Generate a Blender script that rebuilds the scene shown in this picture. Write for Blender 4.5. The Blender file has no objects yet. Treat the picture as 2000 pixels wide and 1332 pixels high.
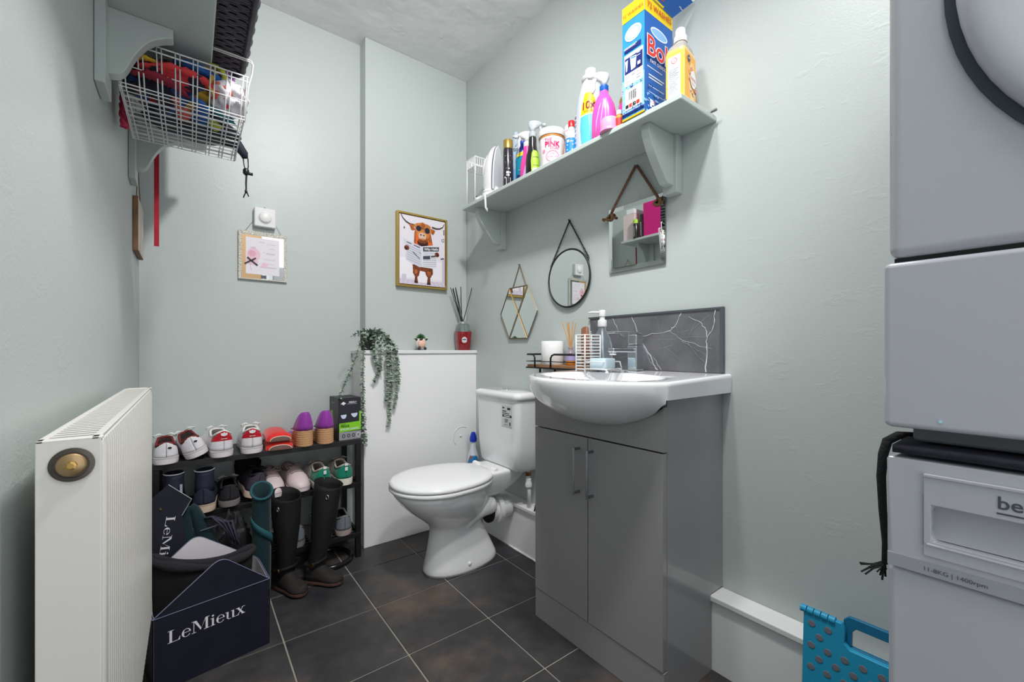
import bpy, bmesh, math, random
from math import pi, sin, cos, sqrt, radians
from mathutils import Vector, Matrix, noise
random.seed(7)
SC = bpy.context.scene
COL = SC.collection

# ------------------------------------------------------------------ camera, world, lights, exposure
cam_data = bpy.data.cameras.new('camera')
cam = bpy.data.objects.new('camera', cam_data)
COL.objects.link(cam)
cam.location = (0, 0, 0.95)
cam.rotation_euler = (radians(90), 0, radians(-37.367))
cam_data.sensor_width = 36.0
cam_data.lens = 14.85
cam_data.shift_y = 0.009
cam_data.clip_start = 0.01
SC.camera = cam

world = bpy.data.worlds.new('world')
SC.world = world
world.use_nodes = True
bg = world.node_tree.nodes['Background']
bg.inputs[0].default_value = (0.95, 0.97, 1.0, 1)
bg.inputs[1].default_value = 0.9

def area_light(name, loc, size, power, color=(1, 1, 1), rot=(0, 0, 0)):
    l = bpy.data.lights.new(name, 'AREA')
    l.shape = 'DISK'; l.size = size; l.energy = power; l.color = color
    o = bpy.data.objects.new(name, l)
    o.location = loc; o.rotation_euler = rot
    COL.objects.link(o)
    return o
def spot_light(name, loc, aim, power, size=120, blend=1.0, radius=0.06, color=(1.0, 0.99, 0.975)):
    l = bpy.data.lights.new(name, 'SPOT')
    l.energy = power; l.spot_size = radians(size); l.spot_blend = blend; l.shadow_soft_size = radius; l.color = color
    o = bpy.data.objects.new(name, l); o.location = loc
    o.rotation_euler = (Vector(aim) - Vector(loc)).to_track_quat('-Z', 'Y').to_euler()
    COL.objects.link(o)
    return o
# a bar of ceiling spot heads: one turned to the back wall, one down
spot_light('ceiling_spot', (0.50, 0.72, 2.46), (0.58, 2.00, 1.05), 36, 150, 0.9)
spot_light('ceiling_spot', (0.62, 0.40, 2.46), (0.62, 0.62, 0.0), 36, 132)
pl = bpy.data.lights.new('added_fill_light', 'POINT'); pl.energy = 6; pl.shadow_soft_size = 0.12; pl.color = (1.0, 0.985, 0.965)  # unseen point light added over the camera as soft fill, no real fitting
po = bpy.data.objects.new('added_fill_light', pl); po.location = (0.22, -0.20, 2.20); COL.objects.link(po)

SC.view_settings.view_transform = 'Standard'
SC.view_settings.look = 'None'
SC.view_settings.gamma = 1.0
SC.view_settings.use_curve_mapping = False
SC.view_settings.exposure = 0.85

# ------------------------------------------------------------------ materials
def lin(c):
    out = []
    for v in c:
        v = v / 255.0
        out.append(v / 12.92 if v <= 0.04045 else ((v + 0.055) / 1.055) ** 2.4)
    return (out[0], out[1], out[2], 1.0)

MATS = {}
def mat(name, rgb, rough=0.5, metal=0.0, bump=0.0, bscale=60.0, var=0.0, vscale=8.0, coat=0.0, trans=0.0, ior=1.45, sheen=0.0, stretch=None):
    if name in MATS: return MATS[name]
    m = bpy.data.materials.new(name); m.use_nodes = True
    nt = m.node_tree; N = nt.nodes; L = nt.links
    b = N['Principled BSDF']
    b.inputs['Base Color'].default_value = lin(rgb)
    b.inputs['Roughness'].default_value = rough
    b.inputs['Metallic'].default_value = metal
    b.inputs['IOR'].default_value = ior
    if coat: b.inputs['Coat Weight'].default_value = coat; b.inputs['Coat Roughness'].default_value = 0.08
    if trans: b.inputs['Transmission Weight'].default_value = trans
    if sheen: b.inputs['Sheen Weight'].default_value = sheen
    if bump or var:
        tc = N.new('ShaderNodeTexCoord'); src = tc.outputs['Object']
        if stretch:
            mp = N.new('ShaderNodeMapping'); mp.inputs['Scale'].default_value = stretch
            L.new(src, mp.inputs[0]); src = mp.outputs[0]
    if bump:
        n = N.new('ShaderNodeTexNoise'); n.inputs['Scale'].default_value = bscale; n.inputs['Detail'].default_value = 4
        L.new(src, n.inputs['Vector'])
        bp = N.new('ShaderNodeBump'); bp.inputs['Strength'].default_value = bump; bp.inputs['Distance'].default_value = 0.004
        L.new(n.outputs['Fac'], bp.inputs['Height']); L.new(bp.outputs[0], b.inputs['Normal'])
    if var:
        n2 = N.new('ShaderNodeTexNoise'); n2.inputs['Scale'].default_value = vscale; n2.inputs['Detail'].default_value = 5
        L.new(src, n2.inputs['Vector'])
        cr = N.new('ShaderNodeValToRGB')
        c = lin(rgb)
        cr.color_ramp.elements[0].color = tuple(v * (1 - var) for v in c[:3]) + (1,)
        cr.color_ramp.elements[1].color = tuple(min(1, v * (1 + var)) for v in c[:3]) + (1,)
        cr.color_ramp.elements[0].position = 0.3; cr.color_ramp.elements[1].position = 0.7
        L.new(n2.outputs['Fac'], cr.inputs[0]); L.new(cr.outputs[0], b.inputs['Base Color'])
    MATS[name] = m
    return m

def wall_paint(name, rgb, rough, b1, b2, dents=0.25):
    m = mat(name, rgb, rough)
    nt = m.node_tree; N = nt.nodes; L = nt.links; b = N['Principled BSDF']
    tc = N.new('ShaderNodeTexCoord')
    a = N.new('ShaderNodeTexNoise'); a.inputs['Scale'].default_value = 5.5; a.inputs['Detail'].default_value = 3
    c = N.new('ShaderNodeTexNoise'); c.inputs['Scale'].default_value = 210; c.inputs['Detail'].default_value = 2
    L.new(tc.outputs['Object'], a.inputs['Vector']); L.new(tc.outputs['Object'], c.inputs['Vector'])
    # trowel marks: a stretched noise kept only where it peaks
    mp = N.new('ShaderNodeMapping'); mp.inputs['Scale'].default_value = (7, 7, 16); mp.inputs['Rotation'].default_value = (0.5, 0.3, 0.2)
    d = N.new('ShaderNodeTexNoise'); d.inputs['Scale'].default_value = 1.0; d.inputs['Detail'].default_value = 6; d.inputs['Roughness'].default_value = 0.62
    L.new(tc.outputs['Object'], mp.inputs[0]); L.new(mp.outputs[0], d.inputs['Vector'])
    r = N.new('ShaderNodeMapRange'); r.inputs[1].default_value = 0.60; r.inputs[2].default_value = 0.80; r.inputs[3].default_value = 0; r.inputs[4].default_value = 1
    L.new(d.outputs['Fac'], r.inputs[0])
    bp1 = N.new('ShaderNodeBump'); bp1.inputs['Strength'].default_value = b1; bp1.inputs['Distance'].default_value = 0.02
    bp2 = N.new('ShaderNodeBump'); bp2.inputs['Strength'].default_value = b2; bp2.inputs['Distance'].default_value = 0.0012
    bp3 = N.new('ShaderNodeBump'); bp3.inputs['Strength'].default_value = dents; bp3.inputs['Distance'].default_value = 0.006
    L.new(a.outputs['Fac'], bp1.inputs['Height']); L.new(c.outputs['Fac'], bp2.inputs['Height']); L.new(r.outputs[0], bp3.inputs['Height'])
    L.new(bp1.outputs[0], bp2.inputs['Normal']); L.new(bp2.outputs[0], bp3.inputs['Normal']); L.new(bp3.outputs[0], b.inputs['Normal'])
    return m

PAINT = wall_paint('sage_wall_paint', (190, 198, 196), 0.40, 0.06, 0.22, 0.13)
SHELFP = mat('sage_gloss_wood_paint', (186, 196, 192), 0.42, bump=0.05, bscale=30)
CEIL = wall_paint('ceiling_paint', (243, 243, 243), 0.5, 0.9, 0.4, 1.0)
WHITEP = mat('white_gloss_paint', (232, 232, 232), 0.30, bump=0.06, bscale=9)
BOXP = mat('white_boxing_paint', (240, 240, 240), 0.38, bump=0.05, bscale=12)
GROUT = mat('pale_grout', (150, 143, 134), 0.9, bump=0.3, bscale=90, var=0.15)
PORC = mat('white_porcelain', (238, 238, 240), 0.07, coat=0.4)
SEATP = mat('white_seat_plastic', (240, 240, 241), 0.18)
GREYG = mat('grey_gloss_board', (152, 150, 152), 0.16, coat=0.3)
GAP = mat('dark_gap', (22, 22, 24), 0.8)
CHROME = mat('chrome', (225, 228, 232), 0.06, 1.0)
DCHROME = mat('worn_chrome', (150, 152, 156), 0.2, 1.0)
MIRROR = mat('mirror_glass', (236, 240, 238), 0.012, 1.0)
BRASS = mat('brass', (186, 150, 92), 0.28, 1.0)
GOLDP = mat('gold_frame', (190, 160, 84), 0.35, 0.75)
ABRASS = mat('aged_brass', (112, 98, 70), 0.35, 0.8)
BLACKM = mat('black_metal', (24, 24, 26), 0.4)
BLACKW = mat('black_wood', (34, 31, 33), 0.5, var=0.25, vscale=14)
WIREW = mat('white_coated_wire', (232, 232, 232), 0.35)
RADW = mat('radiator_enamel', (220, 217, 211), 0.28)
APPW = mat('appliance_enamel', (184, 184, 192), 0.24, bump=0.08, bscale=55)
APPP = mat('appliance_plastic', (185, 185, 193), 0.3)
def specks(m, rgb):
    nt = m.node_tree; N = nt.nodes; L = nt.links; b = N['Principled BSDF']
    tc = N.new('ShaderNodeTexCoord'); v = N.new('ShaderNodeTexVoronoi'); v.inputs['Scale'].default_value = 95
    mp = N.new('ShaderNodeMapping'); mp.inputs['Scale'].default_value = (1, .8, 1.3)
    L.new(tc.outputs['Object'], mp.inputs[0]); L.new(mp.outputs[0], v.inputs['Vector'])
    lt = N.new('ShaderNodeMath'); lt.operation = 'LESS_THAN'; lt.inputs[1].default_value = .16; L.new(v.outputs['Distance'], lt.inputs[0])
    sc = N.new('ShaderNodeSeparateColor'); L.new(v.outputs['Color'], sc.inputs[0])
    gt = N.new('ShaderNodeMath'); gt.operation = 'GREATER_THAN'; gt.inputs[1].default_value = .72; L.new(sc.outputs[0], gt.inputs[0])
    mu = N.new('ShaderNodeMath'); mu.operation = 'MULTIPLY'; L.new(lt.outputs[0], mu.inputs[0]); L.new(gt.outputs[0], mu.inputs[1])
    mf = N.new('ShaderNodeMath'); mf.operation = 'MULTIPLY'; mf.inputs[1].default_value = .55; L.new(mu.outputs[0], mf.inputs[0])
    mx = N.new('ShaderNodeMix'); mx.data_type = 'RGBA'; L.new(mf.outputs[0], mx.inputs[0]); mx.inputs[6].default_value = lin(rgb); mx.inputs[7].default_value = lin((96, 98, 106))
    L.new(mx.outputs[2], b.inputs['Base Color'])
specks(APPW, (184, 184, 192))
APPGL = mat('appliance_gloss_plastic', (185, 185, 193), .10, coat=.3)
APPG = mat('appliance_grey_band', (162, 163, 170), 0.3)
WHITEPL = mat('white_plastic', (224, 224, 225), 0.3)
ROPE = mat('jute_rope', (128, 96, 70), 0.95, bump=0.6, bscale=240, var=0.3, vscale=120)
GLASS = mat('clear_glass', (255, 255, 255), 0.02, trans=1.0, ior=1.3)
WOODT = mat('tray_wood', (150, 108, 74), 0.55, var=0.35, vscale=6, stretch=(6, 1, 1))
WOODB = mat('brush_wood', (138, 92, 66), 0.5, var=0.2, vscale=10)
BLUEP = mat('step_blue_plastic', (38, 158, 200), 0.35)
BLUED = mat('step_dark_blue_plastic', (22, 110, 150), 0.4)
GREYDOT = mat('grey_rubber_dot', (122, 124, 134), 0.7)
LETTERW = mat('white_print', (232, 230, 234), 0.5)
LETTERD = mat('dark_grey_print', (74, 78, 84), 0.5)
INK = mat('black_print', (30, 30, 34), 0.6)

# ------------------------------------------------------------------ mesh builder
WM = {}          # world matrix of every object made, so that parts can be given in world coordinates
def wm(o): return WM.get(o.name, Matrix.Identity(4)) if o else Matrix.Identity(4)

class MB:
    def __init__(s): s.v = []; s.f = []; s.m = []
    def add(s, verts, faces, mi=0):
        o = len(s.v); s.v += [Vector(p) for p in verts]
        for f in faces: s.f.append([i + o for i in f]); s.m.append(mi)
        return o
    def box(s, a, b, mi=0):
        x0, y0, z0 = a; x1, y1, z1 = b
        s.add([(x0,y0,z0),(x1,y0,z0),(x1,y1,z0),(x0,y1,z0),(x0,y0,z1),(x1,y0,z1),(x1,y1,z1),(x0,y1,z1)],
              [(0,3,2,1),(4,5,6,7),(0,1,5,4),(1,2,6,5),(2,3,7,6),(3,0,4,7)], mi)
        return s
    def loft(s, rings, closed=True, cap0=False, cap1=False, mi=0):
        n = len(rings[0]); o = len(s.v)
        for r in rings: s.v += [Vector(p) for p in r]
        for k in range(len(rings) - 1):
            for i in range(n if closed else n - 1):
                j = (i + 1) % n
                s.f.append([o+k*n+i, o+k*n+j, o+(k+1)*n+j, o+(k+1)*n+i]); s.m.append(mi)
        if cap0: s.f.append([o + i for i in range(n)][::-1]); s.m.append(mi)
        if cap1: s.f.append([o + (len(rings)-1)*n + i for i in range(n)]); s.m.append(mi)
        return s
    def lathe(s, prof, c=(0,0,0), seg=24, sx=1, sy=1, axis='z', mi=0, cap0=True, cap1=True, power=2.0):
        rings = []
        for r, h in prof:
            ring = []
            for i in range(seg):
                a = 2*pi*i/seg; ca, sa = cos(a), sin(a)
                if power != 2.0:
                    ca = math.copysign(abs(ca)**(2/power), ca); sa = math.copysign(abs(sa)**(2/power), sa)
                p, q = r*ca*sx, r*sa*sy
                if axis == 'z': ring.append((c[0]+p, c[1]+q, c[2]+h))
                elif axis == 'x': ring.append((c[0]+h, c[1]+p, c[2]+q))
                else: ring.append((c[0]+p, c[1]+h, c[2]+q))
            rings.append(ring)
        return s.loft(rings, True, cap0, cap1, mi)
    def tube(s, pts, r, seg=8, closed=False, mi=0, flat=1.0):
        P_ = [Vector(p) for p in pts]; n = len(P_); rings = []
        t0 = None; up = None
        for i in range(n):
            if closed: t = P_[(i+1) % n] - P_[i-1]
            else: t = P_[min(i+1, n-1)] - P_[max(i-1, 0)]
            if t.length < 1e-9: t = Vector((0,0,1))
            t.normalize()
            if up is None:
                up = Vector((0,0,1)) if abs(t.z) < 0.9 else Vector((1,0,0))
            up = up - t * up.dot(t)
            if up.length < 1e-6: up = t.orthogonal()
            up.normalize(); sd = t.cross(up)
            rr = r[i] if isinstance(r, (list, tuple)) else r
            rings.append([P_[i] + up*(rr*flat*cos(2*pi*k/seg)) + sd*(rr*sin(2*pi*k/seg)) for k in range(seg)])
        if closed: rings.append(rings[0])
        return s.loft(rings, True, not closed, not closed, mi)
    def prism(s, poly, lo, hi, axis='y', mi=0):
        # poly: 2-D outline; axis y -> (x,z), axis x -> (y,z), axis z -> (x,y)
        n = len(poly)
        def p3(p, h):
            return (p[0], h, p[1]) if axis == 'y' else ((h, p[0], p[1]) if axis == 'x' else (p[0], p[1], h))
        s.add([p3(p, lo) for p in poly] + [p3(p, hi) for p in poly],
              [list(range(n))[::-1], [n+i for i in range(n)]] + [[i, (i+1) % n, n+(i+1) % n, n+i] for i in range(n)], mi)
        return s
    def xf(s, M, start=0):
        for i in range(start, len(s.v)): s.v[i] = M @ s.v[i]
        return s
    def build(s, name, mats, parent=None, smooth=False, bevel=0.0, local=False, seg=2, solid=0.0, sub=0, auto=None, kind=None, label=None):
        me = bpy.data.meshes.new(name)
        vs = s.v
        if parent is not None and not local:
            Mi = wm(parent).inverted(); vs = [Mi @ p for p in vs]
        me.from_pydata([tuple(p) for p in vs], [], s.f)
        if not isinstance(mats, (list, tuple)): mats = [mats]
        for m in mats: me.materials.append(m)
        if len(mats) > 1: me.polygons.foreach_set('material_index', s.m)
        bm = bmesh.new(); bm.from_mesh(me)
        bmesh.ops.remove_doubles(bm, verts=bm.verts, dist=1e-6)
        bmesh.ops.recalc_face_normals(bm, faces=bm.faces)
        bm.to_mesh(me); bm.free()
        if smooth or auto is not None:
            me.polygons.foreach_set('use_smooth', [True] * len(me.polygons))
            if auto is not None: me.set_sharp_from_angle(angle=radians(auto))
        me.update()
        o = bpy.data.objects.new(name, me); COL.objects.link(o)
        if parent is not None: o.parent = parent
        WM[o.name] = wm(parent).copy() if parent is not None else Matrix.Identity(4)
        if solid:
            md = o.modifiers.new('solid', 'SOLIDIFY'); md.thickness = solid; md.offset = -1
        if bevel:
            md = o.modifiers.new('bevel', 'BEVEL'); md.width = bevel; md.segments = seg; md.limit_method = 'ANGLE'; md.angle_limit = radians(40)
            if not smooth and auto is None:
                me.polygons.foreach_set('use_smooth', [True] * len(me.polygons)); me.set_sharp_from_angle(angle=radians(35))
                md.harden_normals = True
        if sub:
            md = o.modifiers.new('sub', 'SUBSURF'); md.levels = sub; md.render_levels = sub
        if kind: o['kind'] = kind
        if label: o['label'] = label
        return o

def tag(o, label, cat, group=None):
    o['label'] = label; o['category'] = cat
    if group: o['group'] = group
    return o
def thing(name, label, cat, loc=(0,0,0), rz=0.0, group=None, rx=0.0, ry=0.0):
    o = bpy.data.objects.new(name, None); COL.objects.link(o)
    o.empty_display_size = 0.05
    o.location = loc; o.rotation_euler = (rx, ry, rz)
    M = Matrix.Translation(Vector(loc)) @ Matrix.Rotation(rz, 4, 'Z') @ Matrix.Rotation(ry, 4, 'Y') @ Matrix.Rotation(rx, 4, 'X')
    WM[o.name] = M
    return tag(o, label, cat, group)
def struct(o): o['kind'] = 'structure'; return o

# flat print and lettering: letters made as mesh and laid on a real surface by a mapping (x right, y up) -> point
def letters(text, size, m, parent, place, name='lettering', align='CENTER', local=False, bold=0.0, shear=0.0, label=None):
    cu = bpy.data.curves.new('type', 'FONT'); cu.body = text; cu.size = size; cu.align_x = align
    cu.resolution_u = 3; cu.offset = bold * size; cu.shear = shear
    to = bpy.data.objects.new('type', cu); COL.objects.link(to)
    dg = bpy.context.evaluated_depsgraph_get()
    me = bpy.data.meshes.new_from_object(to.evaluated_get(dg))
    mb = MB()
    mb.add([place(v.co.x, v.co.y) for v in me.vertices], [list(p.vertices) for p in me.polygons])
    bpy.data.objects.remove(to); bpy.data.curves.remove(cu); bpy.data.meshes.remove(me)
    return mb.build(name, m, parent, local=local, label=label)

def plane_map(o, ux, uy, off=0.0006):
    o = Vector(o); ux = Vector(ux).normalized(); uy = Vector(uy).normalized(); n = ux.cross(uy)
    return lambda x, y, k=0: tuple(o + ux*x + uy*y + n*(off + k))
def cyl_map(c, r, a0, z0, sx=1, sy=1, off=0.0007):
    # x runs round the body (clockwise from above as read from outside), y runs up
    return lambda x, y, k=0: (c[0] + (r*sx+off+k)*cos(a0 + x/r), c[1] + (r*sy+off+k)*sin(a0 + x/r), z0 + y)

def print_art(name, shapes, pm, parent, local=False, step=0.00012, label=None):
    """flat print: list of (material, outline in plane coordinates), each laid a hair above the one before"""
    mb = MB(); mats = []
    for i, (m, poly) in enumerate(shapes):
        if m not in mats: mats.append(m)
        n = len(poly)
        mb.add([pm(x, y, i*step) for x, y in poly], [list(range(n))], mats.index(m))
    me = bpy.data.meshes.new(name)
    vs = mb.v
    if parent is not None and not local:
        Mi = wm(parent).inverted(); vs = [Mi @ p for p in vs]
    me.from_pydata([tuple(p) for p in vs], [], mb.f)
    for m in mats: me.materials.append(m)
    me.polygons.foreach_set('material_index', mb.m)
    o = bpy.data.objects.new(name, me); COL.objects.link(o); o.parent = parent
    WM[o.name] = wm(parent).copy()
    if label: o['label'] = label
    return o
def ell(cx, cy, rx, ry, n=16, rot=0):
    return [(cx + rx*cos(2*pi*i/n)*cos(rot) - ry*sin(2*pi*i/n)*sin(rot), cy + rx*cos(2*pi*i/n)*sin(rot) + ry*sin(2*pi*i/n)*cos(rot)) for i in range(n)]
def rect(x0, y0, x1, y1): return [(x0,y0),(x1,y0),(x1,y1),(x0,y1)]
def stroke(pts, w):
    """ribbon polygon along a polyline"""
    L_, R_ = [], []
    for i, p in enumerate(pts):
        a = Vector(pts[max(i-1, 0)]); b = Vector(pts[min(i+1, len(pts)-1)])
        t = (b - a).normalized(); n = Vector((-t.y, t.x))
        ww = w[i] if isinstance(w, (list, tuple)) else w
        L_.append((p[0]+n.x*ww/2, p[1]+n.y*ww/2)); R_.append((p[0]-n.x*ww/2, p[1]-n.y*ww/2))
    return L_ + R_[::-1]
def arc(c, r, a0, a1, n=10): return [(c[0]+r*cos(a0+(a1-a0)*i/n), c[1]+r*sin(a0+(a1-a0)*i/n)) for i in range(n+1)]

# ------------------------------------------------------------------ room
XL, XR, YB, YB2, YF, ZC = -0.158, 1.30, 2.14, 2.22, -1.0, 2.53
struct(MB().box((XL-0.1, YF, -0.1), (XL, YB2+0.1, ZC+0.08)).build('wall_left', PAINT))
struct(MB().box((XR, YF, -0.1), (XR+0.1, YB2+0.1, ZC+0.08)).build('wall_right', PAINT))
struct(MB().box((XL, YB2, -0.1), (XR, YB2+0.1, ZC+0.08)).build('wall_back', PAINT))
struct(MB().box((0.704, YB, 0.0), (XR, YB2, ZC)).build('wall_chimney', PAINT, bevel=0.004))
struct(MB().box((XL, YF, ZC), (XR, YB2, ZC+0.08)).build('ceiling', CEIL))
floor = struct(MB().box((XL, YF, -0.1), (XR, YB2, -0.003)).build('floor', GROUT))

def slate():
    m = mat('slate_floor_tile', (52, 52, 55), 0.42)
    nt = m.node_tree; N = nt.nodes; L = nt.links; b = N['Principled BSDF']
    g = N.new('ShaderNodeNewGeometry')
    n1 = N.new('ShaderNodeTexNoise'); n1.inputs['Scale'].default_value = 2.1; n1.inputs['Detail'].default_value = 8; n1.inputs['Roughness'].default_value = 0.62
    n2 = N.new('ShaderNodeTexNoise'); n2.inputs['Scale'].default_value = 11; n2.inputs['Detail'].default_value = 8; n2.inputs['Roughness'].default_value = 0.65
    L.new(g.outputs['Position'], n1.inputs['Vector']); L.new(g.outputs['Position'], n2.inputs['Vector'])
    cr = N.new('ShaderNodeValToRGB'); e = cr.color_ramp.elements
    e[0].position = 0.36; e[0].color = lin((46, 46, 50)); e[1].position = 0.54; e[1].color = lin((64, 62, 63))
    e2 = e.new(0.66); e2.color = lin((94, 80, 68))
    L.new(n1.outputs['Fac'], cr.inputs[0])
    mr = N.new('ShaderNodeMapRange'); mr.inputs[1].default_value = 0.3; mr.inputs[2].default_value = 0.7; mr.inputs[3].default_value = 0.72; mr.inputs[4].default_value = 1.28
    L.new(n2.outputs['Fac'], mr.inputs[0])
    mx = N.new('ShaderNodeMix'); mx.data_type = 'RGBA'; mx.blend_type = 'MULTIPLY'; mx.inputs[0].default_value = 1
    L.new(cr.outputs[0], mx.inputs[6]); L.new(mr.outputs[0], mx.inputs[7]); L.new(mx.outputs[2], b.inputs['Base Color'])
    bp = N.new('ShaderNodeBump'); bp.inputs['Strength'].default_value = 0.25; bp.inputs['Distance'].default_value = 0.004
    L.new(n2.outputs['Fac'], bp.inputs['Height']); L.new(bp.outputs[0], b.inputs['Normal'])
    r2 = N.new('ShaderNodeMapRange'); r2.inputs[3].default_value = 0.34; r2.inputs[4].default_value = 0.56
    L.new(n2.outputs['Fac'], r2.inputs[0]); L.new(r2.outputs[0], b.inputs['Roughness'])
    return m
SLATE = slate()
g_ = 0.0024
tile_cache = {}
for i in range(-3, 3):
    for j in range(-7, 5):
        x0, x1 = 0.545 + 0.3*i, 0.845 + 0.3*i
        y0, y1 = 0.945 + 0.3*j, 1.245 + 0.3*j
        ax, bx_ = max(x0, XL) + g_, min(x1, XR) - g_
        ay, by_ = max(y0, YF) + g_, min(y1, YB2) - g_
        if bx_ - ax < 0.01 or by_ - ay < 0.01: continue
        key = (round(bx_-ax, 3), round(by_-ay, 3))
        dz = random.uniform(-0.0006, 0.0)
        if key not in tile_cache:
            o = MB().box((-key[0]/2, -key[1]/2, -0.008), (key[0]/2, key[1]/2, 0)).build('tile', SLATE, bevel=0.0012, seg=1)
            tile_cache[key] = o
        else:
            o = tile_cache[key].copy(); COL.objects.link(o)
        o.parent = floor
        o.location = ((ax+bx_)/2, (ay+by_)/2, dz)
# white boxed-in panel under the ledge at the back, and the low pipe boxing along the right wall
t1 = struct(MB().prism([(0.664, 2.037), (1.3, 2.037), (1.3, 2.14), (0.704, 2.14), (0.704, 2.22), (0.664, 2.22)], 0.0, 0.932, 'z').build('trim_1', BOXP, bevel=0.002))
MB().prism([(0.656, 2.028), (1.3, 2.028), (1.3, 2.14), (0.704, 2.14), (0.704, 2.22), (0.656, 2.22)], 0.932, 0.950, 'z').build('ledge_board', WHITEP, t1, bevel=0.003)
bb = struct(MB().box((1.236, YF, 0.0), (XR, 2.037, 0.206)).build('baseboard_right', BOXP))
MB().box((1.226, YF, 0.206), (XR, 2.037, 0.224)).build('top_board', WHITEP, bb, bevel=0.004)
# filler bead where boxing meets the floor behind the toilet
mb = MB()
rnd = random.Random(3)
mb.tube([(1.234, 1.16 + 0.03*k, 0.002 + rnd.uniform(0, .002)) for k in range(17)], [rnd.uniform(.002, .006) for _ in range(17)], 6)
mb.build('filler_bead', WHITEP, bb, smooth=True)
# round access patch on the back panel
mb = MB(); mb.tube([(1.205 + 0.055*cos(a), 2.0365, 0.47 + 0.055*sin(a)) for a in [radians(60 + 6*i) for i in range(28)]], 0.0022, 5)
mb.build('round_patch', WHITEP, t1, smooth=True)
MB().lathe([(0.006, 0), (0.0055, -0.004), (0.002, -0.006)], (1.195, 2.037, 0.475), 12, axis='y').build('screw_cap', WHITEP, t1, smooth=True)

# ------------------------------------------------------------------ vanity unit and washbasin
SY, SHW = 0.88, 0.27                        # basin centre along the wall, half width
def bow(y):
    q = min(1.0, abs((y - SY) / SHW)); return max(0.0, 1 - q*q)
def bowl_low(y): return 0.822 - 0.096 * bow(y)**0.78
van = thing('vanity_unit', 'grey gloss two-door vanity unit under the washbasin', 'cabinet', (1.0, 0.895, 0))
for y0, y1 in ((0.637, 0.653), (1.137, 1.153)):
    MB().prism([(1.003, 0.0), (1.233, 0.0), (1.233, 0.228), (1.299, 0.228), (1.299, 0.818), (1.003, 0.818)], y0, y1, 'y').build('side_panel', GREYG, van, bevel=0.001)
MB().box((1.004, 0.653, 0.098), (1.23, 1.137, 0.112)).build('bottom_panel', GREYG, van)
poly = [(0.637, 0.681), (1.153, 0.681)]
ys = [1.153 - 0.516*i/36 for i in range(37)]
poly += [(y, min(0.818, bowl_low(y) + 0.004)) for y in ys]
MB().prism(poly, 0.985, 1.003, 'x').build('front_panel', GREYG, van, bevel=0.0008)
MB().box((0.986, 0.637, 0.0), (1.003, 1.153, 0.101)).build('plinth', GREYG, van, bevel=0.001)
for y0, y1, hy in ((0.6385, 0.8995, 0.896), (0.9035, 1.1515, 0.958)):
    d = MB().box((0.984, y0, 0.104), (1.003, y1, 0.677)).build('door', GREYG, van, bevel=0.0012)
    hy = 0.880 if hy < 0.9 else 0.936
    mb = MB()
    mb.tube([(0.957, hy, 0.497), (0.957, hy, 0.645)], 0.0052, 4)
    for z in (0.503, 0.639): mb.tube([(0.957, hy, z), (0.9845, hy, z)], 0.0045, 8)
    mb.build('handle', DCHROME, d, bevel=0.0008)

basin = thing('washbasin', 'white porcelain washbasin with bowed front on the grey vanity unit', 'sink', (1.12, SY, 0.82))
# plan outline (anticlockwise from the back right corner) with a bowed front
out = []
def lerp(a, b, t): return a + (b-a)*t
for i in range(14): out.append((lerp(1.299, 0.972, i/14), SY-SHW))
for i in range(4):
    a = pi/2*i/4; out.append((0.972 - 0.012*sin(a), SY-SHW + 0.012*(1-cos(a))))
for i in range(33):
    y = lerp(SY-SHW+0.012, SY+SHW-0.012, i/32); out.append((0.960 - 0.145*bow(y), y))
for i in range(1, 5):
    a = pi/2*i/4; out.append((0.960 + 0.012*(1-cos(a)), SY+SHW-0.012 + 0.012*sin(a)))
for i in range(1, 14): out.append((lerp(0.972, 1.299, i/14), SY+SHW))
for i in range(25): out.append((1.299, lerp(SY+SHW, SY-SHW, i/25)))
def rimz(x): return 0.868 + max(0, x-0.95)*0.030
def inset(p, d):
    cx, cy = 1.10, SY
    x, y = p
    v = Vector((cx-x, cy-y)); l = v.length
    return (x + (v.x/l*d if x < 1.29 else 0), y + v.y/l*d)
rings = []
fr = lambda p: bow(p[1]) if p[0] < 0.963 else 0.0
rings.append([(lerp(p[0], 1.06, .6), lerp(p[1], SY, .6), 0.80 if not fr(p) else max(0.74, bowl_low(p[1])+.02)) for p in out])
def face(t):
    r = []
    for p in out:
        b = fr(p)
        zt = rimz(p[0]) - 0.010; zb = 0.822 if b == 0 else bowl_low(p[1])
        x = p[0] + ((0.981 - p[0]) * t**2.4 * min(1, b*3) if b > 0 else 0)
        e = 1 - (1-t)**1.15 if b > 0 else t
        r.append((x, p[1] if b or p[0] < .963 else p[1] + (0.002*t*(1 if p[1] < SY else -1)), lerp(zt, zb, e)))
    return r
for t in (1.0, 0.94, 0.86, 0.76, 0.65, 0.52, 0.40, 0.28, 0.16, 0.06, 0.0): rings.append(face(t))
rings.append([(inset(p, .0015)[0], inset(p, .0015)[1], rimz(p[0]) - 0.004) for p in out])
rings.append([(inset(p, .005)[0], inset(p, .005)[1], rimz(p[0]) - 0.0006) for p in out])
rings.append([(inset(p, .010)[0], inset(p, .010)[1], rimz(p[0])) for p in out])
def bw(p, k, z, c=(1.015, SY)):
    a = math.atan2((p[1]-c[1])/0.215, (p[0]-c[0])/0.135)
    return (c[0] + 0.135*k*cos(a), c[1] + 0.215*k*sin(a), z)
for f_ in (0.3, 0.65):
    rings.append([tuple(lerp(inset(p, .010)[q] if q < 2 else rimz(p[0]), bw(p, 1.0, rimz(bw(p,1,0)[0]))[q], f_) for q in range(3)) for p in out])
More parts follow.
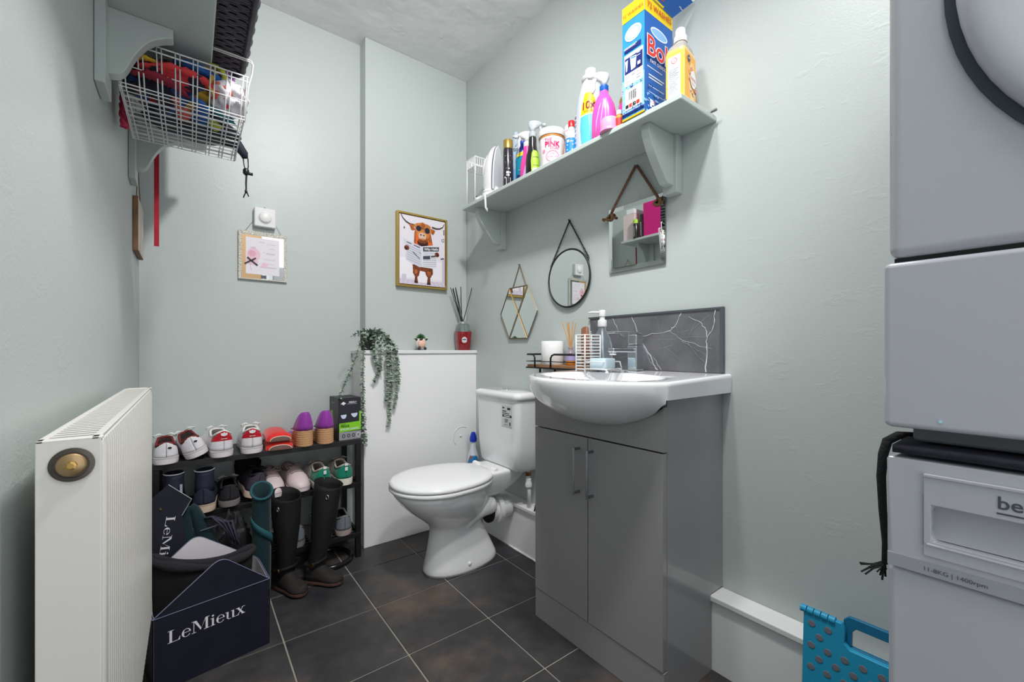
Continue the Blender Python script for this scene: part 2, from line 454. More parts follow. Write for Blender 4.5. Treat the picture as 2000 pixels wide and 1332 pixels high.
for k, z in ((1.0, 0.0), (0.97, -0.006), (0.93, -0.022), (0.84, -0.055), (0.66, -0.088), (0.4, -0.104), (0.12, -0.11)):
    rings.append([bw(p, k, rimz(bw(p, k, 0)[0]) + z) for p in out])
MB().loft(rings, True, True, True).build('bowl', PORC, basin, auto=50)
MB().lathe([(0.021, 0), (0.021, 0.003), (0.012, 0.004)], (1.0, SY, 0.759), 20).build('waste', CHROME, basin, smooth=True)

tap = thing('basin_tap', 'chrome square mixer tap on the washbasin deck', 'tap', (1.215, 0.895, 0.876))
MB().box((1.190, 0.872, 0.8755), (1.240, 0.918, 0.880)).build('base_plate', CHROME, tap, bevel=0.002)
MB().box((1.196, 0.876, 0.880), (1.236, 0.914, 0.966)).build('body', CHROME, tap, bevel=0.004)
MB().box((1.086, 0.882, 0.943), (1.197, 0.908, 0.957)).build('spout', CHROME, tap, bevel=0.004)
MB().lathe([(0.011, 0), (0.011, 0.008), (0.009, 0.009)], (1.098, 0.895, 0.9345), 16).build('aerator', CHROME, tap, smooth=True)
MB().box((1.197, 0.877, 0.968), (1.235, 0.913, 1.004)).build('cartridge_cover', CHROME, tap, bevel=0.004)
MB().box((1.085, 0.880, 1.0045), (1.234, 0.910, 1.0115)).build('lever', CHROME, tap, bevel=0.002)

def marble():
    m = mat('grey_marble_panel', (104, 104, 109), 0.32)
    nt = m.node_tree; N = nt.nodes; L = nt.links; b = N['Principled BSDF']
    tc = N.new('ShaderNodeTexCoord')
    n2 = N.new('ShaderNodeTexNoise'); n2.inputs['Scale'].default_value = 9; n2.inputs['Detail'].default_value = 8
    L.new(tc.outputs['Object'], n2.inputs['Vector'])
    cr = N.new('ShaderNodeValToRGB'); e = cr.color_ramp.elements
    e[0].position = 0.3; e[0].color = lin((88, 88, 93)); e[1].position = 0.72; e[1].color = lin((118, 118, 122))
    L.new(n2.outputs['Fac'], cr.inputs[0]); L.new(cr.outputs[0], b.inputs['Base Color'])
    return m
sp = thing('splashback', 'dark grey marble-effect splashback with white veins behind the washbasin', 'splashback', (1.295, 0.90, 0.98))
mp_ = MB().box((1.292, 0.640, 0.880), (1.2995, 1.168, 1.078)).build('panel', marble(), sp)
EDGE = mat('grey_edge_trim', (92, 98, 104), 0.35, 0.3)
MB().box((1.288, 0.630, 1.076), (1.2995, 1.176, 1.083)).build('edge_trim', EDGE, sp, bevel=0.001)
MB().box((1.288, 0.630, 0.880), (1.2995, 0.641, 1.076)).build('edge_trim', EDGE, sp, bevel=0.001)
VEIN = mat('marble_vein', (196, 198, 204), 0.4); VEIN2 = mat('marble_faint_vein', (146, 147, 152), 0.4)
pm = plane_map((1.292, 1.168, 0.880), (0, -1, 0), (0, 0, 1))
rv = random.Random(11)
def jag(pts, n=5, j=0.004):
    o = [pts[0]]
    for a, b in zip(pts, pts[1:]):
        for i in range(1, n+1):
            t = i/n; o.append((lerp(a[0], b[0], t) + rv.uniform(-j, j)*(i < n), lerp(a[1], b[1], t) + rv.uniform(-j, j)*(i < n)))
    return o
def vein(pts, w0, w1, m=VEIN, j=.003):
    q = jag(pts, 5, j); n = len(q)
    return (m, stroke(q, [lerp(w0, w1, i/(n-1)) * rv.uniform(.3, .85) for i in range(n)]))
veins = [vein([(.20, .196), (.235, .12), (.29, .03), (.31, .0)], .004, .008), vein([(.235, .115), (.27, .05), (.285, .02)], .006, .007, VEIN2),
         vein([(.245, .12), (.35, .135), (.375, .15), (.40, .196)], .0022, .0045), vein([(.355, .135), (.41, .10), (.50, .075)], .0016, .002),
         vein([(.29, .05), (.325, .0)], .0016, .003), vein([(.11, .196), (.145, .135), (.165, .12)], .005, .002), vein([(.02, .19), (.055, .14), (.07, .05)], .002, .002, VEIN2),
         vein([(.425, .18), (.47, .155), (.485, .13), (.485, .08), (.483, .0)], .002, .006), vein([(.513, .196), (.505, .14), (.485, .11)], .005, .003),
         vein([(.495, .18), (.43, .135), (.40, .13)], .0014, .001, VEIN2), vein([(.40, .10), (.44, .08), (.48, .055)], .003, .001, VEIN2),
         vein([(.42, .10), (.45, .06), (.49, .02)], .002, .001, VEIN2), vein([(.37, .165), (.39, .13)], .001, .002, VEIN2), vein([(.30, .19), (.33, .12), (.34, .05)], .001, .001, VEIN2)]
veins += [vein([(rv.uniform(.0, .5), rv.uniform(.02, .19)) for _ in range(1)] * 1 + [(rv.uniform(.05, .5), rv.uniform(.01, .19))], .0010, .0008, VEIN2) for _ in range(9)]
veins = [(m, [(min(.526, max(.002, x)), min(.195, max(.001, y))) for x, y in p]) for m, p in veins]
print_art('veining', veins, pm, sp)

# ------------------------------------------------------------------ toilet
TY = 1.645
CY = 1.632
wc = thing('toilet', 'white porcelain toilet with closed lid and square cistern', 'toilet', (0.95, TY, 0))
def oval(cx, cy, rx0, rx1, ry, z, n=40, pw=2.0):
    # rx0 reaches towards the room, rx1 towards the wall
    r = []
    for i in range(n):
        a = 2*pi*i/n; ca, sa = cos(a), sin(a)
        ca = math.copysign(abs(ca)**(2/pw), ca); sa = math.copysign(abs(sa)**(2/pw), sa)
        r.append((cx + (rx1 if ca > 0 else rx0)*ca, cy + ry*sa, z))
    return r
prof = [  # z, front x, back x, half width
    (0.0, 0.792, 1.145, 0.098), (0.012, 0.790, 1.146, 0.100), (0.03, 0.795, 1.140, 0.097), (0.08, 0.806, 1.115, 0.086), (0.14, 0.817, 1.085, 0.077), (0.185, 0.822, 1.070, 0.078),
    (0.205, 0.812, 1.072, 0.086), (0.235, 0.778, 1.078, 0.110), (0.275, 0.728, 1.085, 0.140), (0.315, 0.688, 1.088, 0.163), (0.345, 0.668, 1.088, 0.172), (0.362, 0.662, 1.088, 0.174), (0.366, 0.672, 1.08, 0.168)]
MB().loft([oval((f+b)/2 - 0.02, TY, (f+b)/2 - 0.02 - f, b - (f+b)/2 + 0.02, w, z, pw=2.15) for z, f, b, w in prof], True, True, True).build('pan', PORC, wc, smooth=True)
# trapway swelling on the near and far side, running back to the outlet
for s_ in (-1, 1):
    MB().tube([(0.93, TY + s_*0.040, 0.13), (0.955, TY + s_*0.046, 0.19), (1.0, TY + s_*0.052, 0.24), (1.06, TY + s_*0.045, 0.255), (1.13, TY + s_*0.02, 0.225)], [0.022, 0.034, 0.05, 0.052, 0.046], 14).build('trapway', PORC, wc, smooth=True, sub=1)
# back shelf of the pan carrying the cistern
def rr(x0, x1, y0, y1, z, r=0.03, n=6):
    o = []
    for cx, cy, a0 in ((x1-r, y1-r, 0), (x0+r, y1-r, pi/2), (x0+r, y0+r, pi), (x1-r, y0+r, 1.5*pi)):
        for i in range(n+1):
            a = a0 + pi/2*i/n; o.append((cx + r*cos(a), cy + r*sin(a), z))
    return o
MB().loft([rr(1.03, 1.13, TY-.06, TY+.06, .27, .03), rr(1.02, 1.22, TY-.09, TY+.09, .33, .03), rr(1.015, 1.275, TY-.108, TY+.108, .385, .03), rr(1.017, 1.275, TY-.108, TY+.108, .402, .03), rr(1.022, 1.27, TY-.103, TY+.103, .407, .028)], True, True, True).build('pan_shelf', PORC, wc, smooth=True, sub=1)
def seat_o(f, b, w, z):
    r = []
    for i in range(56):
        a = 2*pi*i/56; ca, sa = cos(a), sin(a)
        if ca <= 0: x = .845 + (.845-f)*ca; y = w*sa
        else:
            p = 2/3.6; ca, sa = abs(ca)**p, math.copysign(abs(sa)**p, sa)
            x = .845 + (b+.030-.845)*ca; y = w*sa*(1 - .26*((x-.845)/(b+.030-.845))**2)
        r.append((x, TY + y, z))
    return r
MB().loft([seat_o(.668, 1.045, .170, .366), seat_o(.652, 1.058, .184, .368), seat_o(.646, 1.062, .188, .374), seat_o(.646, 1.062, .188, .381), seat_o(.650, 1.060, .185, .386), seat_o(.665, 1.05, .172, .387)], True, True, True).build('seat', SEATP, wc, auto=50)
MB().loft([seat_o(.66, 1.055, .176, .388), seat_o(.650, 1.061, .185, .389), seat_o(.646, 1.064, .188, .394), seat_o(.649, 1.062, .186, .402), seat_o(.658, 1.056, .178, .408), seat_o(.69, 1.035, .154, .4125), seat_o(.75, .98, .10, .4145), seat_o(.83, .90, .03, .415)], True, True, True).build('lid', SEATP, wc, auto=60)
for s_ in (-1, 1):
    MB().lathe([(0.013, -.018), (0.013, .018)], (1.098, TY + s_*0.075, 0.405), 14, axis='y').build('hinge', SEATP, wc, bevel=0.002)
MB().loft([rr(1.172, 1.285, CY-.148, CY+.148, .400, .03), rr(1.158, 1.288, CY-.158, CY+.158, .418, .03), rr(1.150, 1.288, CY-.166, CY+.166, .51, .03), rr(1.146, 1.288, CY-.172, CY+.172, .69, .03), rr(1.146, 1.288, CY-.173, CY+.173, .726, .03)], True, True, True).build('cistern', PORC, wc, auto=45)
lidp = MB().loft([rr(1.141, 1.292, CY-.177, CY+.177, .726, .03), rr(1.136, 1.295, CY-.182, CY+.182, .732, .034), rr(1.136, 1.295, CY-.182, CY+.182, .744, .034), rr(1.141, 1.293, CY-.177, CY+.177, .754, .032), rr(1.157, 1.285, CY-.162, CY+.162, .759, .028)], True, True, True).build('cistern_lid', PORC, wc, auto=60)
MB().lathe([(0.026, 0), (0.026, .004), (0.02, .006), (0.019, .0045), (0.0, .0045)], (1.213, CY, .759), 24).build('flush_button', CHROME, lidp, smooth=True)
MB().lathe([(0.055, 0.0), (0.055, 0.03), (0.068, 0.032), (0.068, 0.055), (0.055, 0.057), (0.052, 0.11)], (1.115, TY, 0.200), 28, axis='x').build('waste_pipe', WHITEPL, wc, auto=40)
MB().lathe([(0.056, 0.0), (0.056, 0.012)], (1.105, TY, 0.200), 28, axis='x').build('rubber_seal', GAP, wc)
MB().lathe([(0.009, 0), (0.008, -.006), (0.004, -.008)], (0.955, TY-.094, 0.036), 14, axis='y').build('screw_cap', SEATP, wc, smooth=True)
# maker's sticker on the cistern front
_pm = plane_map((1.1475, 1.535, 0.642), (0, -1, 0), (0, 0, 1), .0022)
pm = lambda x, y, k=0: _pm(x*1.25, y*1.25, k)
LBL = mat('clear_sticker', (206, 207, 209), 0.4)
art = [(LBL, rect(-.035, -.03, .028, .045)), (INK, rect(-.03, .003, .026, .011)), (INK, rect(-.03, .033, -.018, .038)), (INK, rect(.0, .03, .018, .038)), (LETTERD, rect(-.03, .022, -.006, .026)), (LETTERD, rect(-.03, .015, .012, .018)),
       (LETTERD, rect(-.016, -.006, .006, -.004)), (LETTERD, rect(-.016, -.011, .006, -.009)), (LETTERD, rect(-.016, -.016, .002, -.014)), (LETTERD, rect(-.02, -.025, .004, -.0235)), (LETTERD, rect(.012, -.026, .02, -.014)), (LETTERW, rect(-.02, .0055, .016, .0085))]
print_art('sticker', art, pm, wc)
# water feed beside the cistern
valve = thing('water_feed', 'white plastic cistern feed pipe with brass nut beside the toilet', 'pipe', (1.245, 1.50, 0.224))
mb = MB(); mb.tube([(1.245, 1.50, .224), (1.245, 1.50, .30), (1.242, 1.503, .33)], 0.0095, 12); mb.tube([(1.242, 1.503, .345), (1.242, 1.503, .404)], .0095, 12)
mb.build('pipe', WHITEPL, valve, smooth=True)
MB().lathe([(0.009, 0), (0.016, .004), (0.016, .022), (0.013, .026), (0.013, .04), (0.008, .042)], (1.2425, 1.502, .318), 14).build('service_valve', WHITEPL, valve, auto=40)
MB().lathe([(0.014, 0), (0.014, .016)], (1.242, 1.503, .373), 6).build('nut', mat('copper_nut', (150, 98, 58), .35, .9), valve)
o = MB().tube([(1.255, 1.40, .2255), (1.25, 1.425, .245), (1.245, 1.44, .262), (1.238, 1.445, .255), (1.236, 1.449, .235), (1.234, 1.450, .226)], 0.0035, 8).build('black_strap', BLACKM, smooth=True)
tag(o, 'short black strap curled on the low white boxing by the toilet feed pipe', 'strap')

# ------------------------------------------------------------------ radiator
rad = thing('radiator', 'white panel radiator with fluted face and brass plug on the left wall', 'radiator', (-0.105, 1.07, 0.23))
X0, X1, Y0, Y1, Z0, Z1 = -0.132, -0.077, 0.67, 1.47, 0.25, 0.852
prof = []
n = 40; pitch = (Y1-Y0-0.04)/n
pts = [(X1-.004, Y0+.004)]
for i in range(n):
    y = Y0 + .02 + pitch*i
    pts += [(X1-.0005, y), (X1-.0005, y+pitch*.55), (X1-.0038, y+pitch*.68), (X1-.0038, y+pitch*.88)]
pts += [(X1-.004, Y1-.004)]
rings = [[(x, y, z) for x, y in pts] for z in (Z0+.012, Z1-.014)]
rings = [[(X1-.006, p[1], Z0+.003) for p in rings[0]]] + rings + [[(X1-.003, p[1], Z1-.006) for p in rings[0]], [(X1-.010, p[1], Z1-.002) for p in rings[0]]]
MB().loft(rings, False).build('front_panel', RADW, rad, auto=30, solid=0.0015)
MB().box((X0, Y0+.003, Z0), (X0+.006, Y1-.003, Z1-.002)).build('back_panel', RADW, rad, bevel=0.002)
for y in (Y0, Y1-.003): MB().box((X0, y, Z0+.004), (X1-.003, y+.003, Z1-.001)).build('side_panel', RADW, rad, bevel=0.0014)
MB().box((X0, Y0, Z1-.004), (X1-.002, Y0+.012, Z1)).build('grille_frame', RADW, rad, bevel=0.0015)
MB().box((X0, Y1-.012, Z1-.004), (X1-.002, Y1, Z1)).build('grille_frame', RADW, rad, bevel=0.0015)
MB().box((X0, Y0, Z1-.004), (X0+.007, Y1, Z1)).build('grille_frame', RADW, rad, bevel=0.0015)
MB().box((X1-.012, Y0, Z1-.004), (X1-.004, Y1, Z1)).build('grille_frame', RADW, rad, bevel=0.0015)
sl = None
ns = 46
for i in range(ns):
    y = Y0 + .017 + (Y1-Y0-.034)*i/(ns-1)
    if sl is None:
        sl = MB().box((X0+.006, -.0045, Z1-.0035), (X1-.011, .0045, Z1-.0015)).build('slat', RADW, local=True); sl.parent = rad
        base = sl
    else:
        base = sl.copy(); COL.objects.link(base); base.parent = rad
    base.location = (0.105, y - 1.07, -0.23)
MB().lathe([(0.0185, 0), (0.0185, -.003), (0.0145, -.0035), (0.0145, -.001)], (-0.1035, Y0, .823), 32, axis='y').build('chrome_collar', mat('dark_collar', (84, 78, 72), .3, .8), rad, auto=40, label='dark bronze ring round the plug')
pl = MB().lathe([(0.0125, 0), (0.0125, -.003), (0.0105, -.0045)], (-0.1035, Y0-.0005, .823), 24, axis='y').build('plug', mat('dull_brass', (168, 142, 104), .35, .85), rad, auto=40, label='brass blanking plug')
MB().lathe([(0.005, 0), (0.005, -.005), (0.003, -.0055)], (-0.1035, Y0-.004, .823), 8, axis='y').build('bleed_valve', BRASS, pl)
for z in (.70, .40): MB().box((XL, 1.2, z), (X0, 1.23, z+.05)).build('wall_bracket', RADW, rad)

# ------------------------------------------------------------------ washing machine and dryer
def rbox(x0, x1, y0, y1, z0, z1): return MB().box((x0, y0, z0), (x1, y1, z1))
FX = 0.60
wash = thing('washing_machine', 'white washing machine with drawer, bottom of the stack by the right wall', 'washing machine', (0.9, -0.183, 0))
rbox(FX+.002, 1.19, -.482, .117, .012, .7185).build('body', APPP, wash, bevel=0.006)
rbox(FX+.03, 1.19, -.482, .117, .7215, .838).build('top_housing', APPP, wash, bevel=0.010, seg=3)
for x in (.64, 1.15):
    for y in (-.45, .08): MB().lathe([(0.02, 0), (0.016, .013)], (x, y, 0), 12).build('foot', BLACKM, wash)
# control panel with a real opening where the drawer grip is hollowed out
hy0_, hy1_, hz0_, hz1_ = -.105, .0825, .757, .7935
def frame_panel(x0, x1, y0, y1, z0, z1):
    mb = MB()
    xs_ = (x0, x1); O_ = [(y0, z0), (y1, z0), (y1, z1), (y0, z1)]; H__ = [(hy0_, hz0_), (hy1_, hz0_), (hy1_, hz1_), (hy0_, hz1_)]
    V = [(x, *p) for x in xs_ for p in O_] + [(x, *p) for x in xs_ for p in H__]
    F = []
    for i in range(4):
        j = (i+1) % 4
        F += [[i, j, 8+j, 8+i], [4+i, 12+i, 12+j, 4+j], [i, 4+i, 4+j, j], [8+i, 8+j, 12+j, 12+i]]
    mb.add(V, F); return mb
frame_panel(FX-.003, FX+.031, -.482, .1175, .7205, .8375).build('control_panel', APPGL, wash, bevel=0.010, seg=4)
rbox(FX-.0036, FX-.002, -.48, .116, .721, .7345).build('grey_band', APPG, wash)
# drawer: raised frame with a hollow grip
dr = frame_panel(FX-.0052, FX-.0028, -.11, .0875, .741, .823).build('detergent_drawer', APPP, wash, bevel=0.0008)
MB().prism([(FX+.0295, .7935), (FX+.016, .7935), (FX+.013, .772), (FX+.004, .7575), (FX+.0295, .7575)], -.105, .0825, 'y').build('grip', APPP, dr, auto=30)
mb = MB(); mb.prism([(.0855, .7545), (.0855, .7525), (-.108, .7525), (-.108, .7545)], FX-.0072, FX-.005, 'x'); mb.prism([(.0875, .8245), (.0875, .8215), (-.11, .8215), (-.11, .8245)], FX-.0074, FX-.003, 'x')
mb.build('drawer_edge', APPP, dr, bevel=0.0006)
pm = plane_map((FX-.0054, .0385, .8035), (0, -1, 0), (0, 0, 1), .0003)
letters('beko', .0165, LETTERD, wash, pm, align='LEFT', bold=.012)
print_art('underline', [(LETTERD, rect(0, -.0052, .045, -.0036))], pm, wash)
pm = plane_map((FX-.0038, .0885, .7255), (0, -1, 0), (0, 0, 1), .0002)
letters('11-8KG | 1400rpm', .0058, LETTERD, wash, pm, align='LEFT')

dry = thing('tumble_dryer', 'white tumble dryer with round door, stacked above the washing machine', 'dryer', (0.9, -0.183, 0.858))
rbox(FX, 1.19, -.483, .117, 1.0475, 1.705).build('body', APPW, dry, bevel=0.012, seg=4)
rbox(FX-.004, 1.18, -.483, .1195, .868, 1.0435).build('plinth_panel', APPGL, dry, bevel=0.006, seg=3)
rbox(FX+.02, 1.17, -.47, .10, .852, .870).build('base', mat('dryer_base_grey', (96, 98, 104), .5), dry, bevel=0.004)
rbox(FX+.006, 1.17, -.475, .112, 1.0425, 1.0485).build('shadow_gap', GAP, dry)
dc = (FX, -.178, 1.305)
MB().lathe([(.2515, .004), (.2515, -.004), (.243, -.0045), (.2425, .004)], dc, 72, axis='x', cap0=False, cap1=False).build('door_seal', mat('dark_blue_seal', (34, 46, 62), .45), dry, auto=40, label='dark blue ring round the door')
MB().lathe([(.243, .002), (.243, -.010), (.240, -.015), (.233, -.018), (.222, -.0185), (.207, -.013), (.196, -.008), (.180, -.008), (.12, -.014), (.0, -.016)], dc, 72, axis='x', cap0=False, cap1=False).build('door', APPP, dry, smooth=True)
MB().box((FX-.006, -.183, 1.555), (FX, .10, 1.69)).build('control_panel', APPP, dry, bevel=0.003)
MB().lathe([(.0015, .001), (.0015, -.001)], (FX-.0042, .0755, .8785), 10, axis='x').build('indicator', mat('indicator_lens', (180, 225, 245), .1), dry)

MATD = mat('navy_quilted_mat', (34, 34, 46), .95, bump=.5, bscale=70, var=.3, vscale=50)
mb = MB()
rm = random.Random(5)
nx, ny = 14, 26
grid = []
for i in range(nx+1):
    row = []
    for j in range(ny+1):
        x = lerp(.598, 1.15, i/nx); y = lerp(.112, -.47, j/ny)
        z = .846 + noise.noise(Vector((x*22, y*22, 1.3)))*.0022
        if i == 0: z -= .0; x -= .002
        row.append((x, y, z))
    grid.append(row)
mb.loft(grid, False)
o = mb.build('anti_slip_mat', MATD, smooth=True, solid=.008)
for v in o.data.vertices: v.co.z += .003
tag(o, 'dark navy mat squeezed between the washing machine and the dryer', 'mat')
CORDB = mat('black_cotton_cord', (30, 32, 34), .95, bump=.6, bscale=300)
cord = thing('tasselled_cord', 'black tasselled cord hanging beside the washing machine against the wall', 'cord', (.66, .128, .85))
mb = MB()
mb.tube([(.68, .105, .8495), (.668, .120, .849), (.660, .1285, .842), (.656, .1315, .826), (.655, .133, .80), (.657, .132, .76), (.660, .130, .72), (.661, .131, .695)], [.004, .005, .005, .0048, .0045, .004, .0034, .003], 10)
mb.build('cord', CORDB, cord, smooth=True)
mb = MB()
for k in range(14):
    a = k*.45; dx, dy = .009*cos(a), .009*sin(a) + .008
    mb.tube([(.661, .131, .698), (.661+dx*.5, .131+dy*.6, .690), (.661+dx, .131+dy*1.4, .682+.006*cos(k*1.7))], .0011, 4)
mb.build('tassel', CORDB, cord)

# ------------------------------------------------------------------ folded step stool
step = thing('folding_step_stool', 'blue plastic folding step stool with grey dots beside the washing machine', 'step stool', (1.19, .24, 0))
LX = 1.185
def lean(mb, s=0):
    for i in range(s, len(mb.v)):
        p = mb.v[i]; p.x += .02*(p.z/.32)
    return mb
prof = [(.392, .30), (.392, .12), (.378, .10), (.102, .10), (.088, .12), (.088, .30), (.255, .30)]
# top panel with a carrying notch
top = [(.392, .314), (.392, .115), (.378, .092), (.098, .092), (.086, .115), (.086, .314), (.150, .314), (.152, .276), (.162, .262), (.300, .262), (.310, .272), (.310, .302), (.316, .314)]
lean(MB().prism(top, LX, LX+.014, 'x')).build('tread', BLUEP, step, bevel=0.002)
mb = MB()
for k in range(5): mb.lathe([(.0085, 0), (.0085, .0125)], (LX+.004, .386-.0145*k, .3125), 12, axis='y')
lean(mb).build('hinge', BLUEP, step, auto=40)
mb = MB()
hp = [(.316, .262), (.316, .318), (.306, .328), (.165, .328), (.150, .318), (.150, .262), (.165, .262), (.165, .295), (.175, .306), (.292, .306), (.300, .296), (.300, .262)]
lean(mb.prism(hp, LX+.016, LX+.026, 'x')).build('carry_handle', BLUED, step, bevel=0.0015)
lean(MB().prism([(.380, .03), (.380, .262), (.10, .262), (.10, .03)], LX+.016, LX+.028, 'x')).build('rear_leg_panel', BLUED, step, bevel=0.002)
lean(MB().prism([(.374, .0), (.374, .090), (.356, .090), (.340, .03), (.140, .03), (.122, .09), (.104, .09), (.104, .0)], LX+.001, LX+.013, 'x')).build('leg_panel', BLUEP, step, bevel=0.002)
GREYC = mat('step_grey_panel', (150, 162, 178), .5)
lean(MB().prism([(.350, .004), (.350, .088), (.13, .088), (.13, .004)], LX+.004, LX+.010, 'x')).build('grey_panel', GREYC, step)
mb = None
first = None
for r_ in range(5):
    for c_ in range(8):
        y = .374 - .033*c_ - (.0165 if r_ % 2 else 0); z = .286 - .022*r_*1.15 - .0
        if y < .098: continue
        if z > .25 and .14 < y < .325: continue
        if z < .105: continue
        if first is None:
            m_ = MB().lathe([(.0078, .0), (.0078, -.0012), (.0065, -.0016)], (0, 0, 0), 14, axis='x')
            first = m_.build('dot', GREYDOT, local=True); d = first
        else:
            d = first.copy(); COL.objects.link(d)
        d.parent = step; d.location = (LX + .02*(z/.32) - .0002 - 1.19, y - .24, z)

# ------------------------------------------------------------------ wall shelves with curved brackets
def shelf(name, label, xw, sgn, depth, y0, y1, z, bys, prof, pt, pw=(.026, .026), th=0.018):
    """xw wall plane; sgn = direction from the wall into the room; z underside"""
    t = thing(name, label, 'shelf', (xw + sgn*depth/2, (y0+y1)/2, z))
    a, b = sorted((xw + sgn*.0005, xw + sgn*depth))
    MB().box((a, y0, z), (b, y1, z+th)).build('board', SHELFP, t, bevel=0.004, seg=3)
    for by in bys:
        bw_ = .030
        n_ = len(prof)
        br = MB().prism([(xw + sgn*p, z+q) for p, q in prof], by-bw_/2, by+bw_/2, 'y').build('bracket', SHELFP, t, bevel=0.0025)
        MB().box((min(xw+sgn*.0005, xw+sgn*pt), by-pw[0], z-.190), (max(xw+sgn*.0005, xw+sgn*pt), by+pw[1], z)).build('back_plate', SHELFP, br, bevel=0.002)
    return t
SHZ = 1.677
shelf('wall_shelf', 'sage green painted shelf on the right wall, loaded with cleaning products', XR, -1, .200, .656, 1.86, 1.659, (.797, 1.775), [(.030, 0), (.166, 0), (.168, -.028), (.160, -.048), (.146, -.074), (.124, -.104), (.100, -.132), (.076, -.158), (.066, -.166), (.030, -.166)], .034)
shelf('wall_shelf', 'sage green painted shelf on the left wall above the radiator', XL, 1, .205, .35, 1.985, 1.700, (1.280, 1.9), [(.012, 0), (.128, 0), (.128, -.022), (.112, -.029), (.096, -.039), (.081, -.054), (.068, -.075), (.057, -.098), (.049, -.120), (.043, -.133), (.034, -.142), (.022, -.146), (.012, -.145)], .018, (.06, .03))
LZ = 1.718

# ---- products on the right shelf
GB = 'cleaning products on the right shelf'
rod = tag(MB().tube([(1.272, .642, SHZ+.0045), (1.272, .760, SHZ+.0045)], .0042, 10).build('thin_rod', mat('grey_rod', (120, 122, 124), .4, .6), smooth=True),
          'thin grey rod poking past the near end of the right shelf', 'rod')

def bottle_lathe(t, name, prof, c, m, sx=1, sy=1, seg=28, power=2.0, label=None, auto=50):
    return MB().lathe(prof, c, seg, sx, sy, power=power).build(name, m, t, auto=auto, label=label)
def wrap_label(t, name, c, r, a0, a1, z0, z1, m, sx=1, sy=1, off=.0006, n=14, r1=None, label=None):
    mb = MB(); r1 = r if r1 is None else r1
    rings = []
    for z, rr_ in ((z0, r), (z1, r1)):
        rings.append([(c[0] + (rr_*sx+off)*cos(lerp(a0, a1, i/n)), c[1] + (rr_*sy+off)*sin(lerp(a0, a1, i/n)), c[2]+z) for i in range(n+1)])
    return mb.loft(rings, False).build(name, m, t, smooth=True, label=label)
FACE = pi + radians(35)      # direction from the shelf towards the middle of the room

# washing powder carton (open lid)
CBLUE = mat('carton_light_blue', (46, 142, 220), .35); CBLUE2 = mat('carton_deep_blue', (38, 100, 182), .35); CYEL = mat('carton_yellow', (250, 216, 30), .35)
CSKY = mat('carton_pale_blue', (140, 190, 236), .35); RED = mat('print_red', (214, 48, 40), .4); NAVY = mat('print_navy', (22, 40, 110), .4); ORNG = mat('print_orange_red', (206, 84, 30), .4)
PALE = mat('print_white', (240, 240, 242), .4); GREYT = mat('print_grey', (160, 164, 176), .5)
bx = thing('washing_powder_carton', 'tall blue and yellow washing powder carton with its lid open', 'carton', (1.172, .816, SHZ), group=GB)
bx0, bx1, by0, by1, bz1 = 1.098, 1.246, .775, .857, 2.035
mb = MB().box((bx0, by0, SHZ), (bx1, by1, bz1)); mb.f.pop(1); mb.m.pop(1)
mb.build('carton', CBLUE, bx, solid=.0008)
MB().box((bx0-.0004, by0-.0004, SHZ-.0002), (bx1+.0004, by1+.0004, SHZ+.006)).build('yellow_base', mat('carton_base_yellow', (214, 178, 30), .4), bx)
pmL = plane_map((bx0, by1, SHZ), (0, -1, 0), (0, 0, 1), .0009)
W_ = by1-by0; H_ = bz1-SHZ
art = [(CYEL, rect(0, H_-.05, W_, H_)), (CSKY, rect(0, .012, W_, .125)), (NAVY, rect(.008, .210, W_-.012, .226)), (PALE, ell(W_/2, .262, .031, .024, 18)), (CSKY, ell(W_/2, .262, .026, .019, 18)), (PALE, ell(W_/2, .262, .022, .015, 14)),
       (PALE, rect(.008, .105, W_-.004, .203)), (NAVY, rect(.010, .142, W_-.006, .192)), (PALE, [(.030, .190), (.054, .186), (.050, .150), (.034, .148)]), (PALE, [(.012, .184), (.022, .186), (.019, .152), (.015, .150)]),
       (CBLUE, [(.032, .188), (.052, .184), (.051, .180), (.0325, .184)]),
       (GREYT, rect(.012, .132, .03, .134)), (GREYT, rect(.012, .127, .03, .129)), (GREYT, rect(.012, .116, .026, .118)), (GREYT, rect(.036, .13, .048, .136)), (RED, rect(.054, .132, .072, .133)), (GREYT, rect(.054, .122, .072, .124)), (GREYT, rect(.054, .113, .068, .116)),
       (NAVY, rect(.0, .012, W_, .02)), (PALE, rect(.012, .028, W_-.008, .092))]
art += [(INK, rect(.024+.0024*k, .055, .024+.0024*k+(.0016 if k % 3 else .0009), .083)) for k in range(13)]
art += [(INK, rect(.014+.0135*k, .034, .0255+.0135*k, .044)) if k % 2 == 0 else (RED, rect(.014+.0135*k, .034, .0255+.0135*k, .044)) for k in range(4)]
rq = random.Random(2)
art += [(NAVY, ell(rq.uniform(.003, W_-.003), rq.uniform(.012, .032) if k % 3 else rq.uniform(.09, .10), rq.uniform(.0012, .003), rq.uniform(.001, .002), 8)) for k in range(44)]
art += [(PALE, ell(rq.uniform(.003, W_-.003), rq.uniform(.012, .10), rq.uniform(.0008, .002), rq.uniform(.0008, .0016), 7)) for k in range(26)]
art += [(PALE, rect(.060, .184, .072, .1855)), (PALE, rect(.060, .176, .072, .1775)), (PALE, rect(.062, .148, .072, .158)), (PALE, rect(.012, .219, .06, .2205)), (PALE, rect(.012, .2155, .055, .2168))]
print_art('side_print', art, pmL, bx, step=.00006)
def sub(pm, x0, y0, k=.0028): return lambda x, y: pm(x + x0, y + y0, k)
letters('72 WASHES', .0150, ORNG, bx, sub(pmL, W_/2, H_-.036), bold=.015)
letters('HOW TO DOSE', .0058, NAVY, bx, sub(pmL, W_/2, .195, .0032))
pmR = plane_map((bx0, by0, SHZ), (1, 0, 0), (0, 0, 1), .0009)
W2 = bx1-bx0
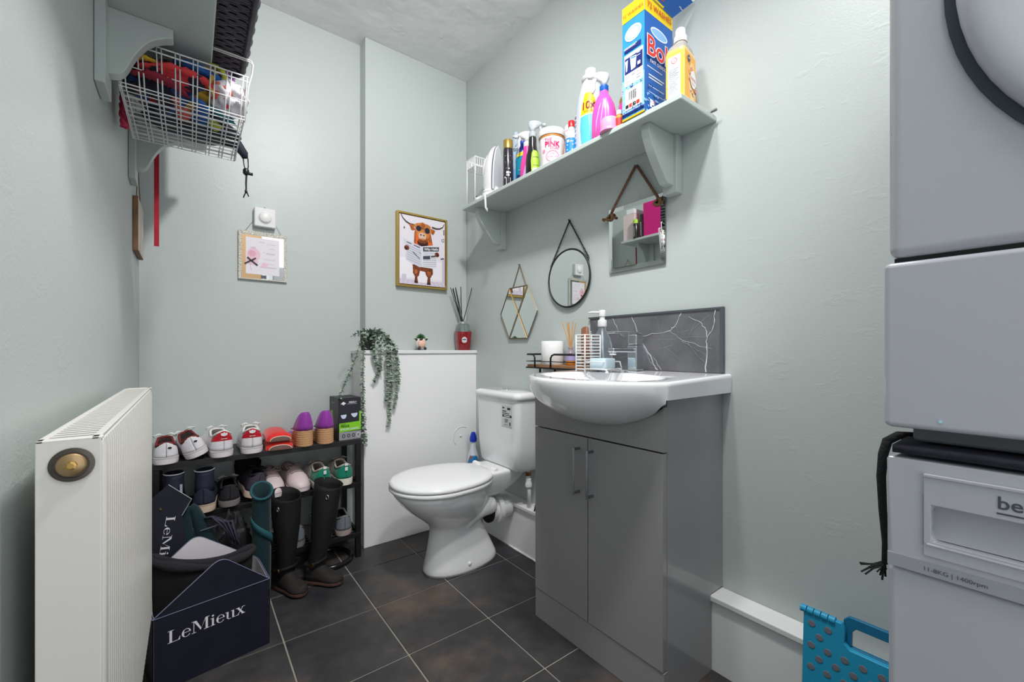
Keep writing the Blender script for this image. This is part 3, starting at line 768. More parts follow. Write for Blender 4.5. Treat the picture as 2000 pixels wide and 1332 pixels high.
art = [(CBLUE2, rect(0, 0, W2, H_)), (CYEL, rect(0, H_-.05, W2, H_)), (PALE, ell(.075, .262, .045, .017, 18)), (CSKY, ell(.075, .262, .040, .013, 18)), (PALE, rect(.012, .142, .09, .1445)), (PALE, rect(.02, .118, .1, .1215)), (PALE, rect(.02, .109, .09, .1125)), (PALE, rect(.02, .085, .1, .087)), (PALE, rect(.02, .066, .1, .0675)), (PALE, rect(.026, .022, .048, .046))]
art += [(CSKY, ell(rq.uniform(.0, W2), rq.uniform(.004, .07), rq.uniform(.002, .009), rq.uniform(.001, .005), 9)) for k in range(40)]
art += [(NAVY, ell(rq.uniform(.004, W2-.004), rq.uniform(.006, .09), rq.uniform(.0015, .005), rq.uniform(.001, .003), 8)) for k in range(40)]
print_art('front_print', art, pmR, bx, step=.00006)
letters('72 WASHES', .0255, ORNG, bx, sub(pmR, W2/2, H_-.036, .0028), bold=.015)
letters('Bold', .085, PALE, bx, sub(pmR, W2/2+.002, .172, .0080), bold=.045)
letters('Bold', .085, RED, bx, sub(pmR, W2/2+.002, .172, .0086), bold=.012)
letters('FAST DISSOLVING', .0145, PALE, bx, sub(pmR, W2/2, .150, .0086))
letters('72', .014, RED, bx, sub(pmR, .037, .028, .0086))
# open lid, folded back and twisted towards the wall
q0, q1, q2, q3 = Vector((bx0+.004, by0-.003, bz1+.002)), Vector((bx1-.004, by0-.003, bz1-.010)), Vector((1.291, .718, 2.074)), Vector((1.150, .700, 2.170))
nl = (q1-q0).cross(q3-q0).normalized()*.0012
mb = MB(); mb.add([q0, q1, q2, q3, q0+nl, q1+nl, q2+nl, q3+nl], [(0,1,2,3), (7,6,5,4), (0,4,5,1), (1,5,6,2), (2,6,7,3), (3,7,4,0)])
lo = mb.build('lid', CBLUE2, bx)
nv = -nl.normalized() if nl.y > 0 else nl.normalized()
def pl_(u, v, k=0):
    p_ = (q0*(1-u) + q1*u)*(1-v) + (q3*(1-u) + q2*u)*v
    return tuple(p_ + nv*(.0016 + k))
art = [(CYEL, [(0, 0), (.62, 0), (.50, .55), (.30, 1), (0, 1)]), (RED, [(.30, 1), (.50, .95), (.80, .62), (.74, .50), (.50, .62)]), (CYEL, ell(.72, .44, .07, .12, 12)), (CSKY, ell(.55, .42, .035, .15, 12)), (PALE, ell(.95, .9, .05, .08, 10))]
art += [(PALE, ell(.80+.030*k, .40 - .01*(k % 2), .011, .022, 8)) for k in range(7)]
print_art('lid_print', art, pl_, lo)
letters('WASHES', .26, ORNG, lo, lambda x, y: pl_(.30 + x*.42, .10 + y, .002), bold=.01)

# orange soap bottle nearest the shelf end
ob = thing('liquid_soap_bottle', 'clear bottle of orange liquid with white cap at the near end of the right shelf', 'bottle', (1.190, .712, SHZ), rz=radians(8), group=GB)
LIQ = mat('orange_liquid', (246, 196, 104), .12, coat=.4); OLBL = mat('orange_label', (246, 178, 66), .4)
hw, hd = .042, .030
def rsec(z, w, d, r): return rr(-w, w, -d, d, z, min(r, d*.95), 5)
MB().loft([rsec(0, hw-.004, hd-.004, .008), rsec(.004, hw, hd, .009), rsec(.158, hw, hd, .009), rsec(.170, hw-.001, hd-.001, .010)], True, True, True).build('liquid', LIQ, ob, auto=40, local=True)
CLR = mat('clear_plastic_neck', (214, 210, 204), .12, trans=.55)
MB().loft([rsec(.170, hw-.001, hd-.001, .010), rsec(.186, hw-.008, hd-.004, .012), rsec(.200, .022, .020, .018), rsec(.206, .017, .017, .0168), rsec(.218, .016, .016, .0158)], True, False, True).build('neck', CLR, ob, smooth=True, local=True)
cp = MB().lathe([(.0195, .207), (.0195, .224), (.0175, .227), (.0155, .228), (.0150, .246), (.0125, .250), (.0, .251)], (0,0,0), 22).build('cap', WHITEPL, ob, auto=40, local=True)
lm = plane_map((-hw, 0, .010), (0, -1, 0), (0, 0, 1), .0005)
art = [(OLBL, rect(-hd+.004, 0, hd-.004, .150)), (PALE, rect(-.020, .005, .018, .140)), (RED, ell(-.001, .125, .009, .009, 14)), (PALE, ell(-.001, .125, .007, .007, 14)), (RED, rect(-.005, .122, .003, .1235)), (INK, rect(-.027, .004, -.0235, .02))]
art += [(GREYT, rect(-.017, .10-.005*k, .014 - (k % 3)*.004, .1017-.005*k)) for k in range(17)]
print_art('back_label', art, lm, ob, local=True)
lm = plane_map((0, -hd, .010), (1, 0, 0), (0, 0, 1), .0005)
PEACH = mat('label_peach', (246, 206, 140), .4); PINKF = mat('label_flower', (232, 124, 84), .4); GRN = mat('label_green', (120, 140, 70), .4)
art = [(OLBL, rect(-hw+.004, 0, hw-.004, .150)), (PEACH, ell(.012, .07, .026, .06, 20))]
rq = random.Random(4)
for k in range(46):
    a = rq.uniform(0, 2*pi); r_ = rq.uniform(.021, .031)
    art.append(((PINKF, OLBL, GRN, PALE, RED)[k % 5], ell(.012 + r_*cos(a)*.9, .072 + r_*sin(a)*1.45, rq.uniform(.002, .005), rq.uniform(.0015, .004), 9)))
art += [(PALE, ell(.014, .078, .021, .026, 20)), (NAVY, ell(-.016, .130, .009, .010, 14)), (PALE, rect(-.021, .129, -.011, .1315)), (PINKF, rect(.0, .066, .028, .0672)), (PINKF, rect(.002, .062, .026, .063))]
print_art('front_label', art, lm, ob, local=True, step=.00005)
letters('INNO', .0135, ORNG, ob, sub(lm, .014, .074, .0032), local=True)

# softener jug
jg = thing('laundry_jug', 'big white bottle with yellow and teal label, tallest bottle by the carton', 'bottle', (1.200, 1.083, SHZ), rz=radians(-12), group=GB)
JW = mat('jug_white', (204, 210, 224), .3)
jp = [(0, .050, .046), (.006, .056, .050), (.04, .058, .052), (.10, .059, .052), (.17, .056, .050), (.22, .048, .044), (.255, .037, .036), (.275, .028, .030), (.284, .024, .026)]
def osec(z, a, b, n=28, pw=2.5, cx=0, cy=0): return [(x+cx, y+cy, z_) for x, y, z_ in oval(0, 0, b, b, a, z, n, pw)]
MB().loft([osec(z, a, b) for z, a, b in jp], True, True, True).build('body', JW, jg, auto=60, local=True)
MB().lathe([(.030, .282), (.034, .287), (.034, .296), (.022, .299), (.022, .322), (.019, .326), (0, .327)], (0,0,0), 26).build('cap', WHITEPL, jg, auto=40, local=True)
for k in range(7):
    MB().tube([(-.036, .047, .05+.017*k), (-.046, .036, .052+.017*k), (-.051, .024, .053+.017*k)], .0018, 6).build('grip_rib', JW, jg, smooth=True, local=True)
def jmap(x, y, k=0):
    # front of the jug: faces -x / -y side of the local frame
    a = pi + .62 + x/.055
    z = y
    for q in range(len(jp)-1):
        if jp[q][0] <= z <= jp[q+1][0]: break
    f_ = (z-jp[q][0])/(jp[q+1][0]-jp[q][0]); A = lerp(jp[q][1], jp[q+1][1], f_); B_ = lerp(jp[q][2], jp[q+1][2], f_)
    ca, sa = cos(a), sin(a); p = 2/2.5
    return (math.copysign(abs(ca)**p, ca)*(B_+.0012+k), math.copysign(abs(sa)**p, sa)*(A+.0012+k), z)
def patch(pts, n=6):
    """closed outline given as left edge and right edge lists of (x,y): returns strips for a curved surface"""
    L_, R_ = pts; strips = []
    for i in range(len(L_)-1):
        for k in range(n):
            def at(i_, t): return (lerp(L_[i_][0], R_[i_][0], t), lerp(L_[i_][1], R_[i_][1], t))
            strips.append([at(i, k/n), at(i, (k+1)/n), at(i+1, (k+1)/n), at(i+1, k/n)])
    return strips
TEAL = mat('label_teal', (92, 196, 214), .4); YEL = mat('label_yellow', (250, 214, 20), .4); MAR = mat('print_maroon', (150, 30, 60), .4)
art = [(PALE, p) for p in patch(([(-.030, .02), (-.036, .09), (-.030, .17), (-.014, .225)], [(.05, .02), (.05, .09), (.05, .17), (.03, .225)]))]
art += [(YEL, p) for p in patch(([(-.029, .135), (-.025, .17), (-.012, .215)], [(.04, .135), (.04, .17), (.025, .215)]))]
art += [(TEAL, p) for p in patch(([(-.026, .03), (-.031, .09), (-.029, .13)], [(.045, .03), (.045, .09), (.04, .13)]))]
print_art('label', art, jmap, jg, local=True, step=.00001)
letters('10x', .040, MAR, jg, lambda x, y: jmap(x+.004, y+.152, .0016), local=True, bold=.02, align='CENTER')
letters('WASHES', .010, MAR, jg, lambda x, y: jmap(x+.004, y+.140, .0016), local=True)

# trigger spray helper: flask + collar + trigger head facing the room
def trigger(t, z, m_head, m_trig, m_collar, s=1.0, ang=pi+.6, c=(0,0)):
    R = Matrix.Translation((c[0], c[1], z)) @ Matrix.Rotation(ang, 4, 'Z') @ Matrix.Scale(s, 4)
    MB().lathe([(.0145, 0), (.0155, .002), (.0155, .020), (.012, .023)], (0,0,0), 18).xf(R).build('collar', m_collar, t, auto=40, local=True)
    mb = MB()
    mb.loft([[(x*a+o_, y*b, zz) for x, y in [(cos(2*pi*k/16), sin(2*pi*k/16)) for k in range(16)]] for zz, a, b, o_ in ((.022, .010, .010, 0), (.036, .012, .011, .0), (.046, .026, .013, .008), (.058, .031, .013, .012), (.066, .024, .011, .008), (.069, .014, .007, .006))], True, True, True)
    mb.lathe([(.007, 0), (.008, .012), (.0065, .016)], (.040, 0, .053), 12, axis='x')
    mb.xf(R).build('head', m_head, t, smooth=True, local=True)
    mb = MB(); mb.tube([(.030, 0, .046), (.036, 0, .030), (.034, 0, .012), (.040, 0, -.004)], [.006, .0055, .005, .0035], 8, flat=1.0); mb.xf(R).build('trigger', m_trig, t, smooth=True, local=True)

CLEARP = mat('clear_trigger_plastic', (214, 220, 226), .15, trans=.35)
PINKB = mat('pink_bottle_plastic', (240, 84, 178), .22, coat=.3); MAG = mat('magenta_bottle', (232, 70, 160), .3)
ps = thing('pink_trigger_bottle', 'bright pink ribbed spray bottle with white trigger and blue collar', 'bottle', (1.148, .975, SHZ), rz=radians(20), group=GB)
pp = [(0, .036, .026), (.005, .041, .030), (.05, .043, .031), (.095, .041, .030), (.128, .034, .027), (.150, .024, .022), (.160, .016, .016), (.172, .0145, .0145)]
MB().loft([osec(z, a, b) for z, a, b in pp], True, True, True).build('body', PINKB, ps, auto=60, local=True)
PINKL = mat('pale_pink_stripe', (250, 160, 214), .3)
for k in range(3):
    MB().tube([(-.0285-.001, .018-.016*k, .012), (-.0305, .016-.016*k, .06), (-.0285, .006-.012*k, .105), (-.0235, -.001-.007*k, .135)], .0022, 6).build('stripe', PINKL, ps, smooth=True, local=True)
trigger(ps, .170, WHITEPL, WHITEPL, mat('blue_collar', (28, 96, 190), .3), 1.0, 2.49-radians(20))
o = thing('pink_dosing_cap', 'translucent pale pink dosing cap in front of the pink spray bottle', 'cap', (1.117, .925, SHZ), group=GB)
MB().lathe([(.030, 0), (.031, .004), (.029, .036), (.026, .044), (.018, .048), (0, .049)], (0,0,0), 26).build('dome', mat('pale_pink_plastic', (246, 176, 214), .2, trans=.25), o, smooth=True, local=True)
MB().lathe([(.0318, .0), (.0318, .008), (.031, .009)], (0,0,0), 26, cap0=False, cap1=False).build('rim', mat('pink_cap_rim', (240, 140, 198), .3), o, auto=40, local=True)

gd = thing('gold_topped_bottle', 'slim pink bottle with gold shoulder between the pink spray and the carton', 'bottle', (1.205, .925, SHZ), group=GB)
MB().lathe([(.024, 0), (.0255, .004), (.0255, .120), (.022, .128)], (0,0,0), 24).build('body', MAG, gd, auto=40, local=True)
MB().lathe([(.0235, .122), (.0235, .140), (.021, .146), (.014, .150)], (0,0,0), 24).build('gold_band', GOLDP, gd, auto=40, local=True)
MB().lathe([(.0195, .147), (.0195, .178), (.0165, .190), (.010, .194), (0, .1945)], (0,0,0), 24).build('cap', mat('frosted_cap', (228, 226, 230), .2, trans=.3), gd, auto=50, local=True)
og = thing('small_orange_bottle', 'very small bottle with orange and red label beside the carton foot', 'bottle', (1.128, .893, SHZ), group=GB)
MB().lathe([(.014, 0), (.015, .003), (.015, .040), (.008, .046), (.008, .05)], (0,0,0), 18).build('body', mat('orange_small', (238, 150, 60), .35), og, auto=40, local=True)
MB().lathe([(.0095, .049), (.0095, .062), (.007, .064)], (0,0,0), 14).build('cap', PALE, og, auto=40, local=True)

# fix-up: labels wrapped round bodies are given in the thing's own frame
def wrap_local(t, name, r, a0, a1, z0, z1, m, sx=1, sy=1, off=.0006, n=14, r1=None, c=(0,0,0)):
    mb = MB(); r1 = r if r1 is None else r1
    rings = [[(c[0] + (rr_*sx+off)*cos(lerp(a0, a1, i/n)), c[1] + (rr_*sy+off)*sin(lerp(a0, a1, i/n)), c[2]+z) for i in range(n+1)] for z, rr_ in ((z0, r), (z1, r1))]
    return mb.loft(rings, False).build(name, m, t, smooth=True, local=True)
wrap_local(gd, 'label', .0255, pi-.3, pi+1.2, .02, .10, mat('lilac_label', (206, 120, 200), .4))
wrap_local(og, 'label', .015, pi-.3, pi+1.2, .010, .034, mat('red_label', (206, 52, 48), .4))

# clear bottle with red cap and blue label; white bottle behind it
rc = thing('red_capped_bottle', 'clear bottle with red cap and blue label left of the big white bottle', 'bottle', (1.165, 1.150, SHZ), group=GB)
MB().lathe([(.021, 0), (.0235, .004), (.0235, .085), (.021, .100), (.012, .122), (.011, .130)], (0,0,0), 24).build('body', mat('milky_clear_plastic', (224, 226, 228), .12, trans=.35), rc, smooth=True, local=True)
MB().lathe([(.0125, .127), (.0125, .149), (.011, .151)], (0,0,0), 18).build('cap', mat('red_cap', (214, 28, 38), .3), rc, auto=40, local=True)
LB = mat('label_blue', (30, 130, 204), .4)
wrap_local(rc, 'label', .0235, pi-.7, pi+1.6, .022, .078, LB)
cmR = lambda x, y, k=0: ((.0235+.0014+k)*cos(pi+.55 + x/.0235), (.0235+.0014+k)*sin(pi+.55 + x/.0235), y)
print_art('label_print', [(PALE, rect(-.013, .062, -.003, .072)), (PALE, rect(.0, .063, .012, .066)), (PALE, rect(-.012, .050, .012, .055)), (PALE, rect(-.012, .032, .010, .036))], cmR, rc, local=True)
wb = thing('white_spout_bottle', 'white bottle with white spout cap behind the pink-lettered tub', 'bottle', (1.225, 1.225, SHZ), group=GB)
MB().lathe([(.026, 0), (.028, .004), (.028, .120), (.024, .134), (.017, .142)], (0,0,0), 24).build('body', mat('offwhite_bottle', (232, 228, 230), .3), wb, auto=50, local=True)
MB().lathe([(.0195, .141), (.0195, .160), (.017, .164), (.016, .180), (.012, .185), (0, .186)], (0,0,0), 20).build('cap', WHITEPL, wb, auto=40, local=True)
MB().lathe([(.0198, .156), (.0198, .158)], (0,0,0), 20, cap0=False, cap1=False).build('red_ring', RED, wb, local=True)
wrap_local(wb, 'label', .028, pi-.5, pi+1.5, .02, .10, mat('peach_label', (240, 190, 150), .4))

# the pink-lettered tub
tb = thing('powder_tub', 'white tub with white lid and pink lettering in the middle of the right shelf', 'tub', (1.158, 1.252, SHZ), group=GB)
TR = .0500
MB().lathe([(.043, 0), (.0445, .003), (TR, .118), (TR, .122)], (0,0,0), 40).build('body', mat('tub_white', (240, 232, 234), .3), tb, auto=40, local=True)
MB().lathe([(TR+.0008, .112), (TR+.0010, .121)], (0,0,0), 40, cap0=False, cap1=False).build('brown_band', mat('tub_brown_band', (196, 124, 40), .4), tb, local=True)
MB().lathe([(TR+.0035, .120), (TR+.0045, .124), (TR+.0045, .140), (TR+.002, .147), (TR-.006, .150), (TR-.010, .1485), (0, .1485)], (0,0,0), 40).build('lid', WHITEPL, tb, auto=40, local=True)
PINKT = mat('pink_print', (226, 30, 106), .4); PINKT2 = mat('soft_pink_print', (236, 120, 168), .4)
def tmap(x, y, k=0):
    r_ = lerp(.0445, TR, y/.118) + .0012 + k; a = pi + .80 + x/TR
    return (r_*cos(a), r_*sin(a), y)
letters('THE', .0165, PINKT, tb, lambda x, y: tmap(x-.014, y+.092, .001), local=True, bold=.01)
letters('PINK', .0275, PINKT, tb, lambda x, y: tmap(x+.002, y+.071, .001), local=True, bold=.03)
letters('STUFF', .0135, PINKT, tb, lambda x, y: tmap(x+.012, y+.0585, .001), local=True, bold=.01)
letters('OXI', .0125, PINKT2, tb, lambda x, y: tmap(x+.004, y+.039, .001), local=True)
letters('POWDER', .0115, PINKT2, tb, lambda x, y: tmap(x+.004, y+.0275, .001), local=True)
def ringpts(cx, cy, rx, ry, w, n=28):
    return [[(cx+rx*cos(a), cy+ry*sin(a)), (cx+rx*cos(b), cy+ry*sin(b)), (cx+(rx-w)*cos(b), cy+(ry-w)*sin(b)), (cx+(rx-w)*cos(a), cy+(ry-w)*sin(a))] for a, b in [(2*pi*i/n, 2*pi*(i+1)/n) for i in range(n)]]
art = [(PINKT2, p) for p in ringpts(.004, .033, .029, .022, .0022)] + [(PINKT2, p) for p in ringpts(-.034, .056, .007, .0075, .0016, 16)] + [(PINKT2, ell(-.034, .056, .0035, .0035, 8))] + [(PINKT2, rect(.012+.006*k, .098, .016+.006*k, .0995)) for k in range(3)]
print_art('emblem', art, tmap, tb, local=True, step=.00001)

# trigger sprays left of the tub
bk = thing('black_trigger_bottle', 'black spray bottle with lime green label and clear trigger head', 'bottle', (1.135, 1.345, SHZ), rz=radians(10), group=GB)
BLKP = mat('black_bottle_plastic', (34, 32, 34), .25, coat=.2)
pp = [(0, .026, .019), (.004, .030, .022), (.06, .030, .022), (.085, .027, .021), (.105, .019, .018), (.125, .015, .016), (.150, .015, .0155), (.160, .0135, .0135)]
MB().loft([osec(z, a, b) for z, a, b in pp], True, True, True).build('body', BLKP, bk, auto=60, local=True)
LIME = mat('lime_label', (172, 214, 66), .4)
def kmap(pp_, a0, rr_, pw=2.5, e=.0012):
    def f(x, y, k=0):
        z = min(max(y, pp_[0][0]), pp_[-1][0])
        for q in range(len(pp_)-1):
            if pp_[q][0] <= z <= pp_[q+1][0]: break
        f_ = (z-pp_[q][0])/(pp_[q+1][0]-pp_[q][0]); A = lerp(pp_[q][1], pp_[q+1][1], f_); B_ = lerp(pp_[q][2], pp_[q+1][2], f_)
        a = a0 + x/rr_; ca, sa = cos(a), sin(a); p = 2/pw
        return (math.copysign(abs(ca)**p, ca)*(B_+e+k), math.copysign(abs(sa)**p, sa)*(A+e+k), z)
    return f
km = kmap(pp, pi+.95, .025)
art = [(LIME, p) for p in patch(([(-.016, .008), (-.018, .05), (-.014, .085), (-.006, .094)], [(.024, .008), (.024, .05), (.022, .085), (.012, .094)]))]
art += [(GRN, p) for p in patch(([(-.010, .064), (-.010, .068)], [(.016, .064), (.016, .068)]), 4)] + [(GRN, p) for p in patch(([(-.010, .03), (-.010, .033)], [(.016, .03), (.016, .033)]), 4)] + [(PALE, p) for p in patch(([(-.012, .010), (-.012, .02)], [(.018, .010), (.018, .02)]), 4)]
print_art('label', art, km, bk, local=True, step=.00002)
trigger(bk, .157, CLEARP, CLEARP, CLEARP, 1.0, -.65-radians(10))
p2 = thing('magenta_trigger_bottle', 'magenta spray bottle with white trigger left of the black spray bottle', 'bottle', (1.165, 1.418, SHZ), rz=radians(10), group=GB)
pq = [(0, .026, .022), (.004, .030, .025), (.07, .030, .025), (.10, .024, .021), (.125, .017, .016), (.150, .0145, .0145), (.156, .0135, .0135)]
MB().loft([osec(z, a, b) for z, a, b in pq], True, True, True).build('body', MAG, p2, auto=60, local=True)
km = kmap(pq, pi+.5, .027)
print_art('label', [(mat('pink_lilac_label', (206, 168, 222), .4), p) for p in patch(([(-.016, .01), (-.010, .05), (.0, .075)], [(.02, .01), (.02, .05), (.014, .075)]))], km, p2, local=True)
trigger(p2, .170 if False else .153, WHITEPL, WHITEPL, WHITEPL, 1.0, 2.2-radians(10))
tl = thing('teal_trigger_bottle', 'teal spray bottle with yellow shoulder and blue neck on the right shelf', 'bottle', (1.19, 1.480, SHZ), rz=radians(10), group=GB)
pt = [(0, .028, .024), (.004, .031, .027), (.12, .031, .027), (.135, .030, .026)]
MB().loft([osec(z, a, b) for z, a, b in pt], True, True, True).build('body', mat('teal_bottle', (22, 140, 168), .3), tl, auto=60, local=True)
MB().loft([osec(z, a, b) for z, a, b in [(.135, .030, .026), (.148, .026, .023), (.158, .018, .017)]], True, True, True).build('yellow_shoulder', mat('yellow_shoulder', (236, 214, 50), .35), tl, auto=60, local=True)
MB().lathe([(.0165, .157), (.0155, .190), (.014, .194)], (0,0,0), 20).build('blue_neck', mat('blue_neck', (24, 66, 190), .3), tl, auto=40, local=True)
trigger(tl, .192, CLEARP, CLEARP, mat('blue_neck', (24, 66, 190), .3), .8, 2.2)
km = kmap(pt, pi+.5, .029)
print_art('label', [(NAVY, p) for p in patch(([(-.02, .012), (-.02, .055)], [(.02, .012), (.02, .035)]))] + [(CSKY, p) for p in patch(([(-.014, .07), (-.014, .074)], [(.016, .07), (.016, .074)]))], km, tl, local=True)
cb = thing('clear_blue_bottle', 'tall pale blue clear bottle between the black aerosol and the teal spray', 'bottle', (1.215, 1.560, SHZ), group=GB)
MB().lathe([(.024, 0), (.027, .004), (.027, .175), (.022, .19), (.013, .20), (.012, .215)], (0,0,0), 24).build('body', mat('pale_blue_clear', (196, 218, 246), .1, trans=.3), cb, smooth=True, local=True)
MB().lathe([(.0145, .213), (.0145, .255), (.0115, .262), (.0115, .288), (.009, .291)], (0,0,0), 18).build('cap', mat('pale_clear_cap', (206, 220, 236), .15, trans=.3), cb, auto=40, local=True)
wrap_local(cb, 'label', .027, pi-.5, pi+1.6, .03, .11, mat('blue_grey_label', (126, 160, 214), .4))
ae = thing('black_aerosol', 'black aerosol can with gold cap beside the white steam iron', 'aerosol', (1.140, 1.522, SHZ), group=GB)
MB().lathe([(.0215, 0), (.0225, .003), (.0225, .168), (.0195, .178)], (0,0,0), 28).build('can', mat('aerosol_black', (40, 36, 46), .25, coat=.3), ae, auto=40, local=True)
MB().lathe([(.0215, .176), (.0215, .214), (.020, .216)], (0,0,0), 28, cap1=False).build('cap', GOLDP, ae, auto=40, local=True)
MB().lathe([(.010, .178), (.010, .205), (.006, .208)], (0,0,0), 12).build('nozzle', mat('gold_dark', (150, 116, 50), .4, .7), ae, auto=40, local=True)
am = lambda x, y, k=0: ((.0225+.0008+k)*cos(pi+.85 + x/.0225), (.0225+.0008+k)*sin(pi+.85 + x/.0225), y)
art = [(PALE, rect(-.007, .010, .013, .042)), (PALE, rect(-.006, .060, .006, .070)), (PALE, rect(.008, .062, .013, .068)), (PALE, rect(-.006, .050, -.002, .056)), (PALE, rect(0, .049, .008, .057)), (PALE, ell(.006, .082, .003, .003, 8)), (GREYT, rect(-.012, .112, .012, .1135)), (GREYT, rect(-.012, .107, .012, .1082)), (GREYT, rect(-.012, .138, .013, .1405)), (GREYT, rect(-.008, .083, .001, .0842)), (PALE, rect(-.014, .040, -.009, .046))]
art += [(INK, rect(-.005+.0017*k, .016, -.005+.0017*k+.0009, .038)) for k in range(10)]
print_art('can_print', art, am, ae, local=True, step=.00004)

# white steam iron standing on its heel, with plug
ir = thing('steam_iron', 'white steam iron standing on its heel at the far end of the right shelf', 'iron', (1.172, 1.655, SHZ), rz=radians(27), group=GB)
IW = mat('iron_white', (234, 232, 236), .22, coat=.2)
rings = []
for i in range(21):
    t = i/20; z = .046 + .205*t
    w = .054*max(0.02, (1 - t**2.6))**.62 * (1 - .18*(1-t)**3)
    d = .058*max(0.02, (1 - t**2.2))**.6
    rings.append([(w*cos(a), (.012 + (d if sin(a) > 0 else .012)*sin(a)), z) for a in [2*pi*k/28 for k in range(28)]])
MB().loft(rings, True, True, True).build('body', IW, ir, auto=60, local=True)
sp_ = []
for t in [i/14 for i in range(15)]:
    z = .030 + .222*t; w = .052*max(0, (1 - t**2.4))**.62
    sp_.append((w, z))
oute = [(w, z) for w, z in sp_] + [(-w, z) for w, z in sp_[::-1][1:]]
MB().prism([(x, z) for x, z in oute], -.010, -.003, 'y').build('soleplate', mat('iron_soleplate', (226, 225, 230), .3), ir, local=True)
MB().prism([(x*1.02, z+.001) for x, z in oute], -.003, .001, 'y').build('dark_seam', mat('iron_seam', (74, 74, 82), .5), ir, local=True)
MB().loft([osec(z, a, b, pw=2.6, cx=0, cy=.02) for z, a, b in ((0.0, .044, .048), (.004, .048, .052), (.018, .048, .052), (.022, .045, .049))], True, True, True).build('heel', IW, ir, auto=40, local=True)
MB().loft([osec(z, a, b, pw=2.4, cx=0, cy=.02) for z, a, b in ((.022, .043, .047), (.026, .046, .050), (.034, .045, .049), (.038, .041, .046), (.048, .036, .048))], True, True, True).build('collar', IW, ir, auto=40, local=True)
MB().tube([(0, .052, .075), (0, .062, .12), (0, .062, .17), (0, .044, .212)], [.012, .014, .014, .010], 12).build('handle', IW, ir, smooth=True, local=True)
mb = MB()
mb.tube([(1.115, 1.66, SHZ+.004), (1.100, 1.650, SHZ+.004), (1.094, 1.640, SHZ-.004), (1.0935, 1.636, SHZ-.03), (1.0945, 1.634, SHZ-.065), (1.103, 1.636, SHZ-.078), (1.115, 1.650, SHZ-.060)], .0048, 8, flat=.6)
mb.build('cord', IW, ir, smooth=True)
pg = MB().loft([rr(-.022, .022, -.016, .016, 0, .008), rr(-.025, .025, -.020, .020, .006, .010), rr(-.023, .023, -.018, .018, .016, .010), rr(-.010, .010, -.008, .008, .024, .006)], True, True, True)
Mp = Matrix.Translation((1.137, 1.768, SHZ+.026)) @ Matrix.Rotation(radians(150), 4, 'Y') @ Matrix.Rotation(.4, 4, 'X')
pg.xf(Mp); pgo = pg.build('plug', WHITEPL, ir, auto=40)
mb = MB(); mb.box((-.003, -.002, -.014), (.003, .002, 0)); mb.box((-.014, .006, -.013), (-.008, .010, 0)); mb.box((.008, .006, -.013), (.014, .010, 0)); mb.xf(Mp).build('pin', DCHROME, pgo)

# white wire rack at the far end of the shelf
wr = thing('wire_rack', 'white slotted wire rack at the far end of the right shelf in the corner', 'rack', (1.205, 1.765, SHZ), group=None)
mb = MB()
x0, x1, y0, y1 = 1.125, 1.285, 1.775, 1.850
for x in (x0, x1):
    for y in (y0, y1):
        MB().tube([(x, y, SHZ), (x, y, SHZ+.235)], .003, 8).build('post', WIREW, wr, smooth=True)
for z in (.19, .235):
    MB().tube([(x0, y0, SHZ+z), (x1, y0, SHZ+z), (x1, y1, SHZ+z), (x0, y1, SHZ+z)], .0034, 8, closed=True).build('rail', WIREW, wr)
mb = MB()
for k in range(13):
    x = lerp(x0, x1, k/12); mb.tube([(x, y0, SHZ+.19), (x, y0, SHZ+.235)], .0022, 6); mb.tube([(x, y1, SHZ+.19), (x, y1, SHZ+.235)], .0022, 6)
for k in range(1, 6):
    y = lerp(y0, y1, k/6); mb.tube([(x0, y, SHZ+.19), (x0, y, SHZ+.235)], .0022, 6); mb.tube([(x0, y, SHZ+.19), (x1, y, SHZ+.19)], .0022, 6)
mb.build('slat', WIREW, wr, kind='stuff')

# ------------------------------------------------------------------ left shelf: wicker basket, papers, hanging wire basket
WICK = mat('dark_wicker', (62, 58, 66), .38, bump=.3, bscale=120, var=.25, vscale=40)
wk = thing('wicker_basket', 'dark grey woven basket overhanging the edge of the left shelf', 'basket', (-.006, 1.16, LZ+.008))
wx0, wx1, wy0, wy1, wz = -.135, .118, .86, 1.462, LZ+.008
def rrp(x0, x1, y0, y1, r, step):
    """points round a rounded rectangle at about equal steps"""
    pts = []
    for (ax, ay, bx_, by_, cx, cy, a0) in ((x0+r, y0, x1-r, y0, x1-r, y0+r, -pi/2), (x1, y0+r, x1, y1-r, x1-r, y1-r, 0), (x1-r, y1, x0+r, y1, x0+r, y1-r, pi/2), (x0, y1-r, x0, y0+r, x0+r, y0+r, pi)):
        l = math.hypot(bx_-ax, by_-ay); n = max(1, round(l/step))
        for i in range(n): pts.append((lerp(ax, bx_, i/n), lerp(ay, by_, i/n)))
        n = max(1, round(r*pi/2/step))
        for i in range(n): a = a0 + pi/2*i/n; pts.append((cx + r*cos(a), cy + r*sin(a)))
    return pts
def off_pts(pts, d):
    n = len(pts); o = []
    for i, p in enumerate(pts):
        t = Vector(pts[(i+1) % n]) - Vector(pts[i-1]); t.normalize()
        o.append((p[0] + t.y*d[i % len(d)] if True else 0, p[1] - t.x*d[i % len(d)]))
    return o
ROWS = 14
for k in range(ROWS):
    z = wz + .010 + .0175*k; g = .0035*k*.4
    pts = rrp(wx0-g*.0, wx1+g, wy0-g, wy1+g, .07, .0125)
    n = len(pts); n4 = n - n % 4
    d = [(.0030*sin(pi/2*i + (pi if k % 2 else 0) + pi/4)) for i in range(n)]
    q = off_pts(pts, d)
    MB().tube([(x, y, z) for x, y in q], .0088, 8, closed=True, flat=1.0).build('strand', WICK, wk, smooth=True)
mb = MB()
pts = rrp(wx0, wx1, wy0, wy1, .07, .025)
for x, y in pts: mb.tube([(x, y, wz+.004), (x*1.0, y, wz+.25)], .0030, 5)
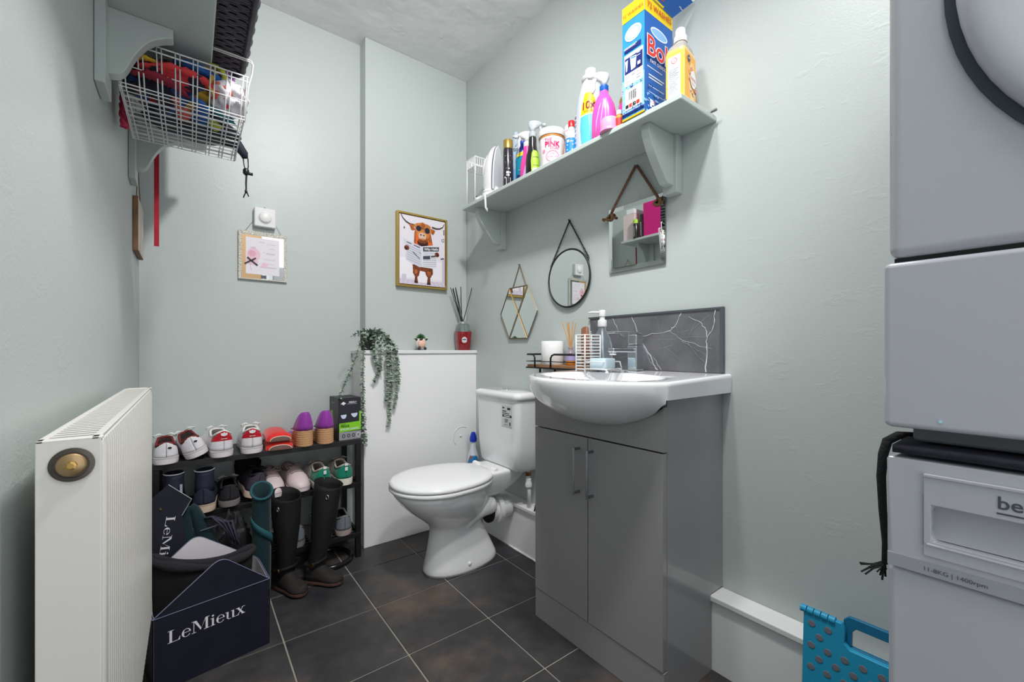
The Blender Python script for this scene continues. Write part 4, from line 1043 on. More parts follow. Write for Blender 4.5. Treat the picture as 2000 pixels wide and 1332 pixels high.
mb.build('stakes', WICK, wk, kind='stuff')
MB().tube([(x, y, wz+.256) for x, y in rrp(wx0, wx1+.006, wy0-.006, wy1+.006, .07, .02)], .011, 8, closed=True).build('rim', WICK, wk, smooth=True)
def inrr(x, y, r=.07):
    dx = max(wx0+r-x, 0, x-(wx1-r)); dy = max(wy0+r-y, 0, y-(wy1-r)); return math.hypot(dx, dy) <= r - .003
for k in range(44):
    y = wy0 + .008 + .0134*k
    xs = [x for x in [wx0 + .010*q for q in range(27)] if inrr(x, y)]
    if len(xs) < 4: continue
    MB().tube([(x, y, wz + .005 + .0024*sin(pi/2*i + pi/4 + (pi if k % 2 else 0))) for i, x in enumerate(xs)], .0058, 6, flat=.75).build('base_strand', WICK, wk, smooth=True)
mb = MB()
for i in range(13):
    x = wx0 + .010 + .0195*i
    ys_ = [y for y in [wy0 + .02*q for q in range(31)] if inrr(x, y)]
    if len(ys_) > 2: mb.tube([(x, ys_[0], wz+.006), (x, ys_[-1], wz+.006)], .0030, 5)
mb.build('base_stakes', WICK, wk, kind='stuff')
MB().tube([(x, y, wz+.004) for x, y in rrp(wx0, wx1, wy0, wy1, .07, .02)], .0075, 8, closed=True).build('base_border', WICK, wk, smooth=True)
# board liner keeps the bottom opaque
MB().prism([(x, y) for x, y in rrp(wx0+.012, wx1-.012, wy0+.012, wy1-.012, .06, .03)], wz+.010, wz+.014, 'z').build('liner', mat('basket_liner', (40, 34, 46), .9), wk)

pf = thing('magenta_folder', 'magenta box file standing on the left shelf, seen in the square mirror', 'box file', (-.05, 1.70, LZ))
MB().box((-.150, 1.575, LZ), (.03, 1.80, LZ+.27)).build('box', mat('magenta_card', (204, 22, 122), .35), pf, bevel=.002)
MB().box((.030, 1.600, LZ+.19), (.0308, 1.64, LZ+.25)).build('spine_label', PALE, pf)
cc = thing('pale_pink_carton', 'pale pink carton at the far end of the left shelf', 'carton', (-.05, 1.93, LZ))
MB().box((-.125, 1.885, LZ), (.020, 1.980, LZ+.19)).build('box', mat('pale_pink_card', (232, 208, 210), .5), cc, bevel=.001)
MB().box((-.125, 1.885, LZ+.191), (.020, 1.95, LZ+.225)).build('tray_top', PALE, cc, bevel=.001)
for q, (y, hh, gcol) in enumerate(((1.862, .135, 1), (1.823, .165, 0))):
    d = thing('deodorant_can', ('black can with green top standing before the pale pink carton', 'taller black can with black top beside the magenta box file')[q], 'can', (.034 if q == 0 else .01, y, LZ), group=None)
    MB().lathe([(.0175, 0), (.018, .003), (.018, hh-.035), (.016, hh-.03)], (0,0,0), 20).build('can', BLKP, d, auto=40, local=True)
    MB().lathe([(.0172, hh-.03), (.0172, hh-.003), (.015, hh)], (0,0,0), 20).build('cap', LIME if gcol else BLKP, d, auto=40, local=True)
    art = [(GREYT, [(.0187*cos(-.9 + x0_), .0187*sin(-.9 + x0_), z_) and (x0_, z_) for x0_, z_ in rect(-.12, .012, .30, hh-.05)])] if False else []
    fm = lambda x, y, k=0: ((.0186+k)*cos(x/.018), (.0186+k)*sin(x/.018), y)
    print_art('can_print', [(PALE, rect(-.004, .015+.009*k, .006 - (k % 2)*.003, .018+.009*k)) for k in range(int((hh-.06)/.009))], fm, d, local=True)

# under-shelf wire basket
hb = thing('hanging_wire_basket', 'white wire basket hooked under the left shelf and stuffed with scarves', 'wire basket', (0, 1.44, 1.553))
hx0, hx1, hy0, hy1, hz0, hz1 = -.137, .124, 1.312, 1.615, 1.556, 1.672
def tp(x, y, z):
    f_ = (hz1 - z)/(hz1-hz0); return (lerp(x, lerp(x, -.006, .07), f_), y + .0*f_, z)
r_w = .0014
def wire(name, pts, closed=False, r=r_w): return MB().tube(pts, r, 6, closed=closed).build(name, WIREW, hb, smooth=not closed)
for z in (hz1, hz1-.013): wire('rim_wire', [tp(hx0, hy0, z), tp(hx1, hy0, z), tp(hx1, hy1, z), tp(hx0, hy1, z)], True, .0019)
for z in (hz0, hz0+.008, hz0+.05): wire('side_wire', [tp(hx0, hy0, z), tp(hx1, hy0, z), tp(hx1, hy1, z), tp(hx0, hy1, z)], True)
NW = 8
for i in range(NW):
    x = lerp(hx0+.008, hx1-.006, i/(NW-1))
    for dx in (-.0045, .0045):
        wire('bar', [tp(x+dx, hy0, hz1), tp(x+dx, hy0, hz0), tp(x+dx, hy1, hz0), tp(x+dx, hy1, hz1)])
for i in range(11):
    y = lerp(hy0+.02, hy1-.02, i/10)
    for dy in ((-.003, .003) if i % 2 else (0,)):
        wire('cross_bar', [tp(hx0, y+dy, hz1-.013), tp(hx0, y+dy, hz0), tp(hx1, y+dy, hz0), tp(hx1, y+dy, hz1-.013)])
for y in (hy0+.004, hy0+.012):
    wire('hanger_arm', [(-.12, y, LZ+.003), (.126, y, LZ+.003), (.132, y, LZ+.001), (.135, y, LZ-.006), (.133, y, LZ-.03), tp(hx1+.003, y, hz1-.02), tp(hx1+.001, y, hz0)], False, .0019)
for y in (hy1-.012, hy1-.004):
    wire('hanger_arm', [(-.12, y, LZ+.003), (.126, y, LZ+.003), (.132, y, LZ+.001), (.135, y, LZ-.006), (.133, y, LZ-.03), tp(hx1+.003, y, hz1-.02), tp(hx1+.001, y, hz0)], False, .0019)

def cloth_mat(name, cols, scale):
    m = mat(name, (120, 60, 60), .85, sheen=.2)
    nt = m.node_tree; N = nt.nodes; L = nt.links; b = N['Principled BSDF']
    tc = N.new('ShaderNodeTexCoord'); vo = N.new('ShaderNodeTexVoronoi'); vo.inputs['Scale'].default_value = scale
    ns_ = N.new('ShaderNodeTexNoise'); ns_.inputs['Scale'].default_value = scale*.7
    mx = N.new('ShaderNodeMix'); mx.data_type = 'RGBA'; mx.inputs[0].default_value = .12
    L.new(tc.outputs['Object'], ns_.inputs['Vector']); L.new(tc.outputs['Object'], mx.inputs[6]); L.new(ns_.outputs['Color'], mx.inputs[7])
    L.new(mx.outputs[2], vo.inputs['Vector'])
    sp2 = N.new('ShaderNodeSeparateColor'); L.new(vo.outputs['Color'], sp2.inputs[0])
    cr = N.new('ShaderNodeValToRGB'); cr.color_ramp.interpolation = 'CONSTANT'; e = cr.color_ramp.elements
    e[0].position = 0; e[0].color = lin(cols[0]); e[1].position = 1/len(cols); e[1].color = lin(cols[1])
    for i, c in enumerate(cols[2:]): q = e.new((i+2)/len(cols)); q.color = lin(c)
    L.new(sp2.outputs[0], cr.inputs[0]); L.new(cr.outputs[0], b.inputs['Base Color'])
    return m
def heap(c, r, seed, amp=.35, freq=2.2, n=28, flatz=None):
    """crumpled cloth: a closed lump with sharp folds"""
    mb = MB(); rings = []
    for i in range(n+1):
        th_ = pi*i/n; ring = []
        for k in range(n*2):
            ph = 2*pi*k/(n*2)
            d = Vector((sin(th_)*cos(ph), sin(th_)*sin(ph), cos(th_)))
            p = d*freq + Vector((seed*3.7, seed*1.3, seed*2.1))
            f_ = 1 + amp*(abs(noise.noise(p))*-1.6 + .45 + .5*noise.noise(p*2.3) - .35*abs(noise.noise(p*4.1)))
            q = (c[0] + r[0]*d.x*f_, c[1] + r[1]*d.y*f_, c[2] + r[2]*d.z*f_)
            if flatz is not None and q[2] < flatz: q = (q[0], q[1], flatz)
            ring.append(q)
        rings.append(ring)
    return mb.loft(rings, True)
SCARF = cloth_mat('multicolour_scarf_cloth', [(22, 24, 42), (190, 50, 56), (20, 22, 38), (30, 70, 130), (24, 26, 44), (176, 90, 76), (26, 26, 44), (170, 136, 36), (20, 22, 36), (120, 36, 54)], 22)
RIB = {'red': mat('red_scarf', (222, 66, 70), .8), 'coral': mat('coral_scarf', (226, 108, 92), .8), 'blue': mat('blue_scarf', (36, 92, 164), .8), 'yellow': mat('yellow_scarf', (206, 170, 48), .8),
       'lime': mat('lime_scarf', (196, 196, 70), .8), 'purple': mat('purple_scarf', (136, 78, 150), .8), 'teal': mat('teal_scarf', (40, 128, 140), .8), 'wine': mat('wine_scarf', (140, 36, 54), .85)}
o = heap((-.018, 1.425, 1.628), (.108, .104, .054), 3, .30, 2.6).build('patterned_scarf', SCARF, smooth=True)
tag(o, 'crumpled scarf of red, blue and yellow patches filling the hanging wire basket', 'scarf')
def fold(name, label, m, pts, w, seed):
    """a twisted fold of cloth: wide flattened tube"""
    mb = MB(); rg = random.Random(seed)
    n = 22; q = []
    for i in range(n+1):
        t = i/n*(len(pts)-1); a = min(int(t), len(pts)-2); f_ = t-a
        q.append(tuple(lerp(pts[a][k], pts[a+1][k], f_) for k in range(3)))
    for _ in range(2): q = [q[0]] + [tuple((q[i-1][k]+2*q[i][k]+q[i+1][k])/4 for k in range(3)) for i in range(1, n)] + [q[-1]]
    mb.tube(q, [w*sin(pi*min(1, .12 + i/n*.8))*(.75 + .5*rg.random()) for i in range(n+1)], 10, flat=.55)
    return tag(mb.build(name, m, smooth=True), label, 'scarf', 'bright scarves in the hanging wire basket')
ZB = 1.565
fold('silk_scarf', 'red scarf fold across the middle of the wire basket', RIB['red'], [(-.10, 1.335, 1.625), (-.03, 1.322, 1.640), (.03, 1.326, 1.634), (.06, 1.34, 1.610)], .017, 1)
fold('silk_scarf', 'blue scarf fold at the top of the wire basket', RIB['blue'], [(-.03, 1.345, 1.668), (.01, 1.33, 1.662), (.05, 1.335, 1.655), (.07, 1.36, 1.64)], .020, 2)
fold('silk_scarf', 'coral scarf loop near the white cloth in the wire basket', RIB['coral'], [(.045, 1.33, 1.640), (.068, 1.322, 1.632), (.085, 1.328, 1.622), (.06, 1.33, 1.615), (.045, 1.34, 1.60)], .013, 3)
fold('silk_scarf', 'yellow scarf end sticking up in the wire basket', RIB['yellow'], [(.03, 1.335, 1.672), (.055, 1.325, 1.662), (.04, 1.33, 1.63), (.05, 1.325, 1.60)], .011, 4)
fold('silk_scarf', 'lime scarf fold by the rim of the wire basket', RIB['lime'], [(.04, 1.34, 1.690), (.068, 1.33, 1.676), (.075, 1.33, 1.65), (.07, 1.335, 1.625)], .011, 5)
fold('silk_scarf', 'purple scarf fold rising beside the white cloth', RIB['purple'], [(.07, 1.345, 1.688), (.088, 1.35, 1.668), (.10, 1.36, 1.64)], .013, 6)
fold('silk_scarf', 'bright red ribbon end rising beside the white cloth', RIB['red'], [(.085, 1.39, 1.685), (.104, 1.38, 1.662), (.115, 1.37, 1.64)], .010, 7)
fold('silk_scarf', 'wine scarf fold at the left of the wire basket', RIB['wine'], [(-.11, 1.325, 1.60), (-.07, 1.318, 1.605), (-.03, 1.325, 1.60), (.0, 1.34, 1.585)], .017, 8)
fold('silk_scarf', 'dark yellow scarf fold at the far left of the wire basket', RIB['yellow'], [(-.115, 1.325, 1.632), (-.09, 1.318, 1.640), (-.06, 1.325, 1.642)], .010, 9)
fold('silk_scarf', 'blue scarf fold low in the wire basket', RIB['blue'], [(.0, 1.34, 1.59), (.03, 1.345, 1.576), (.02, 1.42, 1.572), (.03, 1.47, 1.572)], .018, 10)
fold('silk_scarf', 'teal scarf fold low in the wire basket', RIB['teal'], [(.04, 1.36, 1.588), (.07, 1.37, 1.580), (.10, 1.40, 1.578)], .014, 11)
fold('silk_scarf', 'coral scarf fold on the floor of the wire basket', RIB['coral'], [(-.03, 1.36, 1.585), (-.01, 1.40, 1.572), (-.02, 1.45, 1.570)], .016, 12)
fold('silk_scarf', 'red scarf fold low at the right of the wire basket', RIB['red'], [(.06, 1.335, 1.61), (.08, 1.33, 1.60), (.07, 1.36, 1.585)], .014, 13)
fold('silk_scarf', 'pale lime scarf fold on the floor of the wire basket', RIB['lime'], [(.03, 1.40, 1.576), (.06, 1.43, 1.572), (.05, 1.47, 1.572)], .013, 14)
o = heap((.083, 1.362, 1.624), (.044, .050, .046), 9, .22, 2.0).build('white_cloth', mat('white_cotton_cloth', (224, 220, 226), .85, bump=.3, bscale=90), smooth=True)
tag(o, 'crumpled white cloth at the right end of the hanging wire basket', 'cloth')
o = heap((-.045, 1.555, 1.588), (.075, .048, .028), 5, .3, 1.8, flatz=1.5585).build('folded_cloth', mat('grey_white_cloth', (186, 188, 190), .9, bump=.3, bscale=80), smooth=True)
tag(o, 'pale grey cloth lying at the back of the hanging wire basket', 'cloth')
nb = thing('navy_drawstring_bag', 'navy drawstring bag in the wire basket with its cord lock hanging out', 'bag', (.05, 1.50, 1.57))
NAVYC = mat('navy_nylon', (34, 36, 50), .6, bump=.3, bscale=60)
heap((.010, 1.500, 1.584), (.110, .085, .026), 12, .12, 1.6, flatz=1.5585).build('bag', NAVYC, nb, smooth=True)
MB().tube([(.08, 1.535, 1.590), (.118, 1.545, 1.580), (.135, 1.550, 1.560), (.138, 1.552, 1.548)], [.022, .016, .012, .008], 12).build('neck', NAVYC, nb, smooth=True)
cx, cy = .1385, 1.552
cd = MB().tube([(cx-.006, cy, 1.550), (cx-.003, cy, 1.525), (cx+.002, cy, 1.500), (cx+.001, cy, 1.47), (cx+.002, cy, 1.447), (cx-.005, cy, 1.425)], .0017, 6).tube([(cx+.007, cy, 1.550), (cx+.008, cy, 1.525), (cx+.004, cy, 1.500), (cx+.003, cy, 1.47), (cx+.003, cy, 1.447), (cx+.009, cy, 1.431)], .0017, 6).build('cord', BLACKM, nb, smooth=True)
MB().lathe([(.005, -.010), (.0085, -.006), (.0085, .006), (.005, .010)], (cx+.002, cy, 1.507), 14).build('cord_lock', BLACKM, nb, smooth=True)
MB().lathe([(.0035, -.008), (.0045, -.004), (.0045, .006)], (cx+.014, cy, 1.503), 10, axis='x').build('lock_button', BLACKM, nb, smooth=True)
MB().lathe([(.003, -.006), (.004, 0), (.002, .008)], (cx+.002, cy, 1.446), 10).build('cord_end', BLACKM, nb, smooth=True)
ln = thing('pink_lanyard', 'pink net lanyard hanging at the left side of the wire basket', 'lanyard', (-.139, 1.53, 1.60))
mb = MB()
for k in range(5):
    a = k*1.25
    mb.tube([(-.139 + .006*cos(a+.9*t), 1.53 + .014*sin(a+.9*t), 1.635 - .0145*t + .002*sin(3*t+k)) for t in range(7)], .0052 - .0004*k, 6)
mb.build('strap', mat('pink_netting', (206, 62, 98), .8, bump=.6, bscale=180), ln, smooth=True)

# heart plaque and red ribbon under the left shelf
pq_ = thing('heart_plaque', 'wooden plaque with pale heart hanging on the left wall under the shelf', 'plaque', (-.150, 2.075, 1.395))
MB().box((-.157, 1.975, 1.300), (-.143, 2.180, 1.492)).build('board', mat('plaque_wood_edge', (124, 90, 66), .6, var=.25, vscale=20), pq_, bevel=.0012)
MB().box((-.143, 1.978, 1.303), (-.1424, 2.177, 1.489)).build('face', mat('plaque_face', (206, 196, 186), .6, var=.08, vscale=9), pq_)
hp_ = []
for i in range(40):
    t = 2*pi*i/40; hp_.append((16*sin(t)**3*.0023, (13*cos(t)-5*cos(2*t)-2*cos(3*t)-cos(4*t))*.0023))
pm = plane_map((-.1424, 2.125, 1.40), (0, 1, 0), (0, 0, 1), .0004)
print_art('heart', [(mat('heart_cream', (232, 222, 208), .6), hp_)] + [(LETTERW, rect(-.10+.012*k, .03, -.092+.012*k, .034)) for k in range(4)], pm, pq_)
MB().tube([(-.1495, 1.995, 1.490), (-.151, 2.077, 1.62), (-.1495, 2.16, 1.490)], .0016, 6).build('cord', ROPE, pq_)
MB().tube([(-.1575, 2.077, 1.6215), (-.149, 2.077, 1.6215)], .003, 8).build('nail', DCHROME, pq_)
o = MB().prism([(-.0995, 1.318), (-.0855, 1.318), (-.0855, 1.699), (-.0995, 1.699)], 1.952, 1.953, 'y').build('red_ribbon', mat('red_satin', (176, 18, 42), .4))
tag(o, 'narrow red ribbon hanging straight down from the left shelf', 'ribbon')

# ------------------------------------------------------------------ things hung on the walls
# picture of a cow on the toilet
pc = thing('framed_picture', 'gold framed picture of a highland cow reading a newspaper on a toilet', 'picture', (1.008, 2.125, 1.485))
fx0, fx1, fz0, fz1, fy0, fy1 = .861, 1.156, 1.288, 1.682, 2.114, 2.1395
for a, b in (((fx0, fz0), (fx0+.010, fz1)), ((fx1-.010, fz0), (fx1, fz1)), ((fx0+.010, fz0), (fx1-.010, fz0+.010)), ((fx0+.010, fz1-.010), (fx1-.010, fz1))):
    MB().box((a[0], fy0, a[1]), (b[0], fy1, b[1])).build('frame_bar', GOLDP, pc, bevel=.001)
MB().box((fx0+.010, fy0+.010, fz0+.010), (fx1-.010, fy1, fz1-.010)).build('shadow_backing', mat('frame_shadow_gap', (70, 48, 34), .8), pc)
MB().box((fx0+.014, fy0+.004, fz0+.014), (fx1-.014, fy1-.002, fz1-.014)).build('canvas', mat('print_lilac_white', (232, 226, 234), .45), pc)
PW, PH = fx1-fx0-.028, fz1-fz0-.028
base = plane_map((fx0+.014, fy0+.004, fz1-.014), (1, 0, 0), (0, 0, 1), .0003)
cm = lambda x, y, k=0: base(x*PW, -y*PH, k)
C1 = mat('cow_orange', (206, 128, 62), .5, var=.3, vscale=60); C2 = mat('cow_rust', (176, 92, 36), .5, var=.35, vscale=70); C3 = mat('cow_brown', (122, 60, 30), .5, var=.35, vscale=60); C4 = mat('cow_pink_muzzle', (222, 186, 168), .5)
C5 = mat('cow_dark', (58, 26, 24), .5); HORN = mat('cow_horn', (74, 66, 64), .5); LENS = mat('sunglass_lens', (30, 38, 54), .4); PAPER = mat('newsprint', (212, 212, 224), .5); PAPER2 = mat('newsprint_light', (228, 226, 234), .5); PTXT = mat('newsprint_text', (150, 150, 166), .5); PDK = mat('newsprint_dark', (70, 70, 82), .5)
BATH = mat('bath_lilac', (210, 198, 216), .5); BATH2 = mat('bath_pale', (240, 236, 242), .5); ORED = mat('cow_red_orange', (226, 100, 34), .5, var=.2, vscale=50)
def fur(outline, seed, j=.012, m=3):
    rg = random.Random(seed); o_ = []
    n = len(outline)
    for i in range(n):
        a, b = outline[i], outline[(i+1) % n]
        for k in range(m):
            t = k/m; o_.append((lerp(a[0], b[0], t) + rg.uniform(-j, j), lerp(a[1], b[1], t) + rg.uniform(-j, j)))
    return o_
art = [(BATH2, rect(.0, .62, 1, .90)), (BATH, rect(0, .93, 1, 1)), (BATH, [(.93, .58), (1, .56), (1, 1), (.93, .96)]), (PDK, rect(.965, .12, .985, .2)), (PDK, [(.92, .27), (.98, .255), (.98, .31), (.93, .31)]), (BATH2, [(.935, .275), (.97, .265), (.97, .3), (.94, .3)]),
       (PDK, stroke([(.9, .575), (.94, .565), (.98, .56)], .02)), (PDK, ell(.1, .19, .015, .018, 8)), (BATH, rect(.05, .86, .14, .93)), (BATH2, [(.30, .80), (.72, .80), (.66, .96), (.40, .96)])]
art += [(BATH2, stroke([(.05+.09*k, .935), (.02+.1*k, 1.0)], .006)) for k in range(11)]
art += [(HORN, stroke([(.03, .0), (.07, .055), (.14, .10), (.22, .125), (.32, .13)], [.015, .02, .026, .028, .03])), (HORN, stroke([(.985, .03), (.95, .085), (.88, .115), (.80, .125), (.70, .115)], [.012, .018, .024, .028, .03]))]
art += [(C3, fur([(.27, .70), (.72, .70), (.71, .80), (.64, .81), (.45, .79), (.30, .80)], 1)), (C3, fur([(.27, .74), (.44, .76), (.42, .84), (.385, .88), (.385, .955), (.315, .955), (.32, .88), (.28, .82)], 2, .008)), (C3, fur([(.55, .77), (.73, .74), (.71, .83), (.66, .88), (.665, .965), (.59, .965), (.60, .88), (.56, .84)], 3, .008)),
        (C2, fur([(.30, .76), (.38, .77), (.37, .84), (.32, .84)], 5)), (C2, fur([(.58, .79), (.68, .78), (.67, .85), (.60, .85)], 6)), (C5, rect(.312, .945, .39, .975)), (C5, rect(.588, .955, .67, .985))]
art += [(C2, fur([(.33, .20), (.68, .20), (.73, .40), (.70, .45), (.33, .42), (.30, .36)], 7)), (ORED, fur([(.34, .25), (.40, .25), (.40, .42), (.35, .40)], 8)), (ORED, fur([(.62, .32), (.70, .36), (.72, .44), (.62, .43)], 9)),
        (C2, fur([(.20, .125), (.30, .125), (.33, .19), (.29, .215), (.23, .19)], 10)), (C2, fur([(.68, .14), (.77, .15), (.77, .20), (.70, .22), (.66, .19)], 11)),
        (C1, fur([(.31, .13), (.38, .085), (.50, .065), (.61, .08), (.69, .13), (.67, .22), (.62, .30), (.40, .30), (.34, .22)], 12)), (C2, fur([(.44, .10), (.5, .08), (.55, .10), (.53, .17), (.46, .17)], 13)),
        (LENS, ell(.405, .165, .058, .042, 16)), (LENS, ell(.595, .180, .058, .045, 16)), (HORN, stroke([(.455, .155), (.5, .150), (.545, .165)], .01)),
        (C4, ell(.485, .275, .085, .058, 16)), (C5, ell(.455, .255, .018, .012, 8)), (C5, ell(.52, .258, .018, .012, 8)), (C5, ell(.495, .370, .12, .060, 16)), (C3, ell(.49, .345, .10, .034, 14)), (C1, ell(.495, .318, .07, .012, 10))]
art += [(PAPER, [(.075, .335), (.12, .36), (.47, .425), (.48, .73), (.42, .735), (.14, .655), (.12, .60), (.15, .50)]), (PAPER2, [(.47, .425), (.62, .40), (.80, .37), (.89, .325), (.86, .45), (.80, .56), (.81, .66), (.78, .735), (.48, .73)]), (PDK, [(.50, .432), (.865, .395), (.855, .462), (.50, .497)])]
art += [(PTXT, [(.16+.0*k, .43+.033*k), (.44, .49+.033*k), (.44, .496+.033*k), (.16, .437+.033*k)]) for k in range(7)] + [(PDK, [(.15, .385), (.25, .405), (.25, .418), (.15, .398)]), (PDK, [(.30, .415), (.43, .44), (.43, .456), (.30, .428)]), (PDK, [(.26, .52), (.29, .52), (.44, .615), (.42, .615)]), (PDK, [(.40, .50), (.45, .53), (.45, .545)])]
art += [(PTXT, [(.50, .515+.028*k), (.80, .490+.028*k), (.80, .496+.028*k), (.50, .521+.028*k)]) for k in range(8)] + [(PDK, [(.50, .565), (.66, .545), (.66, .60), (.50, .615)]), (PDK, [(.68, .545), (.78, .53), (.78, .555), (.68, .57)]), (PAPER2, stroke([(.475, .425), (.482, .73)], .012))]
art += [(C3, ell(.15, .475, .055, .037, 12)), (C5, ell(.135, .485, .03, .02, 10)), (C3, ell(.815, .515, .052, .037, 12)), (C5, ell(.83, .522, .026, .02, 10))]
print_art('print', art, cm, pc, step=.00001)
letters('Why Hello', .0190, PALE, pc, lambda x, y: cm(.683 + x/PW, .463 - .095*(x/PW) - y/PH, .0012), bold=.02, shear=.15)

# motion sensor above the hanging sign
ms = thing('motion_sensor', 'white square motion sensor on the back wall above the hanging sign', 'sensor', (.273, 2.205, 1.548))
MB().box((.229, 2.190, 1.505), (.315, 2.2195, 1.591)).build('housing', WHITEPL, ms, bevel=.005, seg=3)
MB().lathe([(.029, -.0012), (.0262, -.0013), (.0255, -.005), (.018, -.0085), (.008, -.0105), (0, -.011)], (.272, 2.190, 1.549), 32, axis='y', cap0=False).build('lens', mat('sensor_lens', (236, 236, 234), .35), ms, auto=60)
MB().lathe([(.0295, .001), (.0295, -.0008), (.0265, -.0008)], (.272, 2.190, 1.549), 32, axis='y', cap0=False, cap1=False).build('lens_groove', GREYT, ms)

# mirrored sign hanging by a thread
sg = thing('hanging_sign', 'glittery silver framed sign with pink picture and black bow on the back wall', 'sign', (.267, 2.21, 1.374))
sx0, sx1, sz0, sz1 = .171, .363, 1.266, 1.483
MB().box((sx0, 2.2095, sz0), (sx1, 2.216, sz1)).build('mirror_backing', MIRROR, sg, bevel=.0015)
GLIT = mat('silver_glitter', (206, 202, 190), .28, .6, bump=1.0, bscale=260)
def bar2(x0, z0, x1, z1, m, n): MB().box((x0, 2.2070, z0), (x1, 2.2096, z1)).build(n, m, sg, bevel=.0008)
bar2(sx0, sz0, sx0+.013, sz1, GLIT, 'frame_bar'); bar2(sx1-.013, sz0+.0, sx1, sz1, GLIT, 'frame_bar'); bar2(sx0+.013, sz1-.016, sx1-.013, sz1, GLIT, 'frame_bar'); bar2(sx0+.013, sz0, sx1-.013, sz0+.006, GLIT, 'frame_bar')
pm = plane_map((sx0, 2.2093, sz0), (1, 0, 0), (0, 0, 1), .0004)
TAN = mat('tan_mirror_band', (196, 160, 116), .3, .2); SPAPER = mat('sign_paper', (232, 226, 234), .5); SPINK = mat('sign_pink', (236, 196, 210), .5); SPINK2 = mat('sign_rose', (226, 168, 186), .5); SGREY = mat('sign_script_grey', (150, 146, 156), .5); SOLIVE = mat('sign_script_gold', (176, 164, 110), .5)
SCRIPT = []
rg = random.Random(8)
def script(x0, x1, z, h_, m, w=.0011):
    p = []; x = x0
    while x < x1:
        p.append((x, z + h_*sin(x*900 + z*300)*.5 + rg.uniform(-.2, .2)*h_)); x += .0013
    return (m, stroke(p, w))
art = [(TAN, rect(.013, .006, .09, .200)), (mat('sign_dark_reflection', (92, 88, 92), .3), rect(.086, .008, .108, .024)), (SPAPER, rect(.028, .026, .160, .190)), (SPINK, ell(.058, .113, .026, .030, 18)), (SPINK2, ell(.052, .118, .015, .014, 14)), (SPINK, ell(.052, .085, .024, .020, 14)),
       script(.080, .10, .172, .006, SOLIVE), script(.11, .145, .166, .004, SGREY, .0008), script(.118, .142, .146, .003, SGREY, .0008), script(.098, .101, .125, .014, SGREY), script(.108, .143, .123, .007, SGREY), script(.100, .145, .096, .004, SGREY, .0008), script(.10, .14, .076, .003, SGREY, .0007), script(.083, .148, .060, .006, SGREY, .001),
       script(.046, .066, .144, .007, SGREY, .0012), (SGREY, stroke([(.044, .074), (.046, .055), (.050, .04)], .0009)), (SPINK, ell(.10, .07, .012, .012, 12))]
print_art('print', art, pm, sg, step=.00004)
mb = MB()
for p in ([(.024, .069), (.04, .08), (.052, .088), (.066, .098)], [(.034, .099), (.045, .088), (.058, .078), (.073, .066)]):
    o_ = len(mb.v); q = stroke(p, [.006, .0055, .0055, .006])
    mb.prism([(sx0+x, sz0+z) for x, z in q], 2.2052, 2.2068, 'y')
mb.lathe([(.004, -.002), (.005, 0), (.004, .002)], (sx0+.0515, 2.2055, sz0+.0855), 10, axis='y')
mb.build('black_bow', mat('black_satin', (24, 20, 22), .45), sg)
MB().tube([(sx0+.026, 2.213, sz1), (.273, 2.2185, 1.604), (sx1-.022, 2.213, sz1)], .0009, 5).build('thread', SGREY, sg)

# ---- mirrors over the basin
def chain(mb, pts, link, r):
    for a, b in zip(pts, pts[1:]):
        A, B_ = Vector(a), Vector(b); n = max(2, round((B_-A).length/link)); d = (B_-A).normalized()
        for i in range(n):
            c = A.lerp(B_, (i+.5)/n); side = Vector((0, 1, 0)).cross(d) if i % 2 else Vector((0, 0, 1)).cross(Vector((1, 0, 0)))
            u = Vector((1, 0, 0)) if i % 2 else d.cross(Vector((1, 0, 0)))
            u.normalize(); L_ = link*.68
            mb.tube([c + d*(L_*cos(t)) + u*(link*.30*sin(t)) for t in [2*pi*k/10 for k in range(10)]], r, 4, closed=True)
MX = 1.292
# hexagon with crossing brass bars
hx = thing('hexagon_mirror', 'hexagonal mirror with brass bars crossing over it, lowest of the three mirrors', 'mirror', (MX, 1.640, 1.135))
hex_ = [(1.786, 1.135), (1.712, 1.262), (1.566, 1.262), (1.494, 1.135), (1.566, 1.008), (1.712, 1.008)]
MB().prism(hex_, 1.2905, 1.2945, 'x').build('glass', MIRROR, hx)
for i in range(6):
    a, b = hex_[i], hex_[(i+1) % 6]
    MB().tube([(1.290, a[0], a[1]), (1.290, b[0], b[1])], .0027, 4).build('frame_bar', ABRASS, hx)
for a, b in ((1, 4), (2, 5)):
    MB().tube([(1.2875, hex_[a][0], hex_[a][1]), (1.2875, hex_[b][0], hex_[b][1])], .0024, 4).build('cross_bar', BRASS, hx)
mb = MB(); chain(mb, [(1.296, 1.690, 1.264), (1.297, 1.637, 1.371), (1.296, 1.585, 1.264)], .0075, .0011); mb.build('chain', ABRASS, hx, kind='stuff')
MB().tube([(1.2995, 1.637, 1.372), (1.290, 1.637, 1.373)], .0025, 8).build('nail', ABRASS, hx)
